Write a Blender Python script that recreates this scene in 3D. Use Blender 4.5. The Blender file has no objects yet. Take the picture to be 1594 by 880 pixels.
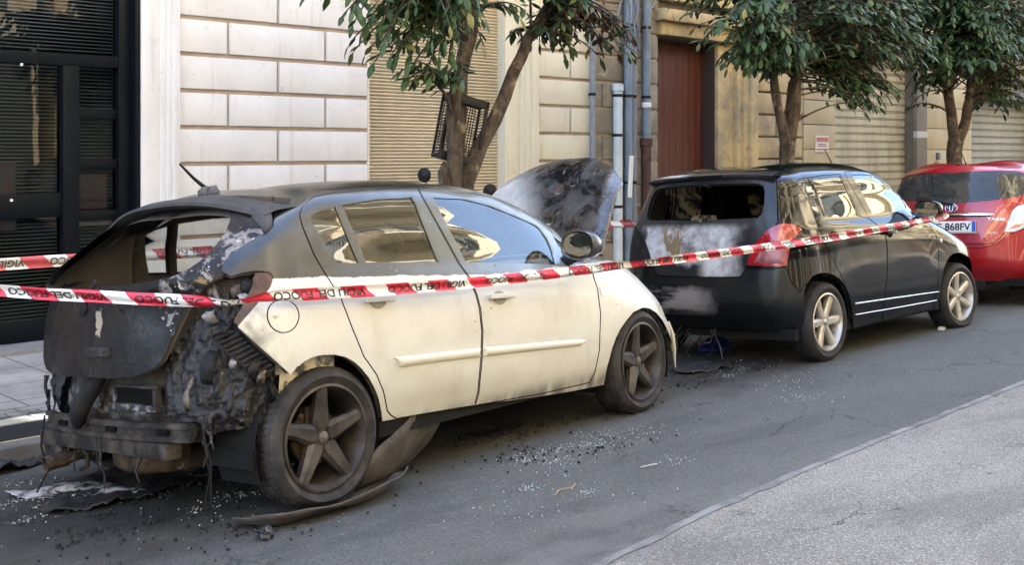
import bpy, bmesh, math, random, json
import numpy as np
from mathutils import Vector, Matrix, noise
from mathutils.geometry import delaunay_2d_cdt, tessellate_polygon

SC = bpy.context.scene
COL = SC.collection
R = math.radians
random.seed(7); RNG = np.random.default_rng(7)

# ---------------------------------------------------------------- camera, sky, sun, exposure
cam = bpy.data.cameras.new('camera'); camo = bpy.data.objects.new('camera', cam); COL.objects.link(camo)
YAW = math.atan2(1775, 1785)                 # the camera looks this far away from the street's direction
EYE = 1.585
camo.location = (0, 0, EYE)
camo.rotation_euler = (R(90), 0, -(R(90) - YAW))
cam.sensor_width = 36; cam.sensor_fit = 'HORIZONTAL'
cam.lens = 1785 / 1594 * 36
cam.shift_y = -203 / 1594
cam.clip_start = .05; cam.clip_end = 600
SC.camera = camo

SUN_EL, SUN_AZ = R(50), R(70)                # azimuth measured from +x towards +y: it stands behind the houses on the left
w = bpy.data.worlds.new('World'); SC.world = w; w.use_nodes = True
wn = w.node_tree.nodes; wl = w.node_tree.links
sky = wn.new('ShaderNodeTexSky'); sky.sky_type = 'NISHITA'; sky.sun_disc = False
sky.sun_elevation = SUN_EL; sky.sun_rotation = R(90) - SUN_AZ
sky.air_density = 1.0; sky.dust_density = 1.5
bg = wn['Background']; bg.inputs['Strength'].default_value = .13
wl.new(sky.outputs[0], bg.inputs[0])
sl = bpy.data.lights.new('sun', 'SUN'); sl.energy = 5.0; sl.angle = R(.5); sl.color = (1, .93, .82)
so = bpy.data.objects.new('sun', sl); COL.objects.link(so)
sd = Vector((math.cos(SUN_EL)*math.cos(SUN_AZ), math.cos(SUN_EL)*math.sin(SUN_AZ), math.sin(SUN_EL)))
so.rotation_euler = sd.to_track_quat('Z', 'Y').to_euler()
SC.view_settings.view_transform = 'Standard'; SC.view_settings.look = 'None'
SC.view_settings.exposure = 3.5; SC.view_settings.gamma = 1
SC.cycles.max_bounces = 8; SC.cycles.diffuse_bounces = 4; SC.cycles.glossy_bounces = 4
SC.cycles.transmission_bounces = 6; SC.cycles.transparent_max_bounces = 12
SC.cycles.caustics_reflective = False; SC.cycles.caustics_refractive = False

# ---------------------------------------------------------------- object helpers
def empty(name, loc=(0, 0, 0), rot=(0, 0, 0), parent=None):
    o = bpy.data.objects.new(name, None); COL.objects.link(o)
    o.location = loc; o.rotation_euler = rot; o.empty_display_size = .2
    if parent: o.parent = parent
    return o
def tag(o, label=None, cat=None, group=None, kind=None):
    if label: o['label'] = label
    if cat: o['category'] = cat
    if group: o['group'] = group
    if kind: o['kind'] = kind
    return o
def mesh_obj(name, verts, faces, mats, parent=None, fmat=None, smooth=False, normals=None, uvs=None):
    me = bpy.data.meshes.new(name)
    me.from_pydata([tuple(map(float, v)) for v in verts], [], [tuple(map(int, f)) for f in faces])
    for m in (mats if isinstance(mats, (list, tuple)) else [mats]): me.materials.append(m)
    if fmat is not None: me.polygons.foreach_set('material_index', np.asarray(fmat, np.int32))
    if smooth or normals is not None: me.polygons.foreach_set('use_smooth', [True] * len(me.polygons))
    if uvs is not None:
        l = me.uv_layers.new(name='uv'); vi = np.empty(len(me.loops), np.int32); me.loops.foreach_get('vertex_index', vi)
        l.data.foreach_set('uv', np.asarray(uvs, np.float32)[vi].ravel())
    me.update()
    if normals is not None: me.normals_split_custom_set_from_vertices([tuple(map(float, n)) for n in normals])
    o = bpy.data.objects.new(name, me); COL.objects.link(o)
    if parent: o.parent = parent
    return o
class MB:
    """collects simple shapes into one mesh"""
    def __init__(s): s.v = []; s.f = []; s.m = []; s.mi = 0
    def add(s, vs, fs):
        n = len(s.v); s.v += [tuple(v) for v in vs]; s.f += [tuple(i + n for i in f) for f in fs]; s.m += [s.mi] * len(fs); return s
    def box(s, a, b, bev=0, mat=None):
        (x0, y0, z0), (x1, y1, z1) = a, b
        x0, x1 = min(x0, x1), max(x0, x1); y0, y1 = min(y0, y1), max(y0, y1); z0, z1 = min(z0, z1), max(z0, z1)
        if bev <= 0:
            vs = [(x, y, z) for z in (z0, z1) for y in (y0, y1) for x in (x0, x1)]
            fs = [(0, 2, 3, 1), (4, 5, 7, 6), (0, 1, 5, 4), (2, 6, 7, 3), (0, 4, 6, 2), (1, 3, 7, 5)]
        else:
            bm = bmesh.new(); bmesh.ops.create_cube(bm, size=1)
            for v in bm.verts:
                v.co = ((x0+x1)/2 + v.co.x*(x1-x0), (y0+y1)/2 + v.co.y*(y1-y0), (z0+z1)/2 + v.co.z*(z1-z0))
            bmesh.ops.bevel(bm, geom=bm.edges[:], offset=min(bev, .45*min(x1-x0, y1-y0, z1-z0)), segments=2, affect='EDGES', profile=.6)
            bm.verts.index_update(); vs = [v.co[:] for v in bm.verts]; fs = [[v.index for v in f.verts] for f in bm.faces]; bm.free()
        if mat is not None: vs = [tuple(mat @ Vector(v)) for v in vs]
        return s.add(vs, fs)
    def tube(s, pts, r, n=8, cap=True):
        pts = [Vector(p) for p in pts]; rs = r if isinstance(r, (list, tuple)) else [r] * len(pts)
        vs = []; fs = []; a = None
        for i, p in enumerate(pts):
            d = (pts[min(i+1, len(pts)-1)] - pts[max(i-1, 0)]).normalized()
            if a is None: a = d.orthogonal().normalized()
            else: a = (a - d * a.dot(d)).normalized()
            b = d.cross(a)
            for k in range(n):
                t = 2*math.pi*k/n; vs.append(p + (a*math.cos(t) + b*math.sin(t)) * rs[i])
        for i in range(len(pts)-1):
            for k in range(n): fs.append((i*n+k, i*n+(k+1) % n, (i+1)*n+(k+1) % n, (i+1)*n+k))
        if cap: fs.append(tuple(range(n))[::-1]); fs.append(tuple((len(pts)-1)*n+k for k in range(n)))
        return s.add(vs, fs)
    def lathe(s, prof, n=48, axis='y', c=(0, 0, 0), closed=False):
        """prof: (radius, offset along the axis)"""
        vs = []; fs = []; m = len(prof)
        for k in range(n):
            t = 2*math.pi*k/n
            for r, h in prof:
                q = (r*math.cos(t), h, r*math.sin(t)) if axis == 'y' else (r*math.cos(t), r*math.sin(t), h) if axis == 'z' else (h, r*math.cos(t), r*math.sin(t))
                vs.append((q[0]+c[0], q[1]+c[1], q[2]+c[2]))
        for k in range(n):
            for j in range(m if closed else m-1):
                fs.append((k*m+j, k*m+(j+1) % m, ((k+1) % n)*m+(j+1) % m, ((k+1) % n)*m+j))
        return s.add(vs, fs)
    def prism(s, poly, f, d0, d1):
        """poly: 2d outline; f(u, v, d) gives the point"""
        n = len(poly); vs = [f(u, v, d0) for u, v in poly] + [f(u, v, d1) for u, v in poly]
        tri = tessellate_polygon([[Vector((u, v, 0)) for u, v in poly]])
        fs = [tuple(t) for t in tri] + [tuple(i+n for i in t[::-1]) for t in tri] + [(i, (i+1) % n, n+(i+1) % n, n+i) for i in range(n)]
        return s.add(vs, fs)
    def build(s, name, mats, parent=None, smooth=False, auto=None, loc=None, fix=True):
        o = mesh_obj(name, s.v, s.f, mats, parent, s.m, smooth)
        me = o.data
        if fix:
            bm = bmesh.new(); bm.from_mesh(me); bmesh.ops.recalc_face_normals(bm, faces=bm.faces)
            if auto is not None:
                for e in bm.edges:
                    if len(e.link_faces) == 2 and e.calc_face_angle(0) > R(auto): e.smooth = False
                for f in bm.faces: f.smooth = True
            bm.to_mesh(me); bm.free()
        if loc: o.location = loc
        return o
def copy_tree(o, parent=None):
    c = o.copy(); COL.objects.link(c); c.parent = parent
    for ch in list(o.children): copy_tree(ch, c)
    return c

# ---------------------------------------------------------------- material helpers
class Mat:
    def __init__(s, name, color=(.5, .5, .5), rough=.6, metal=0, spec=.5, coat=0):
        s.m = bpy.data.materials.new(name); s.m.use_nodes = True; s.t = s.m.node_tree
        s.b = s.t.nodes['Principled BSDF']; s.set(color, rough, metal, spec, coat)
    def set(s, color=None, rough=None, metal=None, spec=None, coat=None):
        for k, v in (('Base Color', color), ('Roughness', rough), ('Metallic', metal), ('Specular IOR Level', spec), ('Coat Weight', coat)):
            if v is None: continue
            if hasattr(v, 'node') : s.t.links.new(v, s.b.inputs[k])
            elif k == 'Base Color': s.b.inputs[k].default_value = (*v[:3], 1)
            else: s.b.inputs[k].default_value = v
        return s
    def n(s, typ, **kw):
        d = s.t.nodes.new('ShaderNode' + typ)
        for k, v in kw.items():
            if k.startswith('i_'):
                key = k[2:]; key = int(key) if key.isdigit() else key.replace('_', ' ')
                if hasattr(v, 'node'): s.t.links.new(v, d.inputs[key])
                else: d.inputs[key].default_value = v
            else: setattr(d, k, v)
        return d
    def pos(s, kind='Object'): 
        return s.n('TexCoord').outputs[kind]
    def geo(s): return s.n('NewGeometry').outputs['Position']
    def xyz(s, v):
        d = s.n('SeparateXYZ', i_0=v); return d.outputs[0], d.outputs[1], d.outputs[2]
    def comb(s, x, y, z): return s.n('CombineXYZ', i_0=x, i_1=y, i_2=z).outputs[0]
    def math(s, op, a, b=0., c=None, clamp=False):
        d = s.n('Math', operation=op, use_clamp=clamp)
        for i, v in enumerate((a, b) if c is None else (a, b, c)):
            if hasattr(v, 'node'): s.t.links.new(v, d.inputs[i])
            else: d.inputs[i].default_value = v
        return d.outputs[0]
    def noise(s, vec, scale, detail=4, rough=.6, dist=0, out=0):
        return s.n('TexNoise', i_Vector=vec, i_Scale=scale, i_Detail=detail, i_Roughness=rough, i_Distortion=dist).outputs[out]
    def voro(s, vec, scale, feature='F1', out=0, rnd=1):
        return s.n('TexVoronoi', feature=feature, i_Vector=vec, i_Scale=scale, i_Randomness=rnd).outputs[out]
    def scale(s, vec, x, y, z, off=(0, 0, 0)):
        d = s.n('Mapping', i_Vector=vec); d.inputs['Scale'].default_value = (x, y, z); d.inputs['Location'].default_value = off; return d.outputs[0]
    def ramp(s, f, *stops, interp='LINEAR'):
        d = s.n('ValToRGB', i_0=f); d.color_ramp.interpolation = interp
        e = d.color_ramp.elements
        while len(e) < len(stops): e.new(.5)
        for q, (p, c) in zip(e, stops):
            q.position = p; q.color = (c, c, c, 1) if isinstance(c, (int, float)) else (*c[:3], 1)
        return d.outputs[0]
    def step(s, f, a, b):
        d = s.n('MapRange', interpolation_type='SMOOTHSTEP', clamp=True, i_0=f); d.inputs[1].default_value = a; d.inputs[2].default_value = b
        return d.outputs[0]
    def mix(s, f, a, b, mode='MIX'):
        d = s.n('Mix', data_type='RGBA', blend_type=mode)
        for i, v in ((0, f), (6, a), (7, b)):
            if hasattr(v, 'node'): s.t.links.new(v, d.inputs[i])
            elif i: d.inputs[i].default_value = (*v[:3], 1)
            else: d.inputs[i].default_value = v
        return d.outputs[2]
    def bump(s, h, strength=.3, dist=.01):
        d = s.n('Bump', i_Height=h); d.inputs['Strength'].default_value = strength; d.inputs['Distance'].default_value = dist
        s.t.links.new(d.outputs[0], s.b.inputs['Normal']); return s
# ---------------------------------------------------------------- materials
def simple(name, c, rough=.6, metal=0, spec=.5, coat=0): return Mat(name, c, rough, metal, spec, coat).m
def worn(name, c, c2, scale=8, rough=.7, metal=0, bump=.2, detail=6, lo=.35, hi=.7, spec=.4, dist=.004):
    m = Mat(name, c, rough, metal, spec); p = m.pos()
    f = m.noise(p, scale, detail, .65)
    m.set(color=m.mix(m.step(f, lo, hi), c, c2)); m.bump(m.noise(p, scale*6, 4), bump, dist); return m.m
def glass_mat(name, tint=(.55, .6, .58), dens=.0, ior=1.62, rough=.0, haze=(0, 0, 0), hz=0.):
    m = bpy.data.materials.new(name); m.use_nodes = True; t = m.node_tree; t.nodes.clear()
    out = t.nodes.new('ShaderNodeOutputMaterial'); mx = t.nodes.new('ShaderNodeMixShader'); fr = t.nodes.new('ShaderNodeFresnel'); fr.inputs[0].default_value = ior
    tr = t.nodes.new('ShaderNodeBsdfTransparent'); tr.inputs[0].default_value = (*tint, 1)
    gl = t.nodes.new('ShaderNodeBsdfGlossy'); gl.inputs['Roughness'].default_value = rough; gl.inputs[0].default_value = (1, 1, 1, 1)
    base = tr.outputs[0]
    if hz:
        df = t.nodes.new('ShaderNodeBsdfDiffuse'); df.inputs[0].default_value = (*haze, 1); m2 = t.nodes.new('ShaderNodeMixShader'); m2.inputs[0].default_value = hz
        t.links.new(base, m2.inputs[1]); t.links.new(df.outputs[0], m2.inputs[2]); base = m2.outputs[0]
    # a slow ripple, as tempered glass has
    tc = t.nodes.new('ShaderNodeTexCoord'); nz = t.nodes.new('ShaderNodeTexNoise'); nz.inputs['Scale'].default_value = 1.9; nz.inputs['Detail'].default_value = .6
    bp = t.nodes.new('ShaderNodeBump'); bp.inputs['Strength'].default_value = .07; bp.inputs['Distance'].default_value = .013
    t.links.new(tc.outputs['Object'], nz.inputs['Vector']); t.links.new(nz.outputs[0], bp.inputs['Height'])
    t.links.new(bp.outputs[0], gl.inputs['Normal']); t.links.new(bp.outputs[0], fr.inputs['Normal'])
    t.links.new(fr.outputs[0], mx.inputs[0]); t.links.new(base, mx.inputs[1]); t.links.new(gl.outputs[0], mx.inputs[2]); t.links.new(mx.outputs[0], out.inputs[0])
    return m
M_ = {}
M_['rubber'] = simple('black_rubber', (.008, .008, .009), .55, spec=.2)
M_['gap'] = simple('panel_gap', (.006, .006, .006), .9, spec=.1)
M_['dark'] = simple('dark_interior', (.012, .012, .012), .9, spec=.15)
M_['char'] = worn('charred_metal', (.007, .007, .008), (.035, .033, .031), 14, .8, 0, .6, 8, .45, .75)
M_['chrome'] = simple('chrome', (.75, .75, .75), .08, 1)
M_['trim'] = simple('trim_and_highlight', (.42, .42, .42), .25, 1)
M_['steel'] = simple('bare_steel', (.45, .45, .45), .35, 1)
M_['plastic'] = simple('black_plastic', (.012, .012, .013), .45, spec=.3)
M_['mirror'] = simple('mirror_glass', (.22, .23, .25), .03, 1)

def tyre_mat(name, c, c2):
    m = Mat(name, c, .75, 0, .25); p = m.pos(); f = m.noise(p, 9, 6, .7)
    m.set(color=m.mix(m.step(f, .35, .7), c, c2)); m.bump(m.noise(p, 60, 3), .25, .003); return m.m
M_['tyre'] = tyre_mat('tyre_rubber', (.018, .018, .019), (.035, .034, .034))
M_['tyre_dust'] = tyre_mat('scorched_tyre', (.020, .019, .019), (.055, .050, .046))

def white_paint():
    m = Mat('cream_paint_with_soot', (.6, .57, .46), .32, 0, .5, .5); p = m.pos(); x, y, z = m.xyz(p)
    edge = m.math('ADD', m.math('MULTIPLY', m.math('MINIMUM', x, 1.3), -.062), 1.022)
    wob = m.math('MULTIPLY', m.math('SUBTRACT', m.noise(p, 5, 9, .75), .5), .045)
    up = m.step(m.math('SUBTRACT', z, m.math('ADD', edge, wob)), -.003, .005)
    # greasy soot film, thinner towards the front
    back = m.step(x, 2.3, -.4)
    blot = m.noise(p, 3.5, 5, .6)
    soot = m.mix(back, (.19, .215, .205), (.011, .0125, .013))
    soot = m.mix(m.step(blot, .4, .75), soot, m.mix(back, (.27, .295, .285), (.030, .032, .033)))
    roof = m.math('MULTIPLY', m.step(z, 1.40, 1.445), m.step(x, 1.9, .9))
    soot = m.mix(roof, soot, (.007, .007, .008))
    fl = m.math('MULTIPLY', m.step(m.noise(p, 30, 5, .7), .66, .685), m.step(m.noise(p, 2.6, 3), .54, .60)); soot = m.mix(fl, soot, (.34, .35, .33))
    low = m.noise(m.scale(p, 1, 1, 2.2), 2.2, 5, .6)
    cream = m.mix(m.step(low, .35, .7), (.62, .615, .565), (.55, .535, .475))
    grime = m.math('MULTIPLY', m.step(m.noise(m.scale(p, 1.2, 1, .5), 4.5, 7, .65), .52, .74), .30); cream = m.mix(grime, cream, (.33, .29, .22))
    col = m.mix(up, cream, soot)
    # scorched skirt over the sill and specks of ash
    sk = m.math('MULTIPLY', m.step(z, .36, .25), m.step(m.noise(m.scale(p, 3, 1, 1), 2, 4), .38, .62))
    col = m.mix(m.math('MULTIPLY', sk, .85), col, (.06, .045, .03))
    sp = m.step(m.noise(p, 42, 2, .5), .71, .76)
    sp = m.math('MULTIPLY', sp, m.step(m.noise(p, 3, 2), .52, .62))
    col = m.mix(sp, col, (.03, .028, .025))
    rear = m.math('MULTIPLY', m.step(x, -.10, -.5), m.step(m.noise(p, 7, 5), .42, .66))
    col = m.mix(rear, col, (.035, .032, .03))
    rough = m.ramp(up, (0, .28), (1, .27))
    m.set(color=col, rough=rough); m.bump(m.noise(p, 2.5, 2), .05, .02)
    m.t.links.new(m.ramp(up, (0, .4), (1, .25)), m.b.inputs['Coat Weight']); m.b.inputs['Coat Roughness'].default_value = .12
    return m.m
def hatch_burnt():
    m = Mat('burnt_tailgate_paint', (.03, .03, .03), .45, 0, .28); p = m.pos(); x, y, z = m.xyz(p)
    a = m.noise(p, 3, 6, .6)
    col = m.mix(m.step(a, .35, .7), (.004, .004, .005), (.012, .012, .014))
    col = m.mix(m.math('MULTIPLY', m.step(m.noise(p, 2.1, 3), .5, .7), .6), col, (.030, .026, .018))
    col = m.mix(m.step(m.noise(m.scale(p, 1, 1.4, .5), 9, 8, .75), .62, .70), col, (.075, .07, .065))
    # blistered bare metal by the window corner and down the near edge
    ay = m.math('ABSOLUTE', y)
    b = m.noise(p, 11, 7, .7, .8)
    near = m.math('MULTIPLY', m.math('MULTIPLY', m.step(m.math('ADD', y, m.math('MULTIPLY', m.noise(p, 6, 4), .3)), -.33, -.40), m.step(z, .80, .86)), m.step(z, 1.31, 1.22))
    col = m.mix(m.math('MULTIPLY', near, m.step(b, .53, .58)), col, (.20, .19, .19))
    col = m.mix(m.math('MULTIPLY', near, m.step(m.noise(p, 16, 6, .7), .58, .64)), col, (.22, .15, .07))
    col = m.mix(m.math('MULTIPLY', near, m.step(m.noise(p, 23, 5, .7), .63, .66)), col, (.55, .53, .5))
    # one flaked patch in the middle
    d = m.n('VectorMath', operation='DISTANCE', i_0=m.scale(p, 0, 1, .5)); d.inputs[1].default_value = (0, -.12, .452)
    fl = m.step(m.math('ADD', d.outputs['Value'], m.math('MULTIPLY', m.noise(p, 16, 3), .11)), .088, .080)
    col = m.mix(fl, col, (.36, .31, .24))
    rg_ = m.noise(p, 6, 6, .65); m.set(color=col, rough=m.ramp(rg_, (.38, .62), (.62, .26))); m.bump(m.math('ADD', m.math('MULTIPLY', m.noise(p, 11, 3, .5, .6), 1.6), m.noise(p, 45, 6)), .5, .007); return m.m
def hood_burnt():
    m = Mat('burnt_bonnet_paint', (.02, .02, .02), .25, 0, .7, .4); p = m.pos(); x, y, z = m.xyz(p)
    a = m.noise(p, 4.2, 7, .65, 1.2)
    col = m.mix(m.step(a, .44, .62), (.007, .0075, .009), (.050, .050, .052))
    ash = m.math('MULTIPLY', m.step(m.math('ADD', y, m.math('MULTIPLY', m.math('SUBTRACT', x, 2.45), -.9)), -.28, .05), m.step(m.noise(p, 3.1, 6, .6), .33, .52))
    col = m.mix(ash, col, (.40, .40, .39))
    col = m.mix(m.step(m.noise(p, 9, 8, .75, 1.5), .60, .66), col, (.40, .39, .38))  # pale swirls: glints of the scorched sheet put into the colour
    col = m.mix(m.step(m.noise(p, 6, 5, .6), .64, .7), col, (.11, .07, .045))
    m.set(color=col, rough=m.ramp(a, (.3, .09), (.7, .5))); m.bump(m.noise(p, 6, 2, .5, 1.2), .55, .035); return m.m
def black_paint(name='black_car_paint'):
    m = Mat(name, (.003, .0035, .004), .08, 0, .42, 0); m.b.inputs['Coat Roughness'].default_value = .02
    p = m.pos(); m.set(color=m.mix(m.step(m.noise(p, 4, 5), .4, .8), (.0025, .003, .0035), (.005, .006, .006)), rough=m.ramp(m.noise(p, 3, 6), (.4, .05), (.8, .2)))
    m.bump(m.noise(p, 1.6, 1), .10, .02); return m.m
def black_hatch_burnt():
    m = Mat('burnt_black_tailgate_paint', (.01, .01, .01), .35, 0, .5); p = m.pos(); x, y, z = m.xyz(p)
    dirt = m.mix(m.step(m.noise(p, 5, 6), .4, .7), (.010, .011, .013), (.03, .03, .033))
    n1 = m.noise(p, 3.4, 7, .62, .4)
    lowz = m.math('MULTIPLY', m.step(z, 1.10, 1.03), m.step(z, .64, .70))
    yn = m.math('ADD', y, m.math('MULTIPLY', m.math('SUBTRACT', m.noise(p, 5, 6, .6), .5), .35)); side = m.math('MULTIPLY', m.step(yn, -.44, -.24), m.step(yn, .68, .56))
    ash = m.math('MULTIPLY', m.math('MULTIPLY', lowz, side), m.step(n1, .34, .5))
    col = m.mix(ash, dirt, m.mix(m.step(m.noise(p, 7, 7, .7), .38, .66), (.60, .60, .61), (.26, .26, .27)))
    och = m.math('MULTIPLY', m.math('MULTIPLY', m.step(y, .08, .18), m.step(y, .42, .32)), m.step(m.noise(m.scale(p, 1, 1.6, .8), 7, 7, .7), .45, .53))
    col = m.mix(m.math('MULTIPLY', och, m.math('MULTIPLY', lowz, .92)), col, (.20, .135, .05))
    blk = m.math('MULTIPLY', m.step(m.math('ADD', z, m.math('MULTIPLY', m.noise(p, 6, 5), .22)), .93, .86), m.step(y, -.12, .02))
    col = m.mix(blk, col, (.008, .008, .009))
    wh = m.math('MULTIPLY', m.step(z, 1.455, 1.475), m.step(y, .12, .3)); col = m.mix(wh, col, (.5, .5, .5))
    m.set(color=col, rough=m.ramp(ash, (0, .28), (1, .75))); m.bump(m.noise(p, 30, 6), .2, .004); return m.m
def burnt_bumper():
    m = Mat('burnt_black_bumper', (.008, .008, .009), .35, 0, .5); p = m.pos(); x, y, z = m.xyz(p)
    ash = m.math('MULTIPLY', m.math('MULTIPLY', m.step(m.math('ADD', y, m.math('MULTIPLY', m.noise(p, 5, 5), .5)), .0, .3), m.step(z, .36, .42)), m.step(m.noise(m.scale(p, 1, .5, 2.5), 3.2, 7, .7), .36, .50))
    ash = m.math('MULTIPLY', ash, m.step(m.math('ADD', z, m.math('MULTIPLY', m.noise(p, 7, 5), .12)), .66, .60))
    col = m.mix(ash, (.007, .008, .009), (.25, .235, .235)); m.set(color=col, rough=m.ramp(ash, (0, .25), (1, .8))); m.bump(m.noise(p, 25, 6), .2, .005); return m.m
def red_paint():
    m = Mat('red_metallic_paint', (.34, .006, .012), .3, .2, .5, 1); m.b.inputs['Coat Roughness'].default_value = .03; return m.m
def charred(name='charred_lumps', lo=.42):
    m = Mat(name, (.01, .01, .011), .45, 0, .6); p = m.pos()
    a = m.noise(m.scale(p, 1, 1, .5), 26, 8, .8); col = m.mix(m.step(a, .49, .66), (.004, .004, .006), (.050, .046, .044))
    col = m.mix(m.step(m.noise(m.scale(p, 1, 1, .45), 24, 7, .8), .60, .66), col, (.20, .165, .13))
    col = m.mix(m.step(m.noise(p, 48, 5, .8), .66, .70), col, (.55, .55, .56))
    m.set(color=col, rough=m.ramp(a, (.3, .3), (.7, .85))); m.bump(m.noise(p, 60, 6), .6, .01); return m.m
def burnt_panel():
    m = Mat('scorched_inner_panel', (.05, .045, .04), .7, 0, .4); p = m.pos(); x, y, z = m.xyz(p)
    a = m.noise(p, 8, 8, .7, .6)
    col = m.mix(m.step(a, .38, .66), (.011, .010, .010), (.065, .056, .046))
    col = m.mix(m.math('MULTIPLY', m.math('MULTIPLY', m.step(z, .60, .52), m.step(z, .46, .49)), m.step(m.noise(p, 10, 7, .7), .50, .60)), col, (.26, .26, .28))
    col = m.mix(m.step(m.noise(p, 18, 6, .75), .60, .68), col, (.17, .13, .095))
    m.set(color=col); m.bump(m.noise(p, 30, 7), .6, .014); return m.m
def rusty(name='rusty_steel', d=(.02, .017, .015)):
    m = Mat(name, (.1, .06, .03), .8, .2, .3); p = m.pos(); a = m.noise(p, 9, 7, .7)
    col = m.mix(m.step(a, .36, .64), d, (.10, .065, .035)); col = m.mix(m.step(m.noise(p, 21, 6), .58, .68), col, (.22, .17, .12))
    m.set(color=col); m.bump(m.noise(p, 45, 6), .4, .006); return m.m
M_['white'] = white_paint(); M_['hatch'] = hatch_burnt(); M_['hood'] = hood_burnt()
M_['black'] = black_paint(); M_['bhatch'] = black_hatch_burnt(); M_['bbump'] = burnt_bumper(); M_['red'] = red_paint()
M_['charred'] = charred(); M_['inner'] = burnt_panel(); M_['rusty'] = rusty(); M_['rust2'] = rusty('scorched_rust', (.03, .02, .014))
M_['glass_far'] = glass_mat('clear_car_glass', (.80, .82, .80), ior=1.5, haze=(.3, .31, .29), hz=.12)
M_['beam'] = worn('scorched_beam_steel', (.016, .014, .013), (.085, .070, .056), 8, .75, .2, .5, 7, .4, .68)
M_['glass'] = glass_mat('car_glass', (.35, .37, .35), ior=1.8, haze=(.045, .05, .042), hz=.35)
M_['glass_clear'] = glass_mat('tinted_rear_glass', (.42, .45, .45), ior=1.7)
M_['rim_burnt'] = worn('sooty_alloy', (.030, .026, .024), (.085, .074, .067), 9, .48, .3, .2)
M_['rim'] = worn('silver_alloy', (.52, .50, .46), (.36, .34, .30), 7, .38, .55, .08)
M_['cream_plain'] = simple('cream_moulding', (.60, .57, .47), .35, 0, .5, .3)
def lens_mat(name, c, rough=.12):
    m = Mat(name, c, rough, 0, .6, 1); p = m.pos(); f = m.voro(m.scale(p, 60, 60, 60), 1); m.bump(f, .25, .004); return m.m
M_['red_lens'] = lens_mat('red_lamp_lens', (.32, .006, .012))
M_['pink_lens'] = worn('soot_blurred_lamp_lens', (.020, .017, .017), (.12, .05, .055), 11, .3, 0, .2)
M_['clear_lens'] = lens_mat('clear_lamp_lens', (.55, .60, .64))
M_['amber_lens'] = lens_mat('amber_lamp_lens', (.55, .22, .08))
# ---------------------------------------------------------------- car body surfaces
def _hermite_basis(knots, x):
    """weights (len(x), n) of a non-uniform Catmull-Rom spline through n control values"""
    n = len(knots); x = np.clip(np.asarray(x, float), knots[0], knots[-1])
    i = np.clip(np.searchsorted(knots, x, side='right') - 1, 0, n - 2)
    h = knots[i + 1] - knots[i]; u = (x - knots[i]) / h
    T = np.zeros((n, n))
    for k in range(n):
        if k == 0: T[0, 0], T[0, 1] = -1 / (knots[1] - knots[0]), 1 / (knots[1] - knots[0])
        elif k == n - 1: T[k, k - 1], T[k, k] = -1 / (knots[k] - knots[k - 1]), 1 / (knots[k] - knots[k - 1])
        else:
            a, b = knots[k] - knots[k - 1], knots[k + 1] - knots[k]
            T[k, k - 1] += -b / a / (a + b); T[k, k] += b / a / (a + b)
            T[k, k] += -a / b / (a + b); T[k, k + 1] += a / b / (a + b)
    W = np.zeros((len(x), n)); r = np.arange(len(x))
    h00 = 2*u**3 - 3*u**2 + 1; h10 = u**3 - 2*u**2 + u; h01 = -2*u**3 + 3*u**2; h11 = u**3 - u**2
    W[r, i] += h00; W[r, i + 1] += h01
    W += (h10 * h)[:, None] * T[i] + (h11 * h)[:, None] * T[i + 1]
    return W

class Surf:
    """half a car body: loops from the sill to the roof, each from the rear centre round the side to the front centre"""
    def __init__(s, loops):
        P = np.array(loops, float)
        m1 = P[:, 1:2] * [1, -1, 1]; m2 = P[:, -2:-1] * [1, -1, 1]
        Q = np.concatenate([m1, P, m2], 1)
        ds = np.linalg.norm(np.diff(Q, axis=1), axis=2)[:9].mean(0)
        ks = np.concatenate([[0], np.cumsum(np.maximum(ds, .03))]); ks -= ks[1]
        dt = np.linalg.norm(np.diff(P, axis=0), axis=2)[:, 3:9].mean(1)
        kt = np.concatenate([[0], np.cumsum(np.maximum(dt, .02))])
        s.Q, s.ks, s.kt = Q, ks, kt; s.U, s.V = ks[-2], kt[-1]
    def ev(s, uv):
        uv = np.asarray(uv, float).reshape(-1, 2)
        A = _hermite_basis(s.ks, uv[:, 0]); B = _hermite_basis(s.kt, uv[:, 1])
        return np.einsum('pt,tsc,ps->pc', B, s.Q, A)
    def nrm(s, uv, e=.004):
        uv = np.asarray(uv, float).reshape(-1, 2)
        u0 = np.clip(uv + [-e, 0], [-.1, 0], [s.U + .1, s.V]); u1 = np.clip(uv + [e, 0], [-.1, 0], [s.U + .1, s.V])
        v0 = np.clip(uv + [0, -e], [0, 0], [s.U, s.V]); v1 = np.clip(uv + [0, e], [0, 0], [s.U, s.V])
        n = np.cross(s.ev(v1) - s.ev(v0), s.ev(u1) - s.ev(u0))
        l = np.linalg.norm(n, axis=1, keepdims=True)
        n = n / np.maximum(l, 1e-12)
        return n
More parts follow.
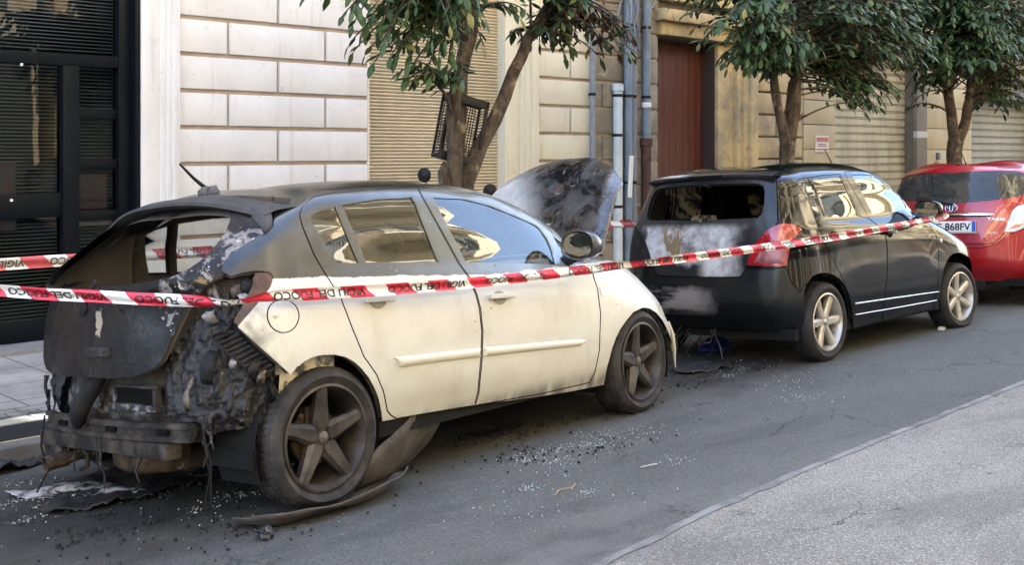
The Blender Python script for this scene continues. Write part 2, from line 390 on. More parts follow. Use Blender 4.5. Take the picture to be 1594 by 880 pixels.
# panel outlines on each body surface, metres along and up the body
WHITE_LOOPS = [[[-0.6,0,0.3],[-0.575,0.35,0.3],[-0.5,0.588,0.3],[-0.42,0.708,0.3],[-0.345,0.778,0.31],[0,0.8,0.33],[0.43,0.8,0.315],[0.95,0.8,0.29],[1.8,0.8,0.235],[2.5,0.8,0.21],[2.8,0.78,0.19],[2.98,0.7,0.18],[3.08,0.55,0.18],[3.14,0.3,0.18],[3.16,0,0.18]],[[-0.68,0,0.45],[-0.655,0.35,0.45],[-0.58,0.588,0.45],[-0.5,0.728,0.45],[-0.405,0.803,0.46],[0,0.845,0.48],[0.43,0.85,0.46],[0.95,0.85,0.43],[1.8,0.85,0.38],[2.5,0.84,0.36],[2.83,0.81,0.36],[3.02,0.73,0.35],[3.13,0.56,0.35],[3.2,0.3,0.35],[3.22,0,0.35]],[[-0.68,0,0.66],[-0.655,0.35,0.66],[-0.585,0.568,0.66],[-0.51,0.728,0.66],[-0.405,0.818,0.67],[0,0.868,0.68],[0.43,0.866,0.66],[0.95,0.866,0.64],[1.8,0.866,0.59],[2.5,0.862,0.58],[2.8,0.81,0.56],[2.98,0.72,0.54],[3.1,0.55,0.53],[3.18,0.3,0.53],[3.2,0,0.53]],[[-0.66,0,0.9],[-0.635,0.35,0.9],[-0.56,0.538,0.9],[-0.48,0.698,0.9],[-0.365,0.793,0.9],[0,0.852,0.9],[0.43,0.857,0.88],[0.95,0.857,0.855],[1.8,0.852,0.81],[2.45,0.825,0.77],[2.77,0.745,0.735],[2.92,0.64,0.705],[3.04,0.5,0.695],[3.11,0.28,0.695],[3.14,0,0.695]],[[-0.645,0,0.98],[-0.62,0.35,0.98],[-0.54,0.533,0.985],[-0.455,0.678,0.99],[-0.34,0.771,0.99],[0,0.832,0.99],[0.43,0.84,0.972],[0.95,0.838,0.945],[1.75,0.828,0.907],[2.25,0.79,0.927],[2.53,0.72,0.907],[2.68,0.62,0.897],[2.78,0.49,0.892],[2.85,0.28,0.897],[2.88,0,0.902]],[[-0.62,0,1.035],[-0.61,0.35,1.04],[-0.56,0.54,1.055],[-0.47,0.66,1.065],[-0.33,0.748,1.07],[0,0.803,1.065],[0.43,0.808,1.05],[0.95,0.803,1.025],[1.55,0.79,0.982],[1.93,0.765,0.979],[2.16,0.715,0.977],[2.31,0.64,0.98],[2.43,0.51,0.987],[2.51,0.28,0.997],[2.53,0,1.002]],[[-0.42,0,1.25],[-0.41,0.32,1.25],[-0.36,0.5,1.25],[-0.27,0.615,1.25],[-0.17,0.69,1.25],[0.1,0.733,1.25],[0.47,0.748,1.255],[0.92,0.745,1.24],[1.4,0.73,1.19],[1.75,0.7,1.165],[1.95,0.655,1.155],[2.05,0.58,1.16],[2.13,0.46,1.17],[2.19,0.25,1.185],[2.21,0,1.19]],[[-0.1,0,1.429],[-0.09,0.3,1.424],[-0.05,0.46,1.409],[0.01,0.555,1.394],[0.06,0.605,1.385],[0.19,0.64,1.41],[0.5,0.655,1.422],[0.87,0.655,1.42],[1.22,0.64,1.39],[1.495,0.62,1.365],[1.655,0.58,1.33],[1.735,0.5,1.33],[1.785,0.4,1.345],[1.815,0.22,1.36],[1.825,0,1.365]],[[0.0,0,1.454],[0.0,0.22,1.452],[0.04,0.36,1.444],[0.1,0.45,1.434],[0.12,0.5,1.43],[0.22,0.53,1.45],[0.5,0.55,1.462],[0.87,0.55,1.46],[1.17,0.535,1.435],[1.415,0.515,1.415],[1.535,0.48,1.39],[1.605,0.4,1.39],[1.645,0.3,1.4],[1.665,0.16,1.41],[1.675,0,1.415]],[[0.05,0,1.462],[0.05,0,1.462],[0.07,0,1.462],[0.12,0,1.465],[0.17,0,1.468],[0.24,0,1.473],[0.5,0,1.483],[0.87,0,1.482],[1.16,0,1.477],[1.33,0,1.455],[1.43,0,1.439],[1.48,0,1.432],[1.51,0,1.427],[1.54,0,1.423],[1.55,0,1.422]]]
BLACK_LOOPS = [[[-0.44,0,0.27],[-0.44,0.35,0.27],[-0.42,0.58,0.27],[-0.37,0.7,0.265],[-0.28,0.775,0.26],[0,0.79,0.25],[0.4,0.785,0.205],[0.95,0.785,0.205],[1.75,0.785,0.205],[2.39,0.79,0.22],[2.68,0.76,0.2],[2.86,0.68,0.19],[2.98,0.52,0.19],[3.05,0.3,0.19],[3.07,0,0.19]],[[-0.52,0,0.42],[-0.515,0.35,0.42],[-0.49,0.6,0.42],[-0.43,0.73,0.42],[-0.33,0.81,0.42],[0,0.835,0.44],[0.4,0.83,0.41],[0.95,0.83,0.4],[1.75,0.83,0.39],[2.39,0.835,0.4],[2.72,0.79,0.38],[2.92,0.69,0.36],[3.05,0.52,0.35],[3.12,0.3,0.34],[3.14,0,0.34]],[[-0.525,0,0.62],[-0.52,0.35,0.62],[-0.5,0.58,0.62],[-0.45,0.72,0.62],[-0.35,0.81,0.63],[0,0.842,0.66],[0.4,0.838,0.63],[0.95,0.838,0.62],[1.75,0.838,0.62],[2.39,0.842,0.62],[2.72,0.79,0.58],[2.92,0.69,0.56],[3.04,0.52,0.55],[3.11,0.3,0.54],[3.13,0,0.54]],[[-0.5,0,0.86],[-0.495,0.35,0.86],[-0.475,0.58,0.86],[-0.43,0.72,0.86],[-0.34,0.795,0.87],[0,0.822,0.88],[0.4,0.828,0.87],[0.95,0.83,0.87],[1.75,0.825,0.86],[2.35,0.81,0.83],[2.66,0.755,0.77],[2.83,0.67,0.73],[2.95,0.52,0.71],[3.02,0.3,0.7],[3.05,0,0.7]],[[-0.475,0,1.0],[-0.47,0.35,1.0],[-0.455,0.56,1.0],[-0.42,0.69,1.0],[-0.335,0.765,1.005],[0,0.795,1.01],[0.4,0.803,1.0],[0.95,0.803,0.995],[1.65,0.79,0.985],[2.05,0.77,0.965],[2.33,0.71,0.918],[2.49,0.63,0.908],[2.59,0.48,0.903],[2.65,0.28,0.908],[2.67,0,0.913]],[[-0.455,0,1.095],[-0.45,0.35,1.095],[-0.435,0.535,1.095],[-0.405,0.655,1.095],[-0.325,0.735,1.095],[0,0.765,1.09],[0.4,0.77,1.083],[0.95,0.768,1.073],[1.45,0.755,1.075],[1.73,0.735,1.06],[1.9,0.695,1.045],[2.02,0.62,1.04],[2.12,0.48,1.045],[2.18,0.27,1.05],[2.2,0,1.055]],[[-0.4,0,1.26],[-0.395,0.32,1.26],[-0.38,0.5,1.26],[-0.345,0.61,1.26],[-0.27,0.68,1.26],[0.02,0.705,1.265],[0.4,0.712,1.265],[0.95,0.71,1.262],[1.36,0.695,1.26],[1.57,0.675,1.245],[1.69,0.635,1.225],[1.78,0.56,1.225],[1.85,0.43,1.235],[1.9,0.24,1.245],[1.92,0,1.25]],[[-0.31,0,1.441],[-0.305,0.3,1.439],[-0.29,0.46,1.434],[-0.26,0.555,1.426],[-0.19,0.61,1.428],[0.05,0.64,1.44],[0.4,0.65,1.45],[0.9,0.65,1.452],[1.16,0.64,1.44],[1.3,0.62,1.415],[1.4,0.58,1.4],[1.46,0.5,1.405],[1.51,0.38,1.415],[1.54,0.21,1.425],[1.55,0,1.43]],[[-0.28,0,1.474],[-0.275,0.25,1.472],[-0.26,0.4,1.467],[-0.22,0.49,1.462],[-0.14,0.54,1.465],[0.06,0.56,1.49],[0.4,0.57,1.503],[0.9,0.57,1.5],[1.12,0.56,1.48],[1.24,0.54,1.46],[1.31,0.5,1.445],[1.36,0.42,1.445],[1.39,0.32,1.45],[1.41,0.18,1.455],[1.42,0,1.46]],[[-0.2,0,1.492],[-0.2,0,1.492],[-0.18,0,1.493],[-0.13,0,1.495],[-0.05,0,1.498],[0.08,0,1.514],[0.4,0,1.521],[0.88,0,1.517],[1.06,0,1.5],[1.15,0,1.49],[1.21,0,1.482],[1.25,0,1.477],[1.28,0,1.474],[1.3,0,1.472],[1.32,0,1.47]]]
RED_LOOPS = [[[-0.497,0.0,0.27],[-0.477,0.352,0.27],[-0.395,0.583,0.27],[-0.288,0.703,0.265],[-0.226,0.779,0.26],[0.0,0.794,0.25],[0.42,0.789,0.205],[0.997,0.789,0.205],[1.838,0.789,0.205],[2.51,0.794,0.22],[2.814,0.764,0.2],[3.003,0.683,0.19],[3.129,0.523,0.19],[3.203,0.301,0.19],[3.224,0.0,0.19]],[[-0.588,0.0,0.42],[-0.562,0.352,0.42],[-0.474,0.603,0.42],[-0.356,0.734,0.42],[-0.283,0.814,0.42],[0.0,0.839,0.44],[0.42,0.834,0.41],[0.997,0.834,0.4],[1.838,0.834,0.39],[2.51,0.839,0.4],[2.856,0.794,0.38],[3.066,0.693,0.36],[3.203,0.523,0.35],[3.276,0.301,0.34],[3.297,0.0,0.34]],[[-0.593,0.0,0.62],[-0.568,0.352,0.62],[-0.485,0.583,0.62],[-0.378,0.724,0.62],[-0.305,0.814,0.63],[0.0,0.846,0.66],[0.42,0.842,0.63],[0.997,0.842,0.62],[1.838,0.842,0.62],[2.51,0.846,0.62],[2.856,0.794,0.58],[3.066,0.693,0.56],[3.192,0.523,0.55],[3.265,0.301,0.54],[3.287,0.0,0.54]],[[-0.565,0.0,0.86],[-0.539,0.352,0.86],[-0.457,0.583,0.86],[-0.356,0.724,0.86],[-0.294,0.799,0.87],[0.0,0.826,0.88],[0.42,0.832,0.87],[0.997,0.834,0.87],[1.838,0.829,0.86],[2.468,0.814,0.83],[2.793,0.759,0.77],[2.972,0.673,0.73],[3.098,0.523,0.71],[3.171,0.301,0.7],[3.203,0.0,0.7]],[[-0.537,0.0,1.0],[-0.511,0.352,1.0],[-0.434,0.563,1.0],[-0.345,0.693,1.0],[-0.289,0.769,1.005],[0.0,0.799,1.01],[0.42,0.807,1.0],[0.997,0.807,0.995],[1.732,0.794,0.985],[2.152,0.774,0.965],[2.446,0.714,0.918],[2.615,0.633,0.908],[2.72,0.482,0.903],[2.783,0.281,0.908],[2.804,0.0,0.913]],[[-0.514,0.0,1.095],[-0.488,0.352,1.095],[-0.412,0.538,1.095],[-0.328,0.658,1.095],[-0.277,0.739,1.095],[0.0,0.769,1.09],[0.42,0.774,1.083],[0.997,0.772,1.073],[1.522,0.759,1.075],[1.817,0.739,1.06],[1.995,0.698,1.045],[2.121,0.623,1.04],[2.226,0.482,1.045],[2.289,0.271,1.05],[2.31,0.0,1.055]],[[-0.452,0.0,1.26],[-0.426,0.322,1.26],[-0.349,0.502,1.26],[-0.26,0.613,1.26],[-0.215,0.683,1.26],[0.021,0.709,1.265],[0.42,0.716,1.265],[0.997,0.714,1.262],[1.428,0.698,1.26],[1.649,0.678,1.245],[1.774,0.638,1.225],[1.869,0.563,1.225],[1.943,0.432,1.235],[1.995,0.241,1.245],[2.016,0.0,1.25]],[[-0.35,0.0,1.441],[-0.325,0.301,1.439],[-0.248,0.462,1.434],[-0.164,0.558,1.426],[-0.125,0.613,1.428],[0.053,0.643,1.44],[0.42,0.653,1.45],[0.945,0.653,1.452],[1.218,0.643,1.44],[1.365,0.623,1.415],[1.47,0.583,1.4],[1.533,0.502,1.405],[1.586,0.382,1.415],[1.617,0.211,1.425],[1.628,0.0,1.43]],[[-0.316,0.0,1.474],[-0.291,0.251,1.472],[-0.214,0.402,1.467],[-0.119,0.492,1.462],[-0.068,0.543,1.465],[0.063,0.563,1.49],[0.42,0.573,1.503],[0.945,0.573,1.5],[1.176,0.563,1.48],[1.302,0.543,1.46],[1.376,0.502,1.445],[1.428,0.422,1.445],[1.46,0.322,1.45],[1.48,0.181,1.455],[1.491,0.0,1.46]],[[-0.226,0.0,1.492],[-0.226,0.0,1.492],[-0.203,0.0,1.493],[-0.147,0.0,1.495],[-0.056,0.0,1.498],[0.084,0.0,1.514],[0.42,0.0,1.521],[0.924,0.0,1.517],[1.113,0.0,1.5],[1.208,0.0,1.49],[1.27,0.0,1.482],[1.312,0.0,1.477],[1.344,0.0,1.474],[1.365,0.0,1.472],[1.386,0.0,1.47]]]
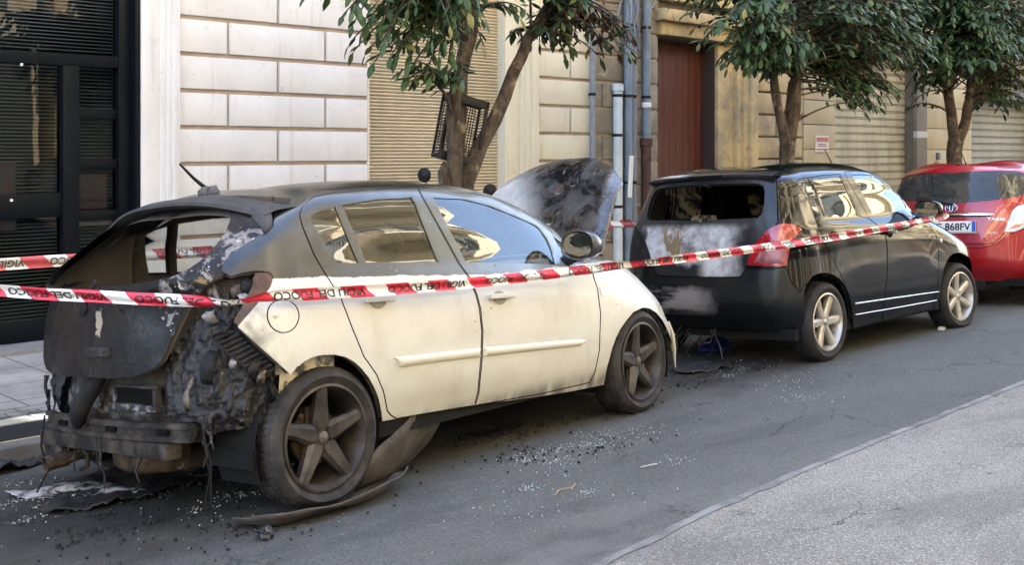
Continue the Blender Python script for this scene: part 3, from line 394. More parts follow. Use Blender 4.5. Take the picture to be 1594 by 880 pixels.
WHITE_LINES = {"quarter_glass":[[1.049,1.081],[1.052,1.102],[1.055,1.123],[1.07,1.132],[1.087,1.142],[1.121,1.15],[1.156,1.158],[1.191,1.166],[1.227,1.175],[1.238,1.14],[1.251,1.106],[1.264,1.073],[1.275,1.04],[1.287,1.007],[1.3,0.977],[1.315,0.947],[1.329,0.919],[1.342,0.891],[1.354,0.862],[1.364,0.834],[1.372,0.804],[1.344,0.805],[1.316,0.806],[1.288,0.807],[1.261,0.808],[1.234,0.81],[1.22,0.839],[1.203,0.868],[1.183,0.896],[1.163,0.925],[1.141,0.954],[1.119,0.984],[1.097,1.015],[1.075,1.048]],"rear_glass":[[1.261,1.179],[1.296,1.182],[1.331,1.186],[1.367,1.189],[1.404,1.194],[1.441,1.198],[1.481,1.202],[1.522,1.207],[1.563,1.207],[1.604,1.208],[1.646,1.208],[1.689,1.209],[1.734,1.21],[1.779,1.212],[1.826,1.214],[1.828,1.188],[1.833,1.164],[1.831,1.129],[1.83,1.096],[1.83,1.063],[1.831,1.03],[1.832,0.999],[1.835,0.969],[1.84,0.94],[1.844,0.912],[1.849,0.884],[1.854,0.855],[1.858,0.826],[1.862,0.795],[1.823,0.795],[1.785,0.796],[1.748,0.796],[1.711,0.797],[1.675,0.798],[1.639,0.798],[1.604,0.799],[1.57,0.8],[1.535,0.801],[1.501,0.802],[1.467,0.803],[1.432,0.804],[1.399,0.805],[1.391,0.835],[1.381,0.863],[1.37,0.892],[1.357,0.92],[1.343,0.949],[1.33,0.978],[1.317,1.009],[1.306,1.042],[1.295,1.075],[1.283,1.109],[1.271,1.143]],"front_glass":[[2.034,1.215],[2.094,1.216],[2.16,1.217],[2.233,1.22],[2.313,1.224],[2.4,1.229],[2.49,1.233],[2.557,1.227],[2.619,1.22],[2.68,1.213],[2.738,1.205],[2.796,1.197],[2.841,1.184],[2.888,1.172],[2.936,1.16],[2.985,1.148],[3.036,1.137],[3.081,1.124],[3.126,1.111],[3.169,1.097],[3.208,1.082],[3.212,1.066],[3.216,1.049],[3.198,1.021],[3.194,0.995],[3.2,0.969],[3.194,0.931],[3.181,0.891],[3.139,0.85],[3.036,0.804],[2.846,0.75],[2.818,0.76],[2.783,0.768],[2.742,0.775],[2.696,0.78],[2.645,0.784],[2.593,0.787],[2.539,0.788],[2.485,0.789],[2.432,0.79],[2.379,0.79],[2.328,0.79],[2.279,0.79],[2.23,0.789],[2.183,0.789],[2.138,0.789],[2.093,0.789],[2.05,0.79],[2.048,0.821],[2.044,0.85],[2.038,0.878],[2.032,0.906],[2.026,0.933],[2.02,0.96],[2.016,0.989],[2.013,1.018],[2.012,1.049],[2.013,1.081],[2.013,1.112],[2.016,1.144],[2.022,1.178]],"corner_glass":[[3.311,0.998],[3.347,0.971],[3.4,0.943],[3.451,0.912],[3.488,0.886],[3.505,0.862],[3.502,0.839],[3.479,0.817],[3.406,0.791],[3.193,0.741],[3.057,0.701],[3.019,0.71],[2.995,0.721],[2.977,0.733],[2.963,0.746],[2.951,0.759],[3.14,0.811],[3.227,0.852],[3.267,0.889],[3.284,0.925],[3.293,0.961]],"rear_door":[[2.035,0.0],[2.033,0.026],[2.033,0.052],[2.034,0.079],[2.03,0.112],[2.027,0.143],[2.027,0.172],[2.029,0.201],[2.031,0.228],[2.035,0.254],[2.037,0.282],[2.04,0.31],[2.043,0.337],[2.046,0.366],[2.049,0.395],[2.047,0.42],[2.046,0.445],[2.045,0.47],[2.045,0.495],[2.045,0.52],[2.041,0.545],[2.038,0.57],[2.036,0.595],[2.03,0.619],[2.024,0.643],[2.019,0.668],[2.015,0.694],[2.006,0.724],[1.998,0.755],[1.989,0.786],[1.983,0.817],[1.975,0.846],[1.967,0.873],[1.959,0.901],[1.95,0.927],[1.942,0.954],[1.934,0.982],[1.928,1.011],[1.923,1.042],[1.919,1.073],[1.915,1.103],[1.912,1.135],[1.911,1.168],[1.914,1.204],[1.926,1.246],[1.962,1.303],[1.902,1.298],[1.847,1.294],[1.795,1.291],[1.747,1.288],[1.7,1.286],[1.654,1.284],[1.61,1.283],[1.567,1.282],[1.52,1.281],[1.474,1.28],[1.43,1.279],[1.388,1.278],[1.347,1.277],[1.307,1.277],[1.267,1.277],[1.226,1.278],[1.186,1.271],[1.146,1.265],[1.103,1.26],[1.056,1.259],[1.01,1.239],[0.969,1.219],[0.938,1.198],[0.95,1.16],[0.96,1.125],[0.984,1.093],[1.002,1.062],[1.017,1.033],[1.035,1.003],[1.053,0.974],[1.071,0.946],[1.087,0.919],[1.102,0.892],[1.116,0.865],[1.13,0.84],[1.142,0.815],[1.151,0.79],[1.158,0.762],[1.163,0.732],[1.169,0.704],[1.177,0.679],[1.185,0.656],[1.194,0.634],[1.204,0.613],[1.208,0.588],[1.214,0.564],[1.22,0.539],[1.226,0.515],[1.233,0.491],[1.24,0.469],[1.248,0.447],[1.257,0.425],[1.265,0.402],[1.275,0.38],[1.284,0.357],[1.294,0.334],[1.312,0.312],[1.33,0.29],[1.348,0.267],[1.367,0.244],[1.379,0.222],[1.39,0.2],[1.403,0.178],[1.416,0.155],[1.426,0.13],[1.437,0.104],[1.448,0.078],[1.46,0.052],[1.488,0.024],[1.526,0.0],[1.555,0.0],[1.583,0.0],[1.611,0.0],[1.639,0.0],[1.696,0.0],[1.724,0.0],[1.752,0.0],[1.781,0.0],[1.837,0.0],[1.866,0.0],[1.894,0.0],[1.922,0.0],[1.95,0.0],[2.007,0.0]],"front_door":[[1.967,1.297],[2.026,1.295],[2.093,1.294],[2.171,1.297],[2.264,1.302],[2.377,1.312],[2.509,1.325],[2.586,1.318],[2.652,1.309],[2.715,1.299],[2.774,1.289],[2.837,1.279],[2.903,1.271],[2.976,1.265],[3.014,1.248],[3.06,1.234],[3.113,1.222],[3.175,1.213],[3.236,1.207],[3.303,1.202],[3.321,1.183],[3.342,1.164],[3.369,1.144],[3.408,1.124],[3.47,1.101],[3.37,1.069],[3.335,1.036],[3.299,1.001],[3.29,0.969],[3.289,0.937],[3.286,0.905],[3.269,0.873],[3.208,0.831],[3.058,0.78],[2.847,0.726],[2.849,0.711],[2.86,0.698],[2.878,0.686],[2.903,0.676],[2.931,0.667],[2.903,0.648],[2.883,0.63],[2.868,0.61],[2.855,0.588],[2.837,0.56],[2.827,0.529],[2.823,0.496],[2.824,0.462],[2.827,0.427],[2.825,0.395],[2.822,0.365],[2.819,0.337],[2.816,0.309],[2.815,0.282],[2.814,0.255],[2.813,0.227],[2.808,0.197],[2.803,0.166],[2.8,0.132],[2.798,0.097],[2.787,0.066],[2.777,0.035],[2.74,0.033],[2.703,0.031],[2.666,0.03],[2.628,0.028],[2.591,0.025],[2.554,0.023],[2.517,0.02],[2.481,0.017],[2.445,0.014],[2.411,0.013],[2.377,0.012],[2.343,0.011],[2.309,0.009],[2.275,0.008],[2.241,0.007],[2.208,0.005],[2.174,0.004],[2.141,0.003],[2.107,0.002],[2.074,0.001],[2.035,0.0],[2.041,0.026],[2.042,0.052],[2.042,0.078],[2.038,0.111],[2.035,0.142],[2.035,0.172],[2.037,0.2],[2.04,0.227],[2.043,0.254],[2.045,0.281],[2.048,0.309],[2.051,0.337],[2.054,0.366],[2.057,0.395],[2.055,0.419],[2.054,0.444],[2.053,0.469],[2.053,0.494],[2.053,0.519],[2.049,0.544],[2.046,0.57],[2.044,0.595],[2.038,0.619],[2.032,0.643],[2.027,0.668],[2.024,0.694],[2.015,0.724],[2.007,0.755],[1.999,0.786],[1.993,0.817],[1.985,0.845],[1.977,0.873],[1.969,0.9],[1.96,0.927],[1.951,0.954],[1.944,0.981],[1.938,1.01],[1.933,1.04],[1.929,1.071],[1.925,1.102],[1.922,1.133],[1.921,1.165],[1.923,1.201],[1.934,1.242]],"flap":[[0.874,0.569],[0.874,0.578],[0.875,0.588],[0.877,0.597],[0.88,0.606],[0.884,0.614],[0.889,0.621],[0.902,0.63],[0.911,0.633],[0.919,0.634],[0.928,0.635],[0.936,0.635],[0.945,0.633],[0.953,0.63],[0.962,0.626],[0.97,0.621],[0.977,0.615],[0.983,0.609],[0.988,0.601],[0.992,0.592],[0.995,0.583],[0.997,0.573],[0.998,0.563],[0.998,0.554],[0.997,0.545],[0.994,0.536],[0.99,0.526],[0.986,0.518],[0.981,0.51],[0.97,0.499],[0.963,0.495],[0.955,0.492],[0.94,0.49],[0.926,0.492],[0.912,0.5],[0.904,0.505],[0.898,0.511],[0.888,0.524],[0.884,0.532],[0.88,0.541],[0.877,0.551],[0.875,0.56]],"lamp":[[0.91,0.759],[0.9,0.73],[0.89,0.703],[0.875,0.681],[0.861,0.662],[0.847,0.643],[0.834,0.625],[0.821,0.608],[0.808,0.59],[0.795,0.573],[0.783,0.556],[0.771,0.54],[0.755,0.532],[0.74,0.524],[0.724,0.516],[0.715,0.536],[0.706,0.555],[0.696,0.574],[0.686,0.594],[0.676,0.615],[0.664,0.635],[0.652,0.657],[0.662,0.678],[0.674,0.702],[0.689,0.727],[0.705,0.741],[0.718,0.754],[0.731,0.768],[0.743,0.781],[0.758,0.786],[0.773,0.792],[0.789,0.798],[0.806,0.799],[0.824,0.8],[0.843,0.802],[0.859,0.798],[0.875,0.794],[0.892,0.791],[0.901,0.775]],"lens":[[0.91,0.759],[0.9,0.73],[0.89,0.703],[0.875,0.681],[0.861,0.662],[0.847,0.643],[0.835,0.626],[0.822,0.61],[0.81,0.594],[0.798,0.578],[0.786,0.562],[0.775,0.546],[0.766,0.557],[0.757,0.567],[0.765,0.584],[0.774,0.602],[0.782,0.62],[0.789,0.638],[0.796,0.655],[0.803,0.673],[0.81,0.692],[0.818,0.712],[0.826,0.737],[0.833,0.764],[0.838,0.79],[0.855,0.79],[0.873,0.79],[0.892,0.791],[0.901,0.775]],"cheek":[[0.721,1.199],[0.753,1.163],[0.782,1.128],[0.808,1.093],[0.829,1.06],[0.824,1.038],[0.819,1.017],[0.797,1.038],[0.774,1.059],[0.749,1.08],[0.711,1.108],[0.667,1.136],[0.618,1.171],[0.625,1.184],[0.633,1.197],[0.641,1.211],[0.667,1.207],[0.694,1.203]],"spoiler_gap":[[0.647,1.333],[0.671,1.264],[0.709,1.216],[0.749,1.173],[0.779,1.136],[0.805,1.099],[0.827,1.064],[0.825,1.045],[0.821,1.025]],"hatch_edge":[[0.005,0.359],[0.047,0.358],[0.088,0.358],[0.128,0.357],[0.166,0.357],[0.202,0.356],[0.232,0.358],[0.26,0.36],[0.286,0.361],[0.312,0.363],[0.338,0.367],[0.363,0.372],[0.387,0.376],[0.406,0.384],[0.424,0.392],[0.442,0.4],[0.461,0.414],[0.48,0.428],[0.49,0.444],[0.499,0.46],[0.509,0.475],[0.518,0.491],[0.527,0.507],[0.536,0.525],[0.545,0.543],[0.554,0.561],[0.562,0.58],[0.57,0.6],[0.576,0.62],[0.582,0.64],[0.593,0.655],[0.603,0.67],[0.616,0.685],[0.629,0.702],[0.651,0.721],[0.673,0.74],[0.693,0.76],[0.708,0.771],[0.722,0.783],[0.734,0.794],[0.732,0.816],[0.728,0.837],[0.723,0.859],[0.727,0.876],[0.73,0.893],[0.733,0.911],[0.74,0.924],[0.748,0.938],[0.756,0.951],[0.763,0.966],[0.774,0.979],[0.784,0.993],[0.795,1.007],[0.808,1.023]],"hatch_open":[[0.219,0.816],[0.258,0.816],[0.297,0.817],[0.33,0.818],[0.364,0.819],[0.397,0.819],[0.43,0.819],[0.461,0.821],[0.491,0.823],[0.518,0.825],[0.544,0.827],[0.564,0.837],[0.583,0.847],[0.601,0.856],[0.612,0.868],[0.622,0.879],[0.631,0.891],[0.636,0.907],[0.641,0.925],[0.644,0.942],[0.647,0.96],[0.643,0.979],[0.639,1.0],[0.635,1.021],[0.631,1.043],[0.616,1.07],[0.596,1.098],[0.573,1.126],[0.541,1.148],[0.506,1.17],[0.469,1.178],[0.431,1.186],[0.391,1.188],[0.35,1.19],[0.307,1.192],[0.274,1.192],[0.24,1.193],[0.204,1.193],[0.163,1.192],[0.121,1.19],[0.077,1.189],[0.031,1.188],[0.0,1.185],[0.0,1.167],[0.0,1.15],[0.0,1.132]],"quarter_edge":[[0.771,0.539],[0.785,0.522],[0.799,0.505],[0.814,0.488],[0.828,0.471],[0.843,0.454],[0.858,0.436],[0.873,0.418],[0.888,0.4],[0.902,0.381],[0.917,0.362],[0.932,0.343],[0.947,0.323],[0.962,0.303],[0.973,0.321],[0.984,0.338]],"rear_arch":[[0.949,0.122],[0.95,0.146],[0.95,0.17],[0.95,0.194],[0.95,0.218],[0.949,0.241],[0.948,0.264],[0.953,0.279],[0.957,0.293],[0.961,0.308],[0.975,0.322],[0.989,0.335],[1.003,0.349],[1.022,0.357],[1.041,0.364],[1.063,0.366],[1.086,0.367],[1.103,0.364],[1.12,0.362],[1.138,0.36],[1.164,0.351],[1.192,0.342],[1.215,0.328],[1.239,0.313],[1.26,0.295],[1.281,0.276],[1.3,0.254],[1.321,0.233],[1.338,0.207],[1.357,0.181],[1.369,0.16],[1.382,0.138],[1.395,0.116],[1.405,0.094],[1.415,0.072],[1.425,0.05],[1.433,0.024],[1.442,0.0]],"front_arch":[[2.855,0.0],[2.883,0.0],[2.879,0.011],[2.88,0.042],[2.879,0.08],[2.879,0.116],[2.884,0.144],[2.89,0.171],[2.896,0.199],[2.903,0.225],[2.915,0.251],[2.927,0.277],[2.943,0.299],[2.959,0.321],[2.982,0.342],[3.007,0.363],[3.038,0.386],[3.069,0.413],[3.118,0.429],[3.172,0.447],[3.207,0.44],[3.243,0.433],[3.282,0.412],[3.325,0.393],[3.363,0.359],[3.405,0.328],[3.43,0.294],[3.459,0.259],[3.471,0.233],[3.493,0.208],[3.533,0.177],[3.505,0.159],[3.533,0.124],[3.533,0.106],[3.533,0.071]],"mold_r":[[1.471,0.318],[1.504,0.318],[1.538,0.317],[1.572,0.317],[1.607,0.316],[1.642,0.316],[1.678,0.315],[1.714,0.315],[1.75,0.314],[1.786,0.314],[1.822,0.314],[1.858,0.313],[1.894,0.313],[1.929,0.313],[1.964,0.313],[1.999,0.313],[2.034,0.313],[2.032,0.289],[2.031,0.264],[1.997,0.264],[1.962,0.264],[1.927,0.264],[1.891,0.264],[1.855,0.264],[1.819,0.264],[1.784,0.265],[1.748,0.265],[1.712,0.265],[1.678,0.264],[1.643,0.264],[1.609,0.264],[1.575,0.263],[1.542,0.263],[1.509,0.263],[1.496,0.281],[1.484,0.3]],"mold_f":[[2.052,0.313],[2.088,0.313],[2.123,0.313],[2.158,0.313],[2.194,0.313],[2.229,0.313],[2.265,0.313],[2.3,0.313],[2.336,0.314],[2.372,0.314],[2.408,0.313],[2.445,0.313],[2.482,0.313],[2.519,0.312],[2.557,0.311],[2.595,0.31],[2.633,0.308],[2.672,0.306],[2.697,0.298],[2.722,0.291],[2.703,0.278],[2.683,0.264],[2.647,0.266],[2.611,0.267],[2.576,0.268],[2.541,0.268],[2.506,0.269],[2.471,0.269],[2.437,0.269],[2.403,0.269],[2.369,0.269],[2.333,0.268],[2.298,0.268],[2.262,0.267],[2.227,0.267],[2.191,0.266],[2.156,0.265],[2.121,0.265],[2.085,0.265],[2.05,0.264],[2.051,0.289]],"handle_r":[[1.406,0.599]],"handle_f":[[2.179,0.576]],"indicator":[[2.876,0.594],[2.907,0.595],[2.939,0.595],[2.961,0.588],[2.984,0.581],[2.954,0.566],[2.928,0.549],[2.89,0.548],[2.853,0.548],[2.862,0.572]],"hood_edge":[[3.373,0.758],[3.288,0.732],[3.247,0.712],[3.255,0.7],[3.275,0.691],[3.311,0.683],[3.362,0.677],[3.477,0.672],[3.42,0.654],[3.392,0.637],[3.448,0.637],[3.42,0.619],[3.42,0.601],[3.42,0.584],[3.42,0.566],[3.42,0.548],[3.448,0.531],[3.448,0.495]],"mirror":[[3.0,0.759]],"sill_strip":[[1.526,0.0],[1.555,0.0],[1.583,0.0],[1.611,0.0],[1.668,0.0],[1.696,0.0],[1.724,0.0],[1.752,0.0],[1.781,0.0],[1.837,0.0],[1.866,0.0],[1.894,0.0],[1.922,0.0],[1.979,0.0],[2.007,0.0],[2.035,0.0],[2.063,0.0],[2.104,0.002],[2.137,0.005],[2.17,0.008],[2.203,0.011],[2.237,0.013],[2.271,0.015],[2.305,0.017],[2.339,0.019],[2.373,0.021],[2.408,0.023],[2.443,0.025],[2.477,0.026],[2.511,0.028],[2.546,0.029],[2.581,0.03],[2.617,0.031],[2.653,0.032],[2.688,0.032],[2.723,0.033],[2.759,0.033],[2.794,0.033],[2.829,0.033],[2.835,0.007],[2.799,0.006],[2.765,0.005],[2.73,0.004],[2.695,0.003],[2.66,0.002],[2.624,0.001],[2.6,0.0],[2.544,0.0],[2.516,0.0],[2.487,0.0],[2.459,0.0],[2.403,0.0],[2.374,0.0],[2.346,0.0],[2.318,0.0],[2.261,0.0],[2.233,0.0],[2.205,0.0],[2.176,0.0],[2.12,0.0],[2.092,0.0],[2.063,0.0],[2.035,0.0],[2.007,0.0],[1.95,0.0],[1.922,0.0],[1.894,0.0],[1.866,0.0],[1.809,0.0],[1.781,0.0],[1.752,0.0],[1.724,0.0],[1.696,0.0],[1.639,0.0],[1.611,0.0],[1.583,0.0],[1.555,0.0]]}
BLACK_LINES = {"quarter_glass":[[0.973,1.253],[1.054,1.256],[1.133,1.259],[1.146,1.222],[1.167,1.188],[1.191,1.156],[1.205,1.115],[1.211,1.073],[1.216,1.034],[1.221,0.996],[1.225,0.957],[1.228,0.916],[1.153,0.914],[1.082,0.912],[1.074,0.955],[1.064,0.995],[1.054,1.035],[1.043,1.076],[1.029,1.119],[1.007,1.162],[0.986,1.206]],"rear_glass":[[1.162,1.258],[1.24,1.261],[1.32,1.263],[1.402,1.266],[1.486,1.266],[1.568,1.266],[1.65,1.266],[1.656,1.221],[1.673,1.18],[1.686,1.14],[1.697,1.1],[1.703,1.06],[1.711,1.021],[1.719,0.983],[1.727,0.944],[1.744,0.904],[1.652,0.904],[1.563,0.904],[1.475,0.904],[1.4,0.904],[1.325,0.904],[1.251,0.904],[1.245,0.95],[1.237,0.992],[1.228,1.033],[1.219,1.075],[1.207,1.12],[1.188,1.164],[1.169,1.209]],"front_glass":[[1.846,1.275],[1.948,1.276],[2.077,1.278],[2.238,1.276],[2.487,1.28],[2.581,1.261],[2.694,1.246],[2.726,1.223],[2.768,1.202],[2.817,1.179],[2.872,1.158],[2.936,1.137],[2.965,1.099],[3.033,1.064],[3.033,1.027],[3.045,0.992],[3.005,0.959],[2.878,0.94],[2.652,0.928],[2.475,0.921],[2.327,0.918],[2.197,0.915],[2.077,0.912],[1.965,0.907],[1.963,0.948],[1.946,0.991],[1.929,1.032],[1.914,1.074],[1.901,1.118],[1.881,1.155],[1.86,1.192],[1.845,1.231]],"rear_door":[[1.755,0.91],[1.737,0.954],[1.717,0.994],[1.71,1.03],[1.704,1.067],[1.699,1.105],[1.689,1.143],[1.677,1.181],[1.669,1.221],[1.657,1.246],[1.652,1.275],[1.579,1.274],[1.507,1.274],[1.433,1.274],[1.359,1.274],[1.284,1.269],[1.211,1.263],[1.14,1.258],[1.061,1.257],[0.979,1.257],[0.923,1.227],[0.952,1.185],[0.985,1.144],[1.015,1.104],[1.038,1.063],[1.059,1.025],[1.079,0.988],[1.075,0.946],[1.07,0.899],[1.073,0.858],[1.074,0.814],[1.079,0.775],[1.08,0.736],[1.082,0.7],[1.099,0.662],[1.117,0.623],[1.136,0.583],[1.158,0.543],[1.182,0.504],[1.207,0.468],[1.234,0.433],[1.263,0.4],[1.293,0.367],[1.324,0.334],[1.345,0.299],[1.369,0.263],[1.394,0.227],[1.411,0.195],[1.431,0.163],[1.453,0.131],[1.469,0.097],[1.485,0.062],[1.502,0.028],[1.516,0.0],[1.597,0.0],[1.678,0.0],[1.758,0.001],[1.838,0.002],[1.914,0.003],[1.987,0.004],[1.979,0.046],[1.97,0.088],[1.962,0.13],[1.958,0.171],[1.962,0.211],[1.97,0.252],[1.982,0.293],[1.995,0.333],[2.009,0.374],[2.014,0.414],[2.017,0.454],[2.021,0.493],[2.026,0.531],[2.032,0.571],[2.032,0.606],[2.036,0.644],[2.042,0.683],[2.051,0.723],[2.006,0.757],[1.961,0.793],[1.918,0.836],[1.875,0.879],[1.815,0.895]],"front_door":[[1.883,0.879],[1.927,0.835],[1.969,0.793],[2.014,0.756],[2.059,0.722],[2.049,0.682],[2.043,0.643],[2.04,0.606],[2.039,0.57],[2.033,0.531],[2.029,0.492],[2.025,0.453],[2.021,0.414],[2.017,0.373],[2.003,0.333],[1.99,0.292],[1.978,0.251],[1.97,0.211],[1.965,0.17],[1.97,0.129],[1.978,0.087],[1.987,0.045],[1.995,0.003],[2.069,0.004],[2.141,0.006],[2.211,0.007],[2.28,0.008],[2.349,0.009],[2.416,0.01],[2.484,0.011],[2.551,0.011],[2.618,0.01],[2.681,0.009],[2.673,0.048],[2.665,0.087],[2.676,0.132],[2.689,0.176],[2.687,0.22],[2.688,0.263],[2.692,0.304],[2.697,0.345],[2.701,0.382],[2.705,0.42],[2.706,0.459],[2.707,0.498],[2.701,0.538],[2.701,0.579],[2.711,0.621],[2.737,0.664],[2.746,0.698],[2.767,0.732],[2.811,0.769],[2.787,0.791],[2.777,0.816],[2.78,0.841],[2.782,0.867],[2.986,0.916],[3.152,0.96],[3.194,1.0],[3.194,1.035],[3.167,1.071],[3.167,1.107],[3.167,1.142],[3.167,1.178],[3.059,1.196],[3.059,1.232],[3.059,1.267],[2.896,1.285],[2.734,1.303],[2.481,1.3],[2.24,1.298],[2.089,1.302],[1.98,1.307],[1.858,1.302],[1.758,1.299],[1.734,1.256],[1.73,1.219],[1.749,1.176],[1.772,1.135],[1.791,1.092],[1.808,1.051],[1.826,1.011],[1.847,0.971],[1.867,0.929]],"cseam":[[0.757,1.386],[0.726,1.305],[0.72,1.253],[0.717,1.214],[0.717,1.179],[0.718,1.13],[0.716,1.08],[0.713,1.03],[0.712,0.991],[0.709,0.952],[0.706,0.913]],"lamp":[[0.421,0.555],[0.432,0.596],[0.443,0.636],[0.46,0.666],[0.477,0.695],[0.494,0.725],[0.519,0.75],[0.544,0.776],[0.571,0.805],[0.609,0.831],[0.649,0.857],[0.685,0.867],[0.72,0.876],[0.756,0.866],[0.796,0.856],[0.825,0.831],[0.856,0.806],[0.823,0.783],[0.793,0.762],[0.767,0.744],[0.742,0.727],[0.728,0.695],[0.715,0.664],[0.704,0.632],[0.696,0.604],[0.689,0.575],[0.683,0.546],[0.649,0.548],[0.616,0.548],[0.585,0.546],[0.554,0.548],[0.523,0.55],[0.49,0.552],[0.456,0.554]],"hatch_edge":[[0.0,0.464],[0.052,0.459],[0.104,0.46],[0.155,0.461],[0.206,0.462],[0.255,0.462],[0.295,0.464],[0.333,0.465],[0.371,0.467],[0.389,0.494],[0.407,0.522],[0.422,0.554],[0.436,0.585],[0.451,0.617],[0.467,0.641],[0.484,0.664],[0.501,0.687],[0.523,0.714],[0.545,0.742],[0.568,0.77],[0.595,0.799],[0.625,0.83],[0.653,0.858],[0.681,0.886],[0.686,0.922],[0.689,0.956],[0.691,0.991],[0.693,1.036],[0.695,1.082],[0.697,1.129],[0.696,1.174],[0.694,1.218],[0.698,1.269],[0.724,1.346]],"hatch_open":[[0.0,0.893],[0.0,0.91],[0.04,0.92],[0.088,0.922],[0.135,0.923],[0.182,0.925],[0.229,0.927],[0.276,0.927],[0.324,0.928],[0.374,0.928],[0.427,0.93],[0.479,0.931],[0.528,0.933],[0.546,0.95],[0.565,0.968],[0.576,1.016],[0.586,1.066],[0.589,1.115],[0.588,1.162],[0.577,1.186],[0.566,1.21],[0.518,1.228],[0.469,1.229],[0.418,1.23],[0.367,1.231],[0.317,1.233],[0.269,1.234],[0.223,1.235],[0.176,1.236],[0.13,1.237],[0.083,1.237],[0.036,1.238],[0.0,1.232],[0.0,1.214]],"rear_arch":[[0.775,0.187],[0.779,0.229],[0.783,0.269],[0.788,0.307],[0.794,0.344],[0.807,0.368],[0.82,0.391],[0.852,0.414],[0.888,0.437],[0.949,0.441],[1.016,0.435],[1.054,0.427],[1.091,0.421],[1.127,0.41],[1.165,0.401],[1.204,0.384],[1.245,0.368],[1.279,0.346],[1.314,0.324],[1.337,0.297],[1.361,0.27],[1.377,0.239],[1.396,0.208],[1.418,0.169],[1.445,0.131],[1.46,0.097],[1.477,0.063],[1.494,0.028],[1.516,0.0]],"front_arch":[[2.723,0.169],[2.725,0.214],[2.731,0.256],[2.739,0.297],[2.753,0.331],[2.768,0.367],[2.786,0.391],[2.805,0.417],[2.845,0.45],[2.89,0.468],[2.947,0.476],[3.014,0.476],[3.085,0.465],[3.175,0.447],[3.302,0.411],[3.275,0.375],[3.275,0.339],[3.275,0.286],[3.275,0.232]],"highlight_strip":[[1.479,0.192],[1.568,0.193],[1.66,0.193],[1.753,0.192],[1.844,0.191],[1.932,0.189],[2.014,0.188],[2.092,0.188],[2.169,0.187],[2.246,0.186],[2.323,0.185],[2.399,0.184],[2.474,0.182],[2.549,0.179],[2.623,0.176],[2.693,0.17],[2.71,0.158],[2.648,0.162],[2.583,0.165],[2.515,0.166],[2.447,0.168],[2.379,0.168],[2.311,0.168],[2.242,0.168],[2.172,0.168],[2.095,0.168],[2.017,0.169],[1.935,0.17],[1.848,0.172],[1.757,0.173],[1.664,0.174],[1.572,0.174],[1.483,0.173]],"strip2":[[1.502,0.106],[1.592,0.107],[1.684,0.107],[1.778,0.106],[1.868,0.104],[1.954,0.102],[2.035,0.101],[2.113,0.101],[2.189,0.101],[2.263,0.101],[2.336,0.101],[2.408,0.101],[2.479,0.1],[2.551,0.098],[2.622,0.096],[2.689,0.092],[2.698,0.081],[2.631,0.084],[2.559,0.087],[2.487,0.088],[2.414,0.088],[2.341,0.088],[2.268,0.088],[2.193,0.087],[2.118,0.088],[2.041,0.089],[1.961,0.09],[1.877,0.092],[1.787,0.094],[1.695,0.096],[1.603,0.097],[1.514,0.096]],"handle_r":[[1.24,0.731]],"handle_f":[[2.106,0.715]],"indicator":[[2.757,0.601]],"bumper_edge":[[0.397,0.531],[0.435,0.531],[0.472,0.53],[0.507,0.53],[0.542,0.529],[0.574,0.528],[0.605,0.528],[0.63,0.532],[0.656,0.535],[0.683,0.537],[0.695,0.498],[0.706,0.459],[0.715,0.419],[0.73,0.392],[0.746,0.365],[0.762,0.338],[0.79,0.367],[0.822,0.395]],"hood_edge":[[2.794,0.793],[2.839,0.78],[2.891,0.769],[2.953,0.761],[2.973,0.737],[3.004,0.716],[3.054,0.7],[3.14,0.696],[3.054,0.632],[3.064,0.59],[3.106,0.553]],"mirror":[[2.649,0.846]],"lamp_clear":[[0.472,0.574],[0.508,0.571],[0.543,0.568],[0.576,0.565],[0.607,0.566],[0.638,0.567],[0.67,0.566],[0.676,0.6],[0.684,0.633],[0.695,0.667],[0.706,0.698],[0.718,0.73],[0.684,0.735],[0.651,0.739],[0.619,0.742],[0.583,0.724],[0.548,0.705],[0.526,0.675],[0.504,0.645],[0.488,0.61]]}
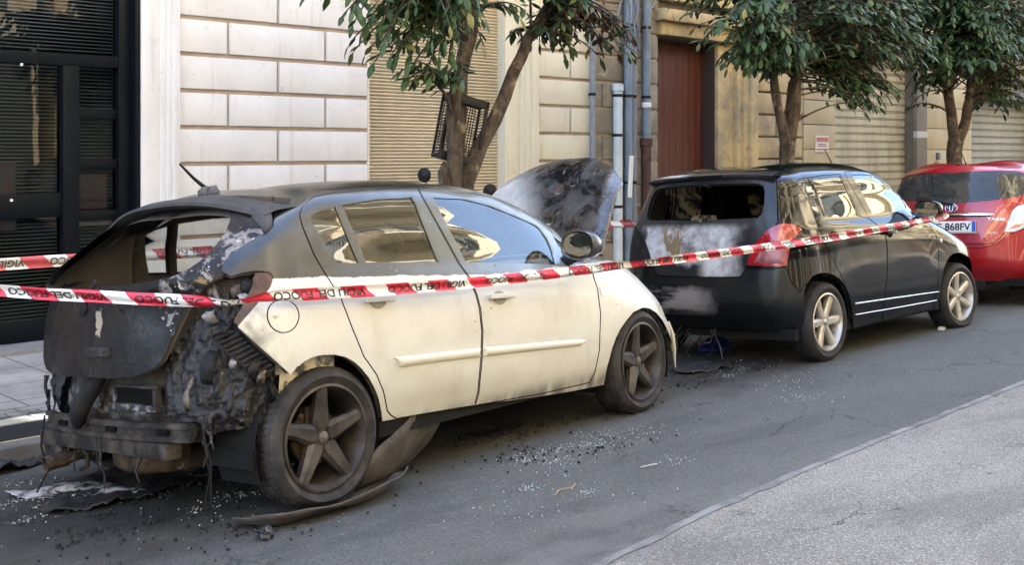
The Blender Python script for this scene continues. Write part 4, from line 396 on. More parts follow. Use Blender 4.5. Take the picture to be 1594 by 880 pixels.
RED_LINES = {"rear_window":[[0.0,0.915],[0.034,0.907],[0.075,0.907],[0.115,0.907],[0.161,0.911],[0.206,0.915],[0.252,0.918],[0.299,0.922],[0.348,0.927],[0.399,0.932],[0.452,0.937],[0.506,0.942],[0.554,0.948],[0.603,0.954],[0.652,0.959],[0.696,0.973],[0.737,0.987],[0.761,1.013],[0.788,1.04],[0.81,1.082],[0.838,1.125],[0.841,1.179],[0.848,1.236],[0.771,1.267],[0.715,1.303],[0.645,1.301],[0.575,1.296],[0.51,1.294],[0.446,1.293],[0.385,1.294],[0.32,1.293],[0.257,1.292],[0.197,1.292],[0.138,1.292],[0.078,1.292],[0.016,1.292],[0.0,1.273]],"hatch_edge":[[0.0,0.448],[0.041,0.45],[0.088,0.451],[0.134,0.452],[0.18,0.454],[0.225,0.456],[0.27,0.457],[0.314,0.458],[0.357,0.459],[0.399,0.46],[0.424,0.486],[0.449,0.512],[0.468,0.541],[0.486,0.57],[0.497,0.606],[0.51,0.643],[0.524,0.68],[0.548,0.728],[0.574,0.779],[0.613,0.824],[0.658,0.871],[0.695,0.918],[0.727,0.964],[0.754,1.025],[0.786,1.088],[0.807,1.15],[0.831,1.212],[0.89,1.281]],"lamp":[[0.486,0.576],[0.504,0.628],[0.524,0.68],[0.542,0.716],[0.561,0.753],[0.583,0.793],[0.612,0.82],[0.644,0.847],[0.704,0.861],[0.76,0.874],[0.758,0.823],[0.757,0.775],[0.758,0.733],[0.736,0.698],[0.716,0.663],[0.699,0.627],[0.656,0.611],[0.615,0.592],[0.575,0.574],[0.53,0.575]],"chrome":[[0.0,0.771],[0.042,0.773],[0.089,0.774],[0.135,0.775],[0.181,0.776],[0.225,0.778],[0.269,0.779],[0.312,0.781],[0.356,0.783],[0.335,0.756],[0.315,0.732],[0.271,0.729],[0.227,0.727],[0.183,0.724],[0.137,0.724],[0.09,0.724],[0.043,0.724],[0.0,0.717]],"bumper_edge":[[0.0,0.395],[0.046,0.403],[0.099,0.405],[0.151,0.408],[0.202,0.41],[0.252,0.412],[0.301,0.414],[0.344,0.427],[0.386,0.44],[0.426,0.453],[0.456,0.483],[0.485,0.513],[0.514,0.543],[0.558,0.561],[0.603,0.58],[0.649,0.598],[0.697,0.614]],"crease":[[0.0,0.197],[0.039,0.207],[0.095,0.215],[0.15,0.223],[0.203,0.23],[0.255,0.236],[0.305,0.243],[0.352,0.249],[0.398,0.256],[0.442,0.263],[0.487,0.269],[0.534,0.275],[0.583,0.29],[0.635,0.305],[0.686,0.319]],"plate":[[0.009,0.637]],"emblem":[[0.0,0.843]],"badge":[[0.419,0.709]],"badge2":[[0.389,0.566]]}
# ---------------------------------------------------------------- car building helpers
def poly_dist(P, line):
    """distance of points P (n,2) to a polyline"""
    L = np.asarray(line, float); d = np.full(len(P), 1e9)
    for a, b in zip(L[:-1], L[1:]):
        ab = b - a; t = np.clip(((P - a) @ ab) / max(ab @ ab, 1e-12), 0, 1)
        d = np.minimum(d, np.linalg.norm(P - a - t[:, None] * ab, axis=1))
    return d
def in_poly(P, poly):
    L = np.asarray(poly, float); x, y = P[:, 0], P[:, 1]; c = np.zeros(len(P), bool)
    for a, b in zip(L, np.roll(L, -1, 0)):
        m = (a[1] > y) != (b[1] > y)
        with np.errstate(divide='ignore', invalid='ignore'):
            c ^= m & (x < (b[0] - a[0]) * (y - a[1]) / (b[1] - a[1]) + a[0])
    return c
def closed_poly(p): return list(p) + [p[0]]
def offset_line(line, d, closed):
    L = np.asarray(line, float)
    if closed: t = np.roll(L, -1, 0) - np.roll(L, 1, 0)
    else: t = np.gradient(L, axis=0)
    t = t / np.maximum(np.linalg.norm(t, axis=1, keepdims=True), 1e-9)
    return L + np.stack([-t[:, 1], t[:, 0]], 1) * d
def resample(line, step, closed=False):
    L = [np.array(p, float) for p in (closed_poly(line) if closed else line)]; out = [L[0]]
    for a, b in zip(L[:-1], L[1:]):
        k = max(1, int(np.ceil(np.linalg.norm(b - a) / step)))
        for j in range(1, k + 1): out.append(a + (b - a) * j / k)
    if closed: out.pop()
    return np.array(out)
def area(p): 
    p = np.asarray(p); return .5*np.sum(p[:, 0]*np.roll(p[:, 1], -1) - np.roll(p[:, 0], -1)*p[:, 1])
def panel_mesh(S, seams, outlines, du=.05):
    """triangulates the half body with every outline as an edge.
    seams: [(line, closed, width)] become grooves; outlines: [(line, closed, sink)]"""
    V = []; E = []; sink = {}
    def put(line, closed, sk=0.):
        n0 = len(V); 
        for p in line: V.append(tuple(p)); sink[len(V)-1] = sk
        n = len(line)
        for i in range(n if closed else n-1): E.append((n0+i, n0+(i+1) % n))
    allp = []
    for line, closed, wd in seams:
        L = resample(line, .03, closed)
        put(offset_line(L, wd/2, closed), closed); put(L, closed, -.012); put(offset_line(L, -wd/2, closed), closed)
        allp.append((closed_poly(L) if closed else L, wd/2 + .008))
    for line, closed, sk in outlines:
        L = resample(line, .03, closed); put(L, closed, sk); allp.append((closed_poly(L) if closed else L, .009))
    put([(0, 0), (S.U, 0), (S.U, S.V), (0, S.V)], False)
    E.append((len(V)-1, len(V)-4))
    gu = np.unique(np.concatenate([np.linspace(a, b, max(2, int(np.ceil((b-a)/du)) + 1)) for a, b in zip(S.ks[1:-2], S.ks[2:-1])]))
    gv = np.unique(np.concatenate([np.linspace(a, b, max(2, int(np.ceil((b-a)/du)) + 1)) for a, b in zip(S.kt[:-1], S.kt[1:])]))
    G = np.array([(a, b) for a in gu for b in gv]); ok = np.ones(len(G), bool)
    for L, d in allp: ok &= poly_dist(G, L) > d
    V += [tuple(g) for g in G[ok]]
    v2, e2, f2, ov, oe, of = delaunay_2d_cdt([Vector(v) for v in V], E, [], 0, 1e-5)
    uv = np.array([v[:] for v in v2]); F = np.array([list(f) for f in f2])
    sk = np.zeros(len(uv))
    for i, o in enumerate(ov):
        for k in o:
            if sink.get(k): sk[i] = sink[k]
    cen = uv[F].mean(1)
    good = (cen[:, 0] > 0) & (cen[:, 0] < S.U) & (cen[:, 1] > 0) & (cen[:, 1] < S.V)
    F = F[good]
    a2 = area3 = (uv[F[:, 1], 0]-uv[F[:, 0], 0])*(uv[F[:, 2], 1]-uv[F[:, 0], 1]) - (uv[F[:, 2], 0]-uv[F[:, 0], 0])*(uv[F[:, 1], 1]-uv[F[:, 0], 1])
    F[a2 < 0] = F[a2 < 0][:, ::-1]
    return uv, F, sk
class Panels:
    def __init__(s, S, seams, outlines, regions, du=.05):
        s.S = S; s.uv, s.F, s.sk = panel_mesh(S, seams, outlines, du)
        cen = s.uv[s.F].mean(1); s.reg = np.zeros(len(s.F), object); s.reg[:] = 'body'
        for name, poly in regions: s.reg[in_poly(cen, poly)] = name
        s.seam = np.zeros(len(s.F), bool)
        for line, closed, wd in seams:
            L = resample(line, .03, closed); L = closed_poly(L) if closed else L
            s.seam |= poly_dist(cen, L) < wd * .52
        s.X = S.ev(s.uv); s.N = S.nrm(s.uv)
    def part(s, name, regs, mats, parent, sides=(1, -1), sink=0., disp=None, flat=None):
        if flat is None: flat = .5 if 'glass' in name else 0
        """one mesh from the named regions; the second material colours the grooves"""
        sel = np.isin(s.reg.astype(str), regs); F = s.F[sel]; sm = s.seam[sel]
        ids = np.unique(F); mp = np.full(len(s.uv), -1); mp[ids] = np.arange(len(ids)); F = mp[F]
        vs, ns, fs, fm = [], [], [], []
        for sg in sides:
            X = s.X[ids] + s.N[ids] * (s.sk[ids] + sink)[:, None]; N = s.N[ids].copy()
            if flat: N = N*(1-flat) + N.mean(0)*flat; N /= np.linalg.norm(N, axis=1, keepdims=True)
            if disp is not None: X = X + N * disp(X)[:, None]
            X = X * [1, sg, 1]; N = N * [1, sg, 1]; n0 = sum(len(v) for v in vs)
            vs.append(X); ns.append(N); fs.append((F[:, ::-1] if sg > 0 else F) + n0); fm += list(sm.astype(int))
        mats = mats if isinstance(mats, (list, tuple)) else [mats]
        fm = [min(a, len(mats)-1) for a in fm]
        return mesh_obj(name, np.concatenate(vs), np.concatenate(fs), mats, parent, fm, normals=(np.concatenate(ns) if disp is None and sink > -.02 else None), smooth=True)
def surf_at(S, u, v, sg=-1):
    X = S.ev([(u, v)])[0] * [1, sg, 1]; N = S.nrm([(u, v)])[0] * [1, sg, 1]
    return Vector(X), Vector(N)
def solid_patch(S, poly, thick, name, mat, parent, sg=-1, lift=.001, step=.02, round_=.35):
    """a raised pad (moulding, lamp lens, badge) lying on the body inside a uv outline"""
    L = resample(poly, step, True); 
    if area(L) < 0: L = L[::-1]
    inn = offset_line(L, min(thick*.8, .012), True)
    c = np.asarray(L).mean(0)
    V = [tuple(p) for p in L] + [tuple(p) for p in inn]; n = len(L)
    E = [(i, (i+1) % n) for i in range(n)] + [(n+i, n+(i+1) % n) for i in range(n)]
    mn, mx = L.min(0), L.max(0)
    g = [(a, b) for a in np.arange(mn[0], mx[0], step*2) for b in np.arange(mn[1], mx[1], step*2)]
    if g:
        g = np.array(g); k = in_poly(g, inn); 
        if k.any(): k &= poly_dist(g, closed_poly(inn)) > .008
        V += [tuple(p) for p in g[k]]
    v2, e2, f2, ov, oe, of = delaunay_2d_cdt([Vector(v) for v in V], E, [], 1, 1e-6)
    uv = np.array([v[:] for v in v2]); X = S.ev(uv); N = S.nrm(uv)
    h = np.full(len(uv), lift + thick)
    for i, o in enumerate(ov):
        if any(k < n for k in o): h[i] = lift - .004
    vs = (X + N*h[:, None]) * [1, sg, 1]
    fs = [tuple(f) if sg > 0 else tuple(f)[::-1] for f in f2]
    o = mesh_obj(name, vs, fs, mat, parent, smooth=True)
    return o
def car_pose(name, T, yaw, pitch, roll):
    o = empty(name, T); o.rotation_mode = 'XYZ'
    m = Matrix.Rotation(yaw, 3, 'Z') @ Matrix.Rotation(pitch, 3, 'Y') @ Matrix.Rotation(roll, 3, 'X')
    o.rotation_euler = m.to_euler('XYZ'); return o
def tyre_profile(R_, rr, w):
    # (radius, y) with the outer face at y=0 going inward to y=w
    return [(rr-.008, .012), (rr+.012, .004), (rr+.02, .0), ((R_+rr)/2, -.012), (R_-.022, -.004), (R_-.007, .012), (R_, .03), (R_+.001, w/2), (R_, w-.03), (R_-.007, w-.012), (R_-.022, w+.004), ((R_+rr)/2, w+.012), (rr+.01, w), (rr-.01, w-.01)]
def make_wheel(car, loc, outward, spec, mats, steer=0, camber=0, spin=0, flat=0):
    """wheel part (rim and spokes) with tyre, brake disc and hub cap as sub-parts; outward = -1 for the right side"""
    R_, rr, wd = spec['R'], spec['rim'], spec['w']
    w_ = MB(); sg = outward
    # barrel and lip, local y points outward after the mirror
    prof = [(rr, .006), (rr+.006, .0), (rr-.006, -.004), (rr-.012, .010), (rr-.022, .03), (rr-.03, .09), (rr-.03, wd-.02), (rr, wd-.005)]
    w_.lathe(prof, 56)
    ns = spec['spokes']
    for k in range(ns):
        a = 2*math.pi*k/ns + spin; ca, sa = math.cos(a), math.sin(a)
        def P(r, t, d): return (ca*r - sa*t, d, sa*r + ca*t)
        rows = spec['spoke']                           # (radius, half width, depth of the ridge, depth of the edge)
        vs = []; fs = []
        for r, hw, d0, d1 in rows:
            vs += [P(r, -hw, d1+.028), P(r, -hw, d1), P(r, -hw*.55, d0), P(r, hw*.55, d0), P(r, hw, d1), P(r, hw, d1+.028)]
        for i in range(len(rows)-1):
            for j in range(5): fs.append((i*6+j, i*6+j+1, (i+1)*6+j+1, (i+1)*6+j))
        w_.add(vs, fs)
    hr = spec['hub']; w_.lathe([(0, spec['hd']), (hr*.55, spec['hd']), (hr, spec['hd']+.008), (hr+.004, spec['hd']+.05), (0, spec['hd']+.05)], 30)
    def flip(o):
        me = o.data
        if sg > 0:
            co = np.empty(len(me.vertices)*3); me.vertices.foreach_get('co', co); co = co.reshape(-1, 3)*[1, -1, 1]; me.vertices.foreach_set('co', co.ravel()); me.flip_normals()
    o = w_.build('wheel', mats['rim'], car, auto=32); flip(o)
    t = MB(); t.lathe(tyre_profile(R_, rr, wd), 72, closed=True)
    nt_ = 64
    for k in range(nt_):                                # tread blocks
        a0, a1 = 2*math.pi*(k+.1)/nt_, 2*math.pi*(k+.82)/nt_
        for y0, y1, sh in ((.016, .05, 0), (.057, wd/2-.012, .3), (wd/2-.004, wd/2+.012, .6), (wd/2+.02, wd-.057, .3), (wd-.05, wd-.016, 0)):
            s_ = sh*2*math.pi/nt_
            vs = []
            for r in (R_-.003, R_+.0065):
                for (a, y) in ((a0+s_, y0), (a1+s_, y0), (a1+s_+.02, y1), (a0+s_+.02, y1)):
                    rq = r - (.008 if min(y, wd-y) < .02 else 0)
                    vs.append((rq*math.cos(a), y, rq*math.sin(a)))
            t.add(vs, [(4, 5, 6, 7), (0, 1, 5, 4), (1, 2, 6, 5), (2, 3, 7, 6), (3, 0, 4, 7)])
    to = t.build('tyre', mats['tyre'], o, auto=40)
    if flat:
        me = to.data; co = np.empty(len(me.vertices)*3); me.vertices.foreach_get('co', co); co = co.reshape(-1, 3)
        low = co[:, 2] < -(R_-flat); k = np.where(low, (-(R_-flat) - co[:, 2]), 0)
        co[:, 2] += k*.92
        b = np.clip((-co[:, 2] - rr*.75)/(R_-rr*.75), 0, 1)**2
        rad = np.hypot(co[:, 0], co[:, 2]); bul = b*np.sin(np.clip((rad-rr)/(R_-rr), 0, 1)*math.pi)*.02
        co[:, 1] += np.where(co[:, 1] < wd/2, -bul, bul)
        me.vertices.foreach_set('co', co.ravel()); me.update()
    flip(to)
    d = MB(); d.lathe([(.04, .085), (.125, .085), (.128, .09), (.128, .105), (.04, .105)], 40)
    d.box((-.06, .07, .05), (.06, .12, .14), .01)
    flip(d.build('brake_disc', mats['disc'], o, auto=35))
    for k in range(spec.get('bolts', 5)):
        a = 2*math.pi*(k+.5)/spec.get('bolts', 5) + spin
        bo = MB(); bo.lathe([(0, spec['hd']-.006), (.009, spec['hd']-.005), (.0095, spec['hd']+.02)], 8, c=(.047*math.cos(a), 0, .047*math.sin(a))); flip(bo.build('wheel_bolt', mats['bolt'], o, auto=35))
    cp = MB(); cp.lathe([(0, spec['hd']-.010), (.018, spec['hd']-.009), (.026, spec['hd']-.004), (.027, spec['hd']+.004)], 24)
    flip(cp.build('hub_cap', mats['cap'], o, auto=35))
    o.location = loc; o.rotation_euler = (camber, 0, steer)
    return o
def make_seats(car, mat, x_front, x_rear, zf=.36):
    for y in (-.36, .36):
        b = MB(); b.box((x_front-.02, y-.24, zf), (x_front+.5, y+.24, zf+.16), .05)
        m = Matrix.Translation((x_front, y, zf+.12)) @ Matrix.Rotation(R(-18), 4, 'Y')
        b.box((-.07, -.235, 0), (.06, .235, .58), .05, m)
        b.box((-.05, -.12, .62), (.04, .12, .82), .04, m); b.box((-.01, -.06, .55), (.01, .06, .64), 0, m)
        b.build('front_seat', mat, car, auto=50)
    b = MB(); b.box((x_rear, -.6, zf), (x_rear+.45, .6, zf+.16), .05)
    m = Matrix.Translation((x_rear+.02, 0, zf+.12)) @ Matrix.Rotation(R(-20), 4, 'Y')
    b.box((-.08, -.6, 0), (.06, .6, .5), .05, m)
    for y in (-.38, .38): b.box((-.05, y-.12, .51), (.03, y+.12, .66), .04, m)
    b.build('rear_seat', mat, car, auto=50)
def mirror_part(car, S, u, v, mats, sg=-1, sc=1.0, dx=0):
    p, n = surf_at(S, u, v, sg)
    k = MB(); c = p + Vector((dx+.0, sg*.115*sc, .085*sc))
    # rounded shell, glass facing the rear
    vs = []; fs = []; nn = 20; prof = [(-.045, .86), (-.052, .95), (-.045, 1.0), (-.01, 1.0), (.04, .9), (.075, .68), (.095, .4), (.102, .02)]
    for xo, q in prof:
        for a in range(nn):
            t = 2*math.pi*a/nn; cy, cz = math.cos(t), math.sin(t)
            e = 2.6; rad = (abs(cy)**e + abs(cz)**e)**(-1/e)
            vs.append(c + Vector((xo*sc, cy*rad*q*.105*sc - sg*0, cz*rad*q*.075*sc)))
    for i in range(len(prof)-1):
        for a in range(nn): fs.append((i*nn+a, i*nn+(a+1) % nn, (i+1)*nn+(a+1) % nn, (i+1)*nn+a))
    fs.append(tuple((len(prof)-1)*nn+a for a in range(nn)))
    k.add(vs, fs)
    o = k.build('wing_mirror', mats['shell'], car, auto=60)
    a = MB(); a.tube([p + Vector((dx, -sg*.02, .0)), p + Vector((dx, sg*.05, .02)), c + Vector((0.01, -sg*.03, -.05*sc))], [.035, .03, .03], 10)
    a.build('mirror_arm', mats['arm'], o, auto=50)
    g = MB(); vs = [c + Vector((-.047*sc, math.cos(2*math.pi*i/nn)*(abs(math.cos(2*math.pi*i/nn))**2.6+abs(math.sin(2*math.pi*i/nn))**2.6)**(-1/2.6)*.088*sc, math.sin(2*math.pi*i/nn)*(abs(math.cos(2*math.pi*i/nn))**2.6+abs(math.sin(2*math.pi*i/nn))**2.6)**(-1/2.6)*.062*sc)) for i in range(nn)]
    g.add(vs, [tuple(range(nn))]); g.build('mirror_glass', mats['glass'], o)
    return o
def door_handle(door, S, u, v, mats, sg=-1, L=.19, recess=True):
    p, n = surf_at(S, u, v, sg); q, _ = surf_at(S, u+.1, v, sg)
    t = (q - p).normalized(); up = n.cross(t); up = up if up.z > 0 else -up
    fr = Matrix((t, up, n)).transposed().to_4x4(); fr.translation = p
    b = MB(); b.box((-L/2, -.014, .018), (L/2, .014, .036), .011, fr); b.box((-L/2+.005, -.011, -.01), (-L/2+.045, .011, .028), .008, fr); b.box((L/2-.045, -.011, -.01), (L/2-.005, .011, .028), .008, fr)
    h = b.build('handle', mats['handle'], door, auto=50)
    if recess:
        # the finger bowl: a shallow dark dish under the grip
        vs = []; fs = []; nn = 24
        for ring, (q_, d) in enumerate(((1.0, .0025), (.8, .0045), (.45, .0055), (0.02, .006))):
            for a in range(nn):
                th = 2*math.pi*a/nn; vs.append(fr @ Vector((.055*q_*math.cos(th), -.006+.036*q_*math.sin(th), d)))
        for i in range(3):
            for a in range(nn): fs.append((i*nn+a, i*nn+(a+1) % nn, (i+1)*nn+(a+1) % nn, (i+1)*nn+a))
        c = MB(); c.add(vs, fs); c.build('finger_bowl', mats['bowl'], door, auto=60)
    return h
def underbody(car, mat, x0, x1, w, axles, z=.22, R_=.36, hole=None):
    b = MB(); ax = sorted(axles); xs = [x0]
    for a in ax: xs += [a-R_, a+R_]
    xs.append(x1)
    for i in range(0, len(xs), 2): b.box((xs[i], -w, z), (xs[i+1], w, z+.08))
    for a in ax: b.box((a-R_, -w+.26, z+.002), (a+R_, w-.26, z+.082))
    b.build('floor_pan', mat, car)
    for a in ax:
        for sg in (-1, 1):
            k = MB(); n = 14; vs = []; fs = []
            for i in range(n+1):
                t = math.pi*(-.12 + 1.24*i/n)
                for y in (w+.01, w-.27): vs.append((a+R_*math.cos(t), sg*y, .30+R_*math.sin(t)))
            for i in range(n): fs.append((2*i, 2*i+1, 2*i+3, 2*i+2))
            fs.append(tuple(2*i+1 for i in range(n+1)))
            k.add(vs, fs); k.build('wheel_arch_liner', mat, car, auto=40)
# ---------------------------------------------------------------- ground
def gz(y):
    """height of the ground across the street: the road falls to the gutter, the pavement rises to the houses"""
    if y <= 0: return .075
    if y <= 4.25: return .075*(1 - (y/4.25)**2)
    if y <= 6.40: return -.06*(y-4.25)
    return -.045 + .02*(y-6.40)
KERB = 6.40
def asphalt(name, c, c2, c3, grain, burn=False):
    m = Mat(name, c, .85, 0, .35); p = m.geo(); x, y, z = m.xyz(p)
    big = m.noise(m.scale(p, .35, .8, 1), 1.9, 7, .68); g = m.noise(p, 170, 2, .7); v = m.voro(p, 110)
    col = m.mix(m.step(big, .3, .75), c, c2)
    col = m.mix(m.step(g, .48, .75), col, c3)
    s2 = m.voro(p, 60); col = m.mix(m.math('MULTIPLY', m.step(s2, .34, .20), .55), col, (c3[0]*1.2, c3[1]*1.2, c3[2]*1.18)); s3 = m.voro(m.scale(p, 1, 1, 1, (3.3, 1.7, 0)), 38); col = m.mix(m.math('MULTIPLY', m.step(s3, .30, .18), .6), col, (c[0]*.5, c[1]*.5, c[2]*.5))
    col = m.mix(m.math('MULTIPLY', m.step(g, .5, .28), .55), col, (c[0]*.35, c[1]*.35, c[2]*.35))
    pat = m.step(m.noise(m.scale(p, .5, 1.3, 1, (7, 3, 0)), 1.1, 7, .62, .4), .50, .60)
    col = m.mix(m.math('MULTIPLY', pat, .62), col, m.mix(.5, col, (c[0]*.45, c[1]*.45, c[2]*.45)))
    ck = m.voro(m.n('VectorMath', operation='ADD', i_0=p, i_1=m.n('VectorMath', operation='SCALE', i_0=m.noise(p, 2.2, 5, .6, 0, 1), i_Scale=.6).outputs[0]).outputs[0], .75, 'DISTANCE_TO_EDGE')
    ck = m.math('MULTIPLY', m.step(ck, .008, .003), m.step(m.noise(p, .8, 3), .48, .56)); col = m.mix(m.math('MULTIPLY', ck, .7), col, (c[0]*.25, c[1]*.25, c[2]*.25))
    if burn:
        # soot washed out from under the burnt cars, and drips of dried dust
        d = m.n('VectorMath', operation='DISTANCE', i_0=m.scale(p, .62, 1, 0)); d.inputs[1].default_value = (1.75, 5.0, 0)
        f = m.step(m.math('ADD', d.outputs['Value'], m.math('MULTIPLY', m.noise(p, 2.2, 6, .65), 1.3)), 2.05, .95)
        d2 = m.n('VectorMath', operation='DISTANCE', i_0=m.scale(p, .8, 1, 0)); d2.inputs[1].default_value = (5.6, 5.2, 0)
        f2 = m.step(m.math('ADD', d2.outputs['Value'], m.math('MULTIPLY', m.noise(p, 2.2, 6, .65), 1.3)), 2.0, .95)
        f = m.math('MAXIMUM', f, f2)
        col = m.mix(m.math('MULTIPLY', f, .85), col, m.mix(m.step(m.noise(p, 14, 6, .7), .4, .7), (.006, .0065, .008), (.022, .021, .020)))
        dust = m.math('MULTIPLY', m.step(m.noise(m.scale(p, .6, 1.3, 1, (3, 1, 0)), 1.7, 7, .65), .40, .62), m.step(m.math('ADD', y, m.math('MULTIPLY', x, .12)), 3.95, 3.2))
        col = m.mix(m.math('MULTIPLY', dust, .7), col, (.15, .145, .135))
    m.set(color=col, rough=m.ramp(g, (.3, .7), (.7, .95)))
    m.bump(m.math('ADD', m.math('MULTIPLY', g, .6), v), grain, .006); return m.m
rd = asphalt('dark_asphalt', (.060, .060, .054), (.084, .083, .074), (.15, .148, .135), .5, True)
ys = [-30, -9, -6, -3, -1, 0] + [4.25*k/14 for k in range(1, 15)] + [4.25 + (KERB-4.25)*k/8 for k in range(1, 9)]
xs = [-60, -20, -5, 0, 5, 10, 20, 40, 120]
v = [(x, y, gz(y)) for x in xs for y in ys]; n = len(ys)
tag(mesh_obj('road', v, [(i*n+j, (i+1)*n+j, (i+1)*n+j+1, i*n+j+1) for i in range(len(xs)-1) for j in range(n-1)], rd, smooth=True), kind='structure')
# older, paler surface of the middle of the road, its ragged edge runs beside the parked cars
edge = [(-60, 1.6), (-6, 2.3), (0, 2.55), (2.2, 2.68), (3.28, 2.775), (4.06, 2.86), (5.1, 2.915), (6.84, 2.953), (7.85, 2.98), (12, 3.05), (20, 3.1), (120, 3.4)]
e2 = []
rg = random.Random(11)
for (a, b), (c, d) in zip(edge[:-1], edge[1:]):
    k = max(1, int(min(120, (c-a)/.08)))
    for j in range(k): t = j/k; e2.append((a+(c-a)*t, b+(d-b)*t + (rg.uniform(-.005, .005) if -8 < a < 20 else 0)))
e2.append(edge[-1])
rows = [0, .06, .5, 1.0, 3, 7, 12, 20]
def rz(y): return gz(y)+.004
v = []; f = []
for x, y in e2:
    for r in rows: yy = y-r; v.append((x, yy, rz(yy)))
m_ = len(rows); f = [(i*m_+j, i*m_+j+1, (i+1)*m_+j+1, (i+1)*m_+j) for i in range(len(e2)-1) for j in range(m_-1)]
old = asphalt('old_pale_asphalt', (.15, .140, .122), (.25, .236, .208), (.42, .40, .35), 1.0)
tag(mesh_obj('old_asphalt', v, f, old, smooth=True), kind='structure')
def seam_mat():
    m = Mat('dusty_joint', (.22, .23, .23), .9); p = m.geo(); m.set(color=m.mix(m.step(m.noise(p, 5, 6, .7), .35, .6), (.10, .10, .092), (.20, .20, .185))); m.bump(m.noise(p, 120, 2), .4, .004); return m.m
v = []
for i, (x, y) in enumerate(e2):
    w_ = .028 + .010*noise.noise(Vector((x*1.3, 0, 0))) + rg.uniform(-.004, .004); v += [(x, y-.02 + .015*noise.noise(Vector((x*6, 0, 3))), gz(y-.02)+.0075), (x, y+w_, gz(y+w_)+.005)]
tag(mesh_obj('road_joint', v, [(2*i, 2*i+2, 2*i+3, 2*i+1) for i in range(len(e2)-1)], seam_mat(), smooth=True), kind='structure')

def paving():
    m = Mat('stone_paving', (.2, .19, .17), .8, 0, .3); p = m.geo()
    b = m.n('TexBrick', i_Vector=m.scale(p, 1, 1, 1), offset=.0); b.inputs['Scale'].default_value = 1; b.inputs['Brick Width'].default_value = .50; b.inputs['Row Height'].default_value = .50
    b.inputs['Mortar Size'].default_value = .006; b.inputs['Color1'].default_value = (.30, .285, .255, 1); b.inputs['Color2'].default_value = (.38, .36, .32, 1); b.inputs['Mortar'].default_value = (.06, .055, .05, 1)
    b2 = m.n('TexBrick', i_Vector=p, offset=.5); b2.inputs['Scale'].default_value = 1; b2.inputs['Brick Width'].default_value = .2; b2.inputs['Row Height'].default_value = .1
    b2.inputs['Mortar Size'].default_value = .006; b2.inputs['Color1'].default_value = (.26, .245, .21, 1); b2.inputs['Color2'].default_value = (.34, .315, .275, 1); b2.inputs['Mortar'].default_value = (.05, .045, .04, 1)
    x, y, z = m.xyz(p); near = m.step(y, 7.32, 7.30)
    col = m.mix(near, b.outputs[0], b2.outputs[0]); col = m.mix(m.step(m.noise(p, 3, 6, .65), .35, .7), col, m.mix(.5, col, (.10, .09, .08)))
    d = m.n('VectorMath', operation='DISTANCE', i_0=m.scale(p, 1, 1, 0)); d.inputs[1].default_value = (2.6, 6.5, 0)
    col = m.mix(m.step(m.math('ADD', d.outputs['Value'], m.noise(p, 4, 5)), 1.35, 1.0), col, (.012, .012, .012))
    m.set(color=col); m.bump(m.math('ADD', m.noise(p, 60, 4), m.mix(near, b.outputs['Fac'], b2.outputs['Fac'])), .25, .004); return m.m
pv = MB(); ys = [KERB+.16 + (9.02-KERB-.16)*k/8 for k in range(9)]
pv.add([(x, y, gz(y)) for x in (-40, 0, 20, 60) for y in ys], [(i*9+j, (i+1)*9+j, (i+1)*9+j+1, i*9+j+1) for i in range(3) for j in range(8)])
tag(pv.build('pavement', paving()), kind='structure')
kb = MB(); xk = -20.; rg = random.Random(4)
kst = worn('kerb_stone', (.17, .15, .125), (.09, .08, .07), 4, .85, 0, .4, 7)
while xk < 50:
    L = rg.uniform(.9, 1.25); kb.box((xk+.004, KERB, -.35), (xk+L-.004, KERB+.158, gz(KERB+.1)+rg.uniform(0, .006)), .018); xk += L
tag(kb.build('kerb', kst, auto=40), kind='structure')
st = MB(); st.box((-10, 9.02, -.2), (4.86, 9.62, .035), .008); tag(st.build('door_step', worn('step_stone', (.24, .23, .21), (.16, .15, .14), 5, .7)), kind='structure')

# ---------------------------------------------------------------- houses on the left of the street
WY = 9.30
def plaster(name, base, stain, x_split=None, base2=None):
    m = Mat(name, base, .8, 0, .25); p = m.geo(); x, y, z = m.xyz(p)
    a = m.noise(m.scale(p, 1, 1, .5), 1.6, 6, .6); col = m.mix(m.step(a, .35, .75), base, stain)
    col = m.mix(m.math('MULTIPLY', m.step(m.noise(p, 12, 6, .7), .55, .75), .35), col, (stain[0]*.7, stain[1]*.7, stain[2]*.68))
    isl = m.n('NewGeometry').outputs['Random Per Island']; col = m.mix(m.math('MULTIPLY', isl, .16), col, stain)
    run = m.step(m.noise(m.scale(p, 5, 1, .35), 2.6, 6, .6), .56, .72); col = m.mix(m.math('MULTIPLY', run, .30), col, (stain[0]*.62, stain[1]*.60, stain[2]*.56))
    chip = m.step(m.noise(p, 15, 4, .6), .70, .715); col = m.mix(m.math('MULTIPLY', chip, .7), col, (.42, .38, .33))
    if x_split:
        st_ = m.noise(p, 2.3, 7, .65); b2 = m.mix(m.step(st_, .32, .66), base2[0], base2[1]); b2 = m.mix(m.step(m.noise(p, 6.5, 7, .7), .55, .7), b2, base2[2])
        col = m.mix(m.step(x, x_split-.01, x_split+.01), col, b2)
    m.set(color=col); m.bump(m.math('ADD', m.noise(p, 9, 5), m.math('MULTIPLY', m.noise(p, 70, 4), .5)), .35, .008); return m.m
white_pl = plaster('white_plaster', (.72, .72, .74), (.63, .62, .62))
cream_pl = plaster('cream_plaster', (.66, .62, .50), (.58, .53, .41), 10.74, ((.33, .29, .22), (.20, .175, .135), (.46, .40, .29)))
groove = worn('joint_plaster', (.46, .38, .31), (.36, .29, .24), 5, .9)
stone = plaster('weathered_stone', (.36, .30, .21), (.24, .205, .15), .1, ((.56, .43, .22), (.30, .25, .17), (.17, .145, .11)))
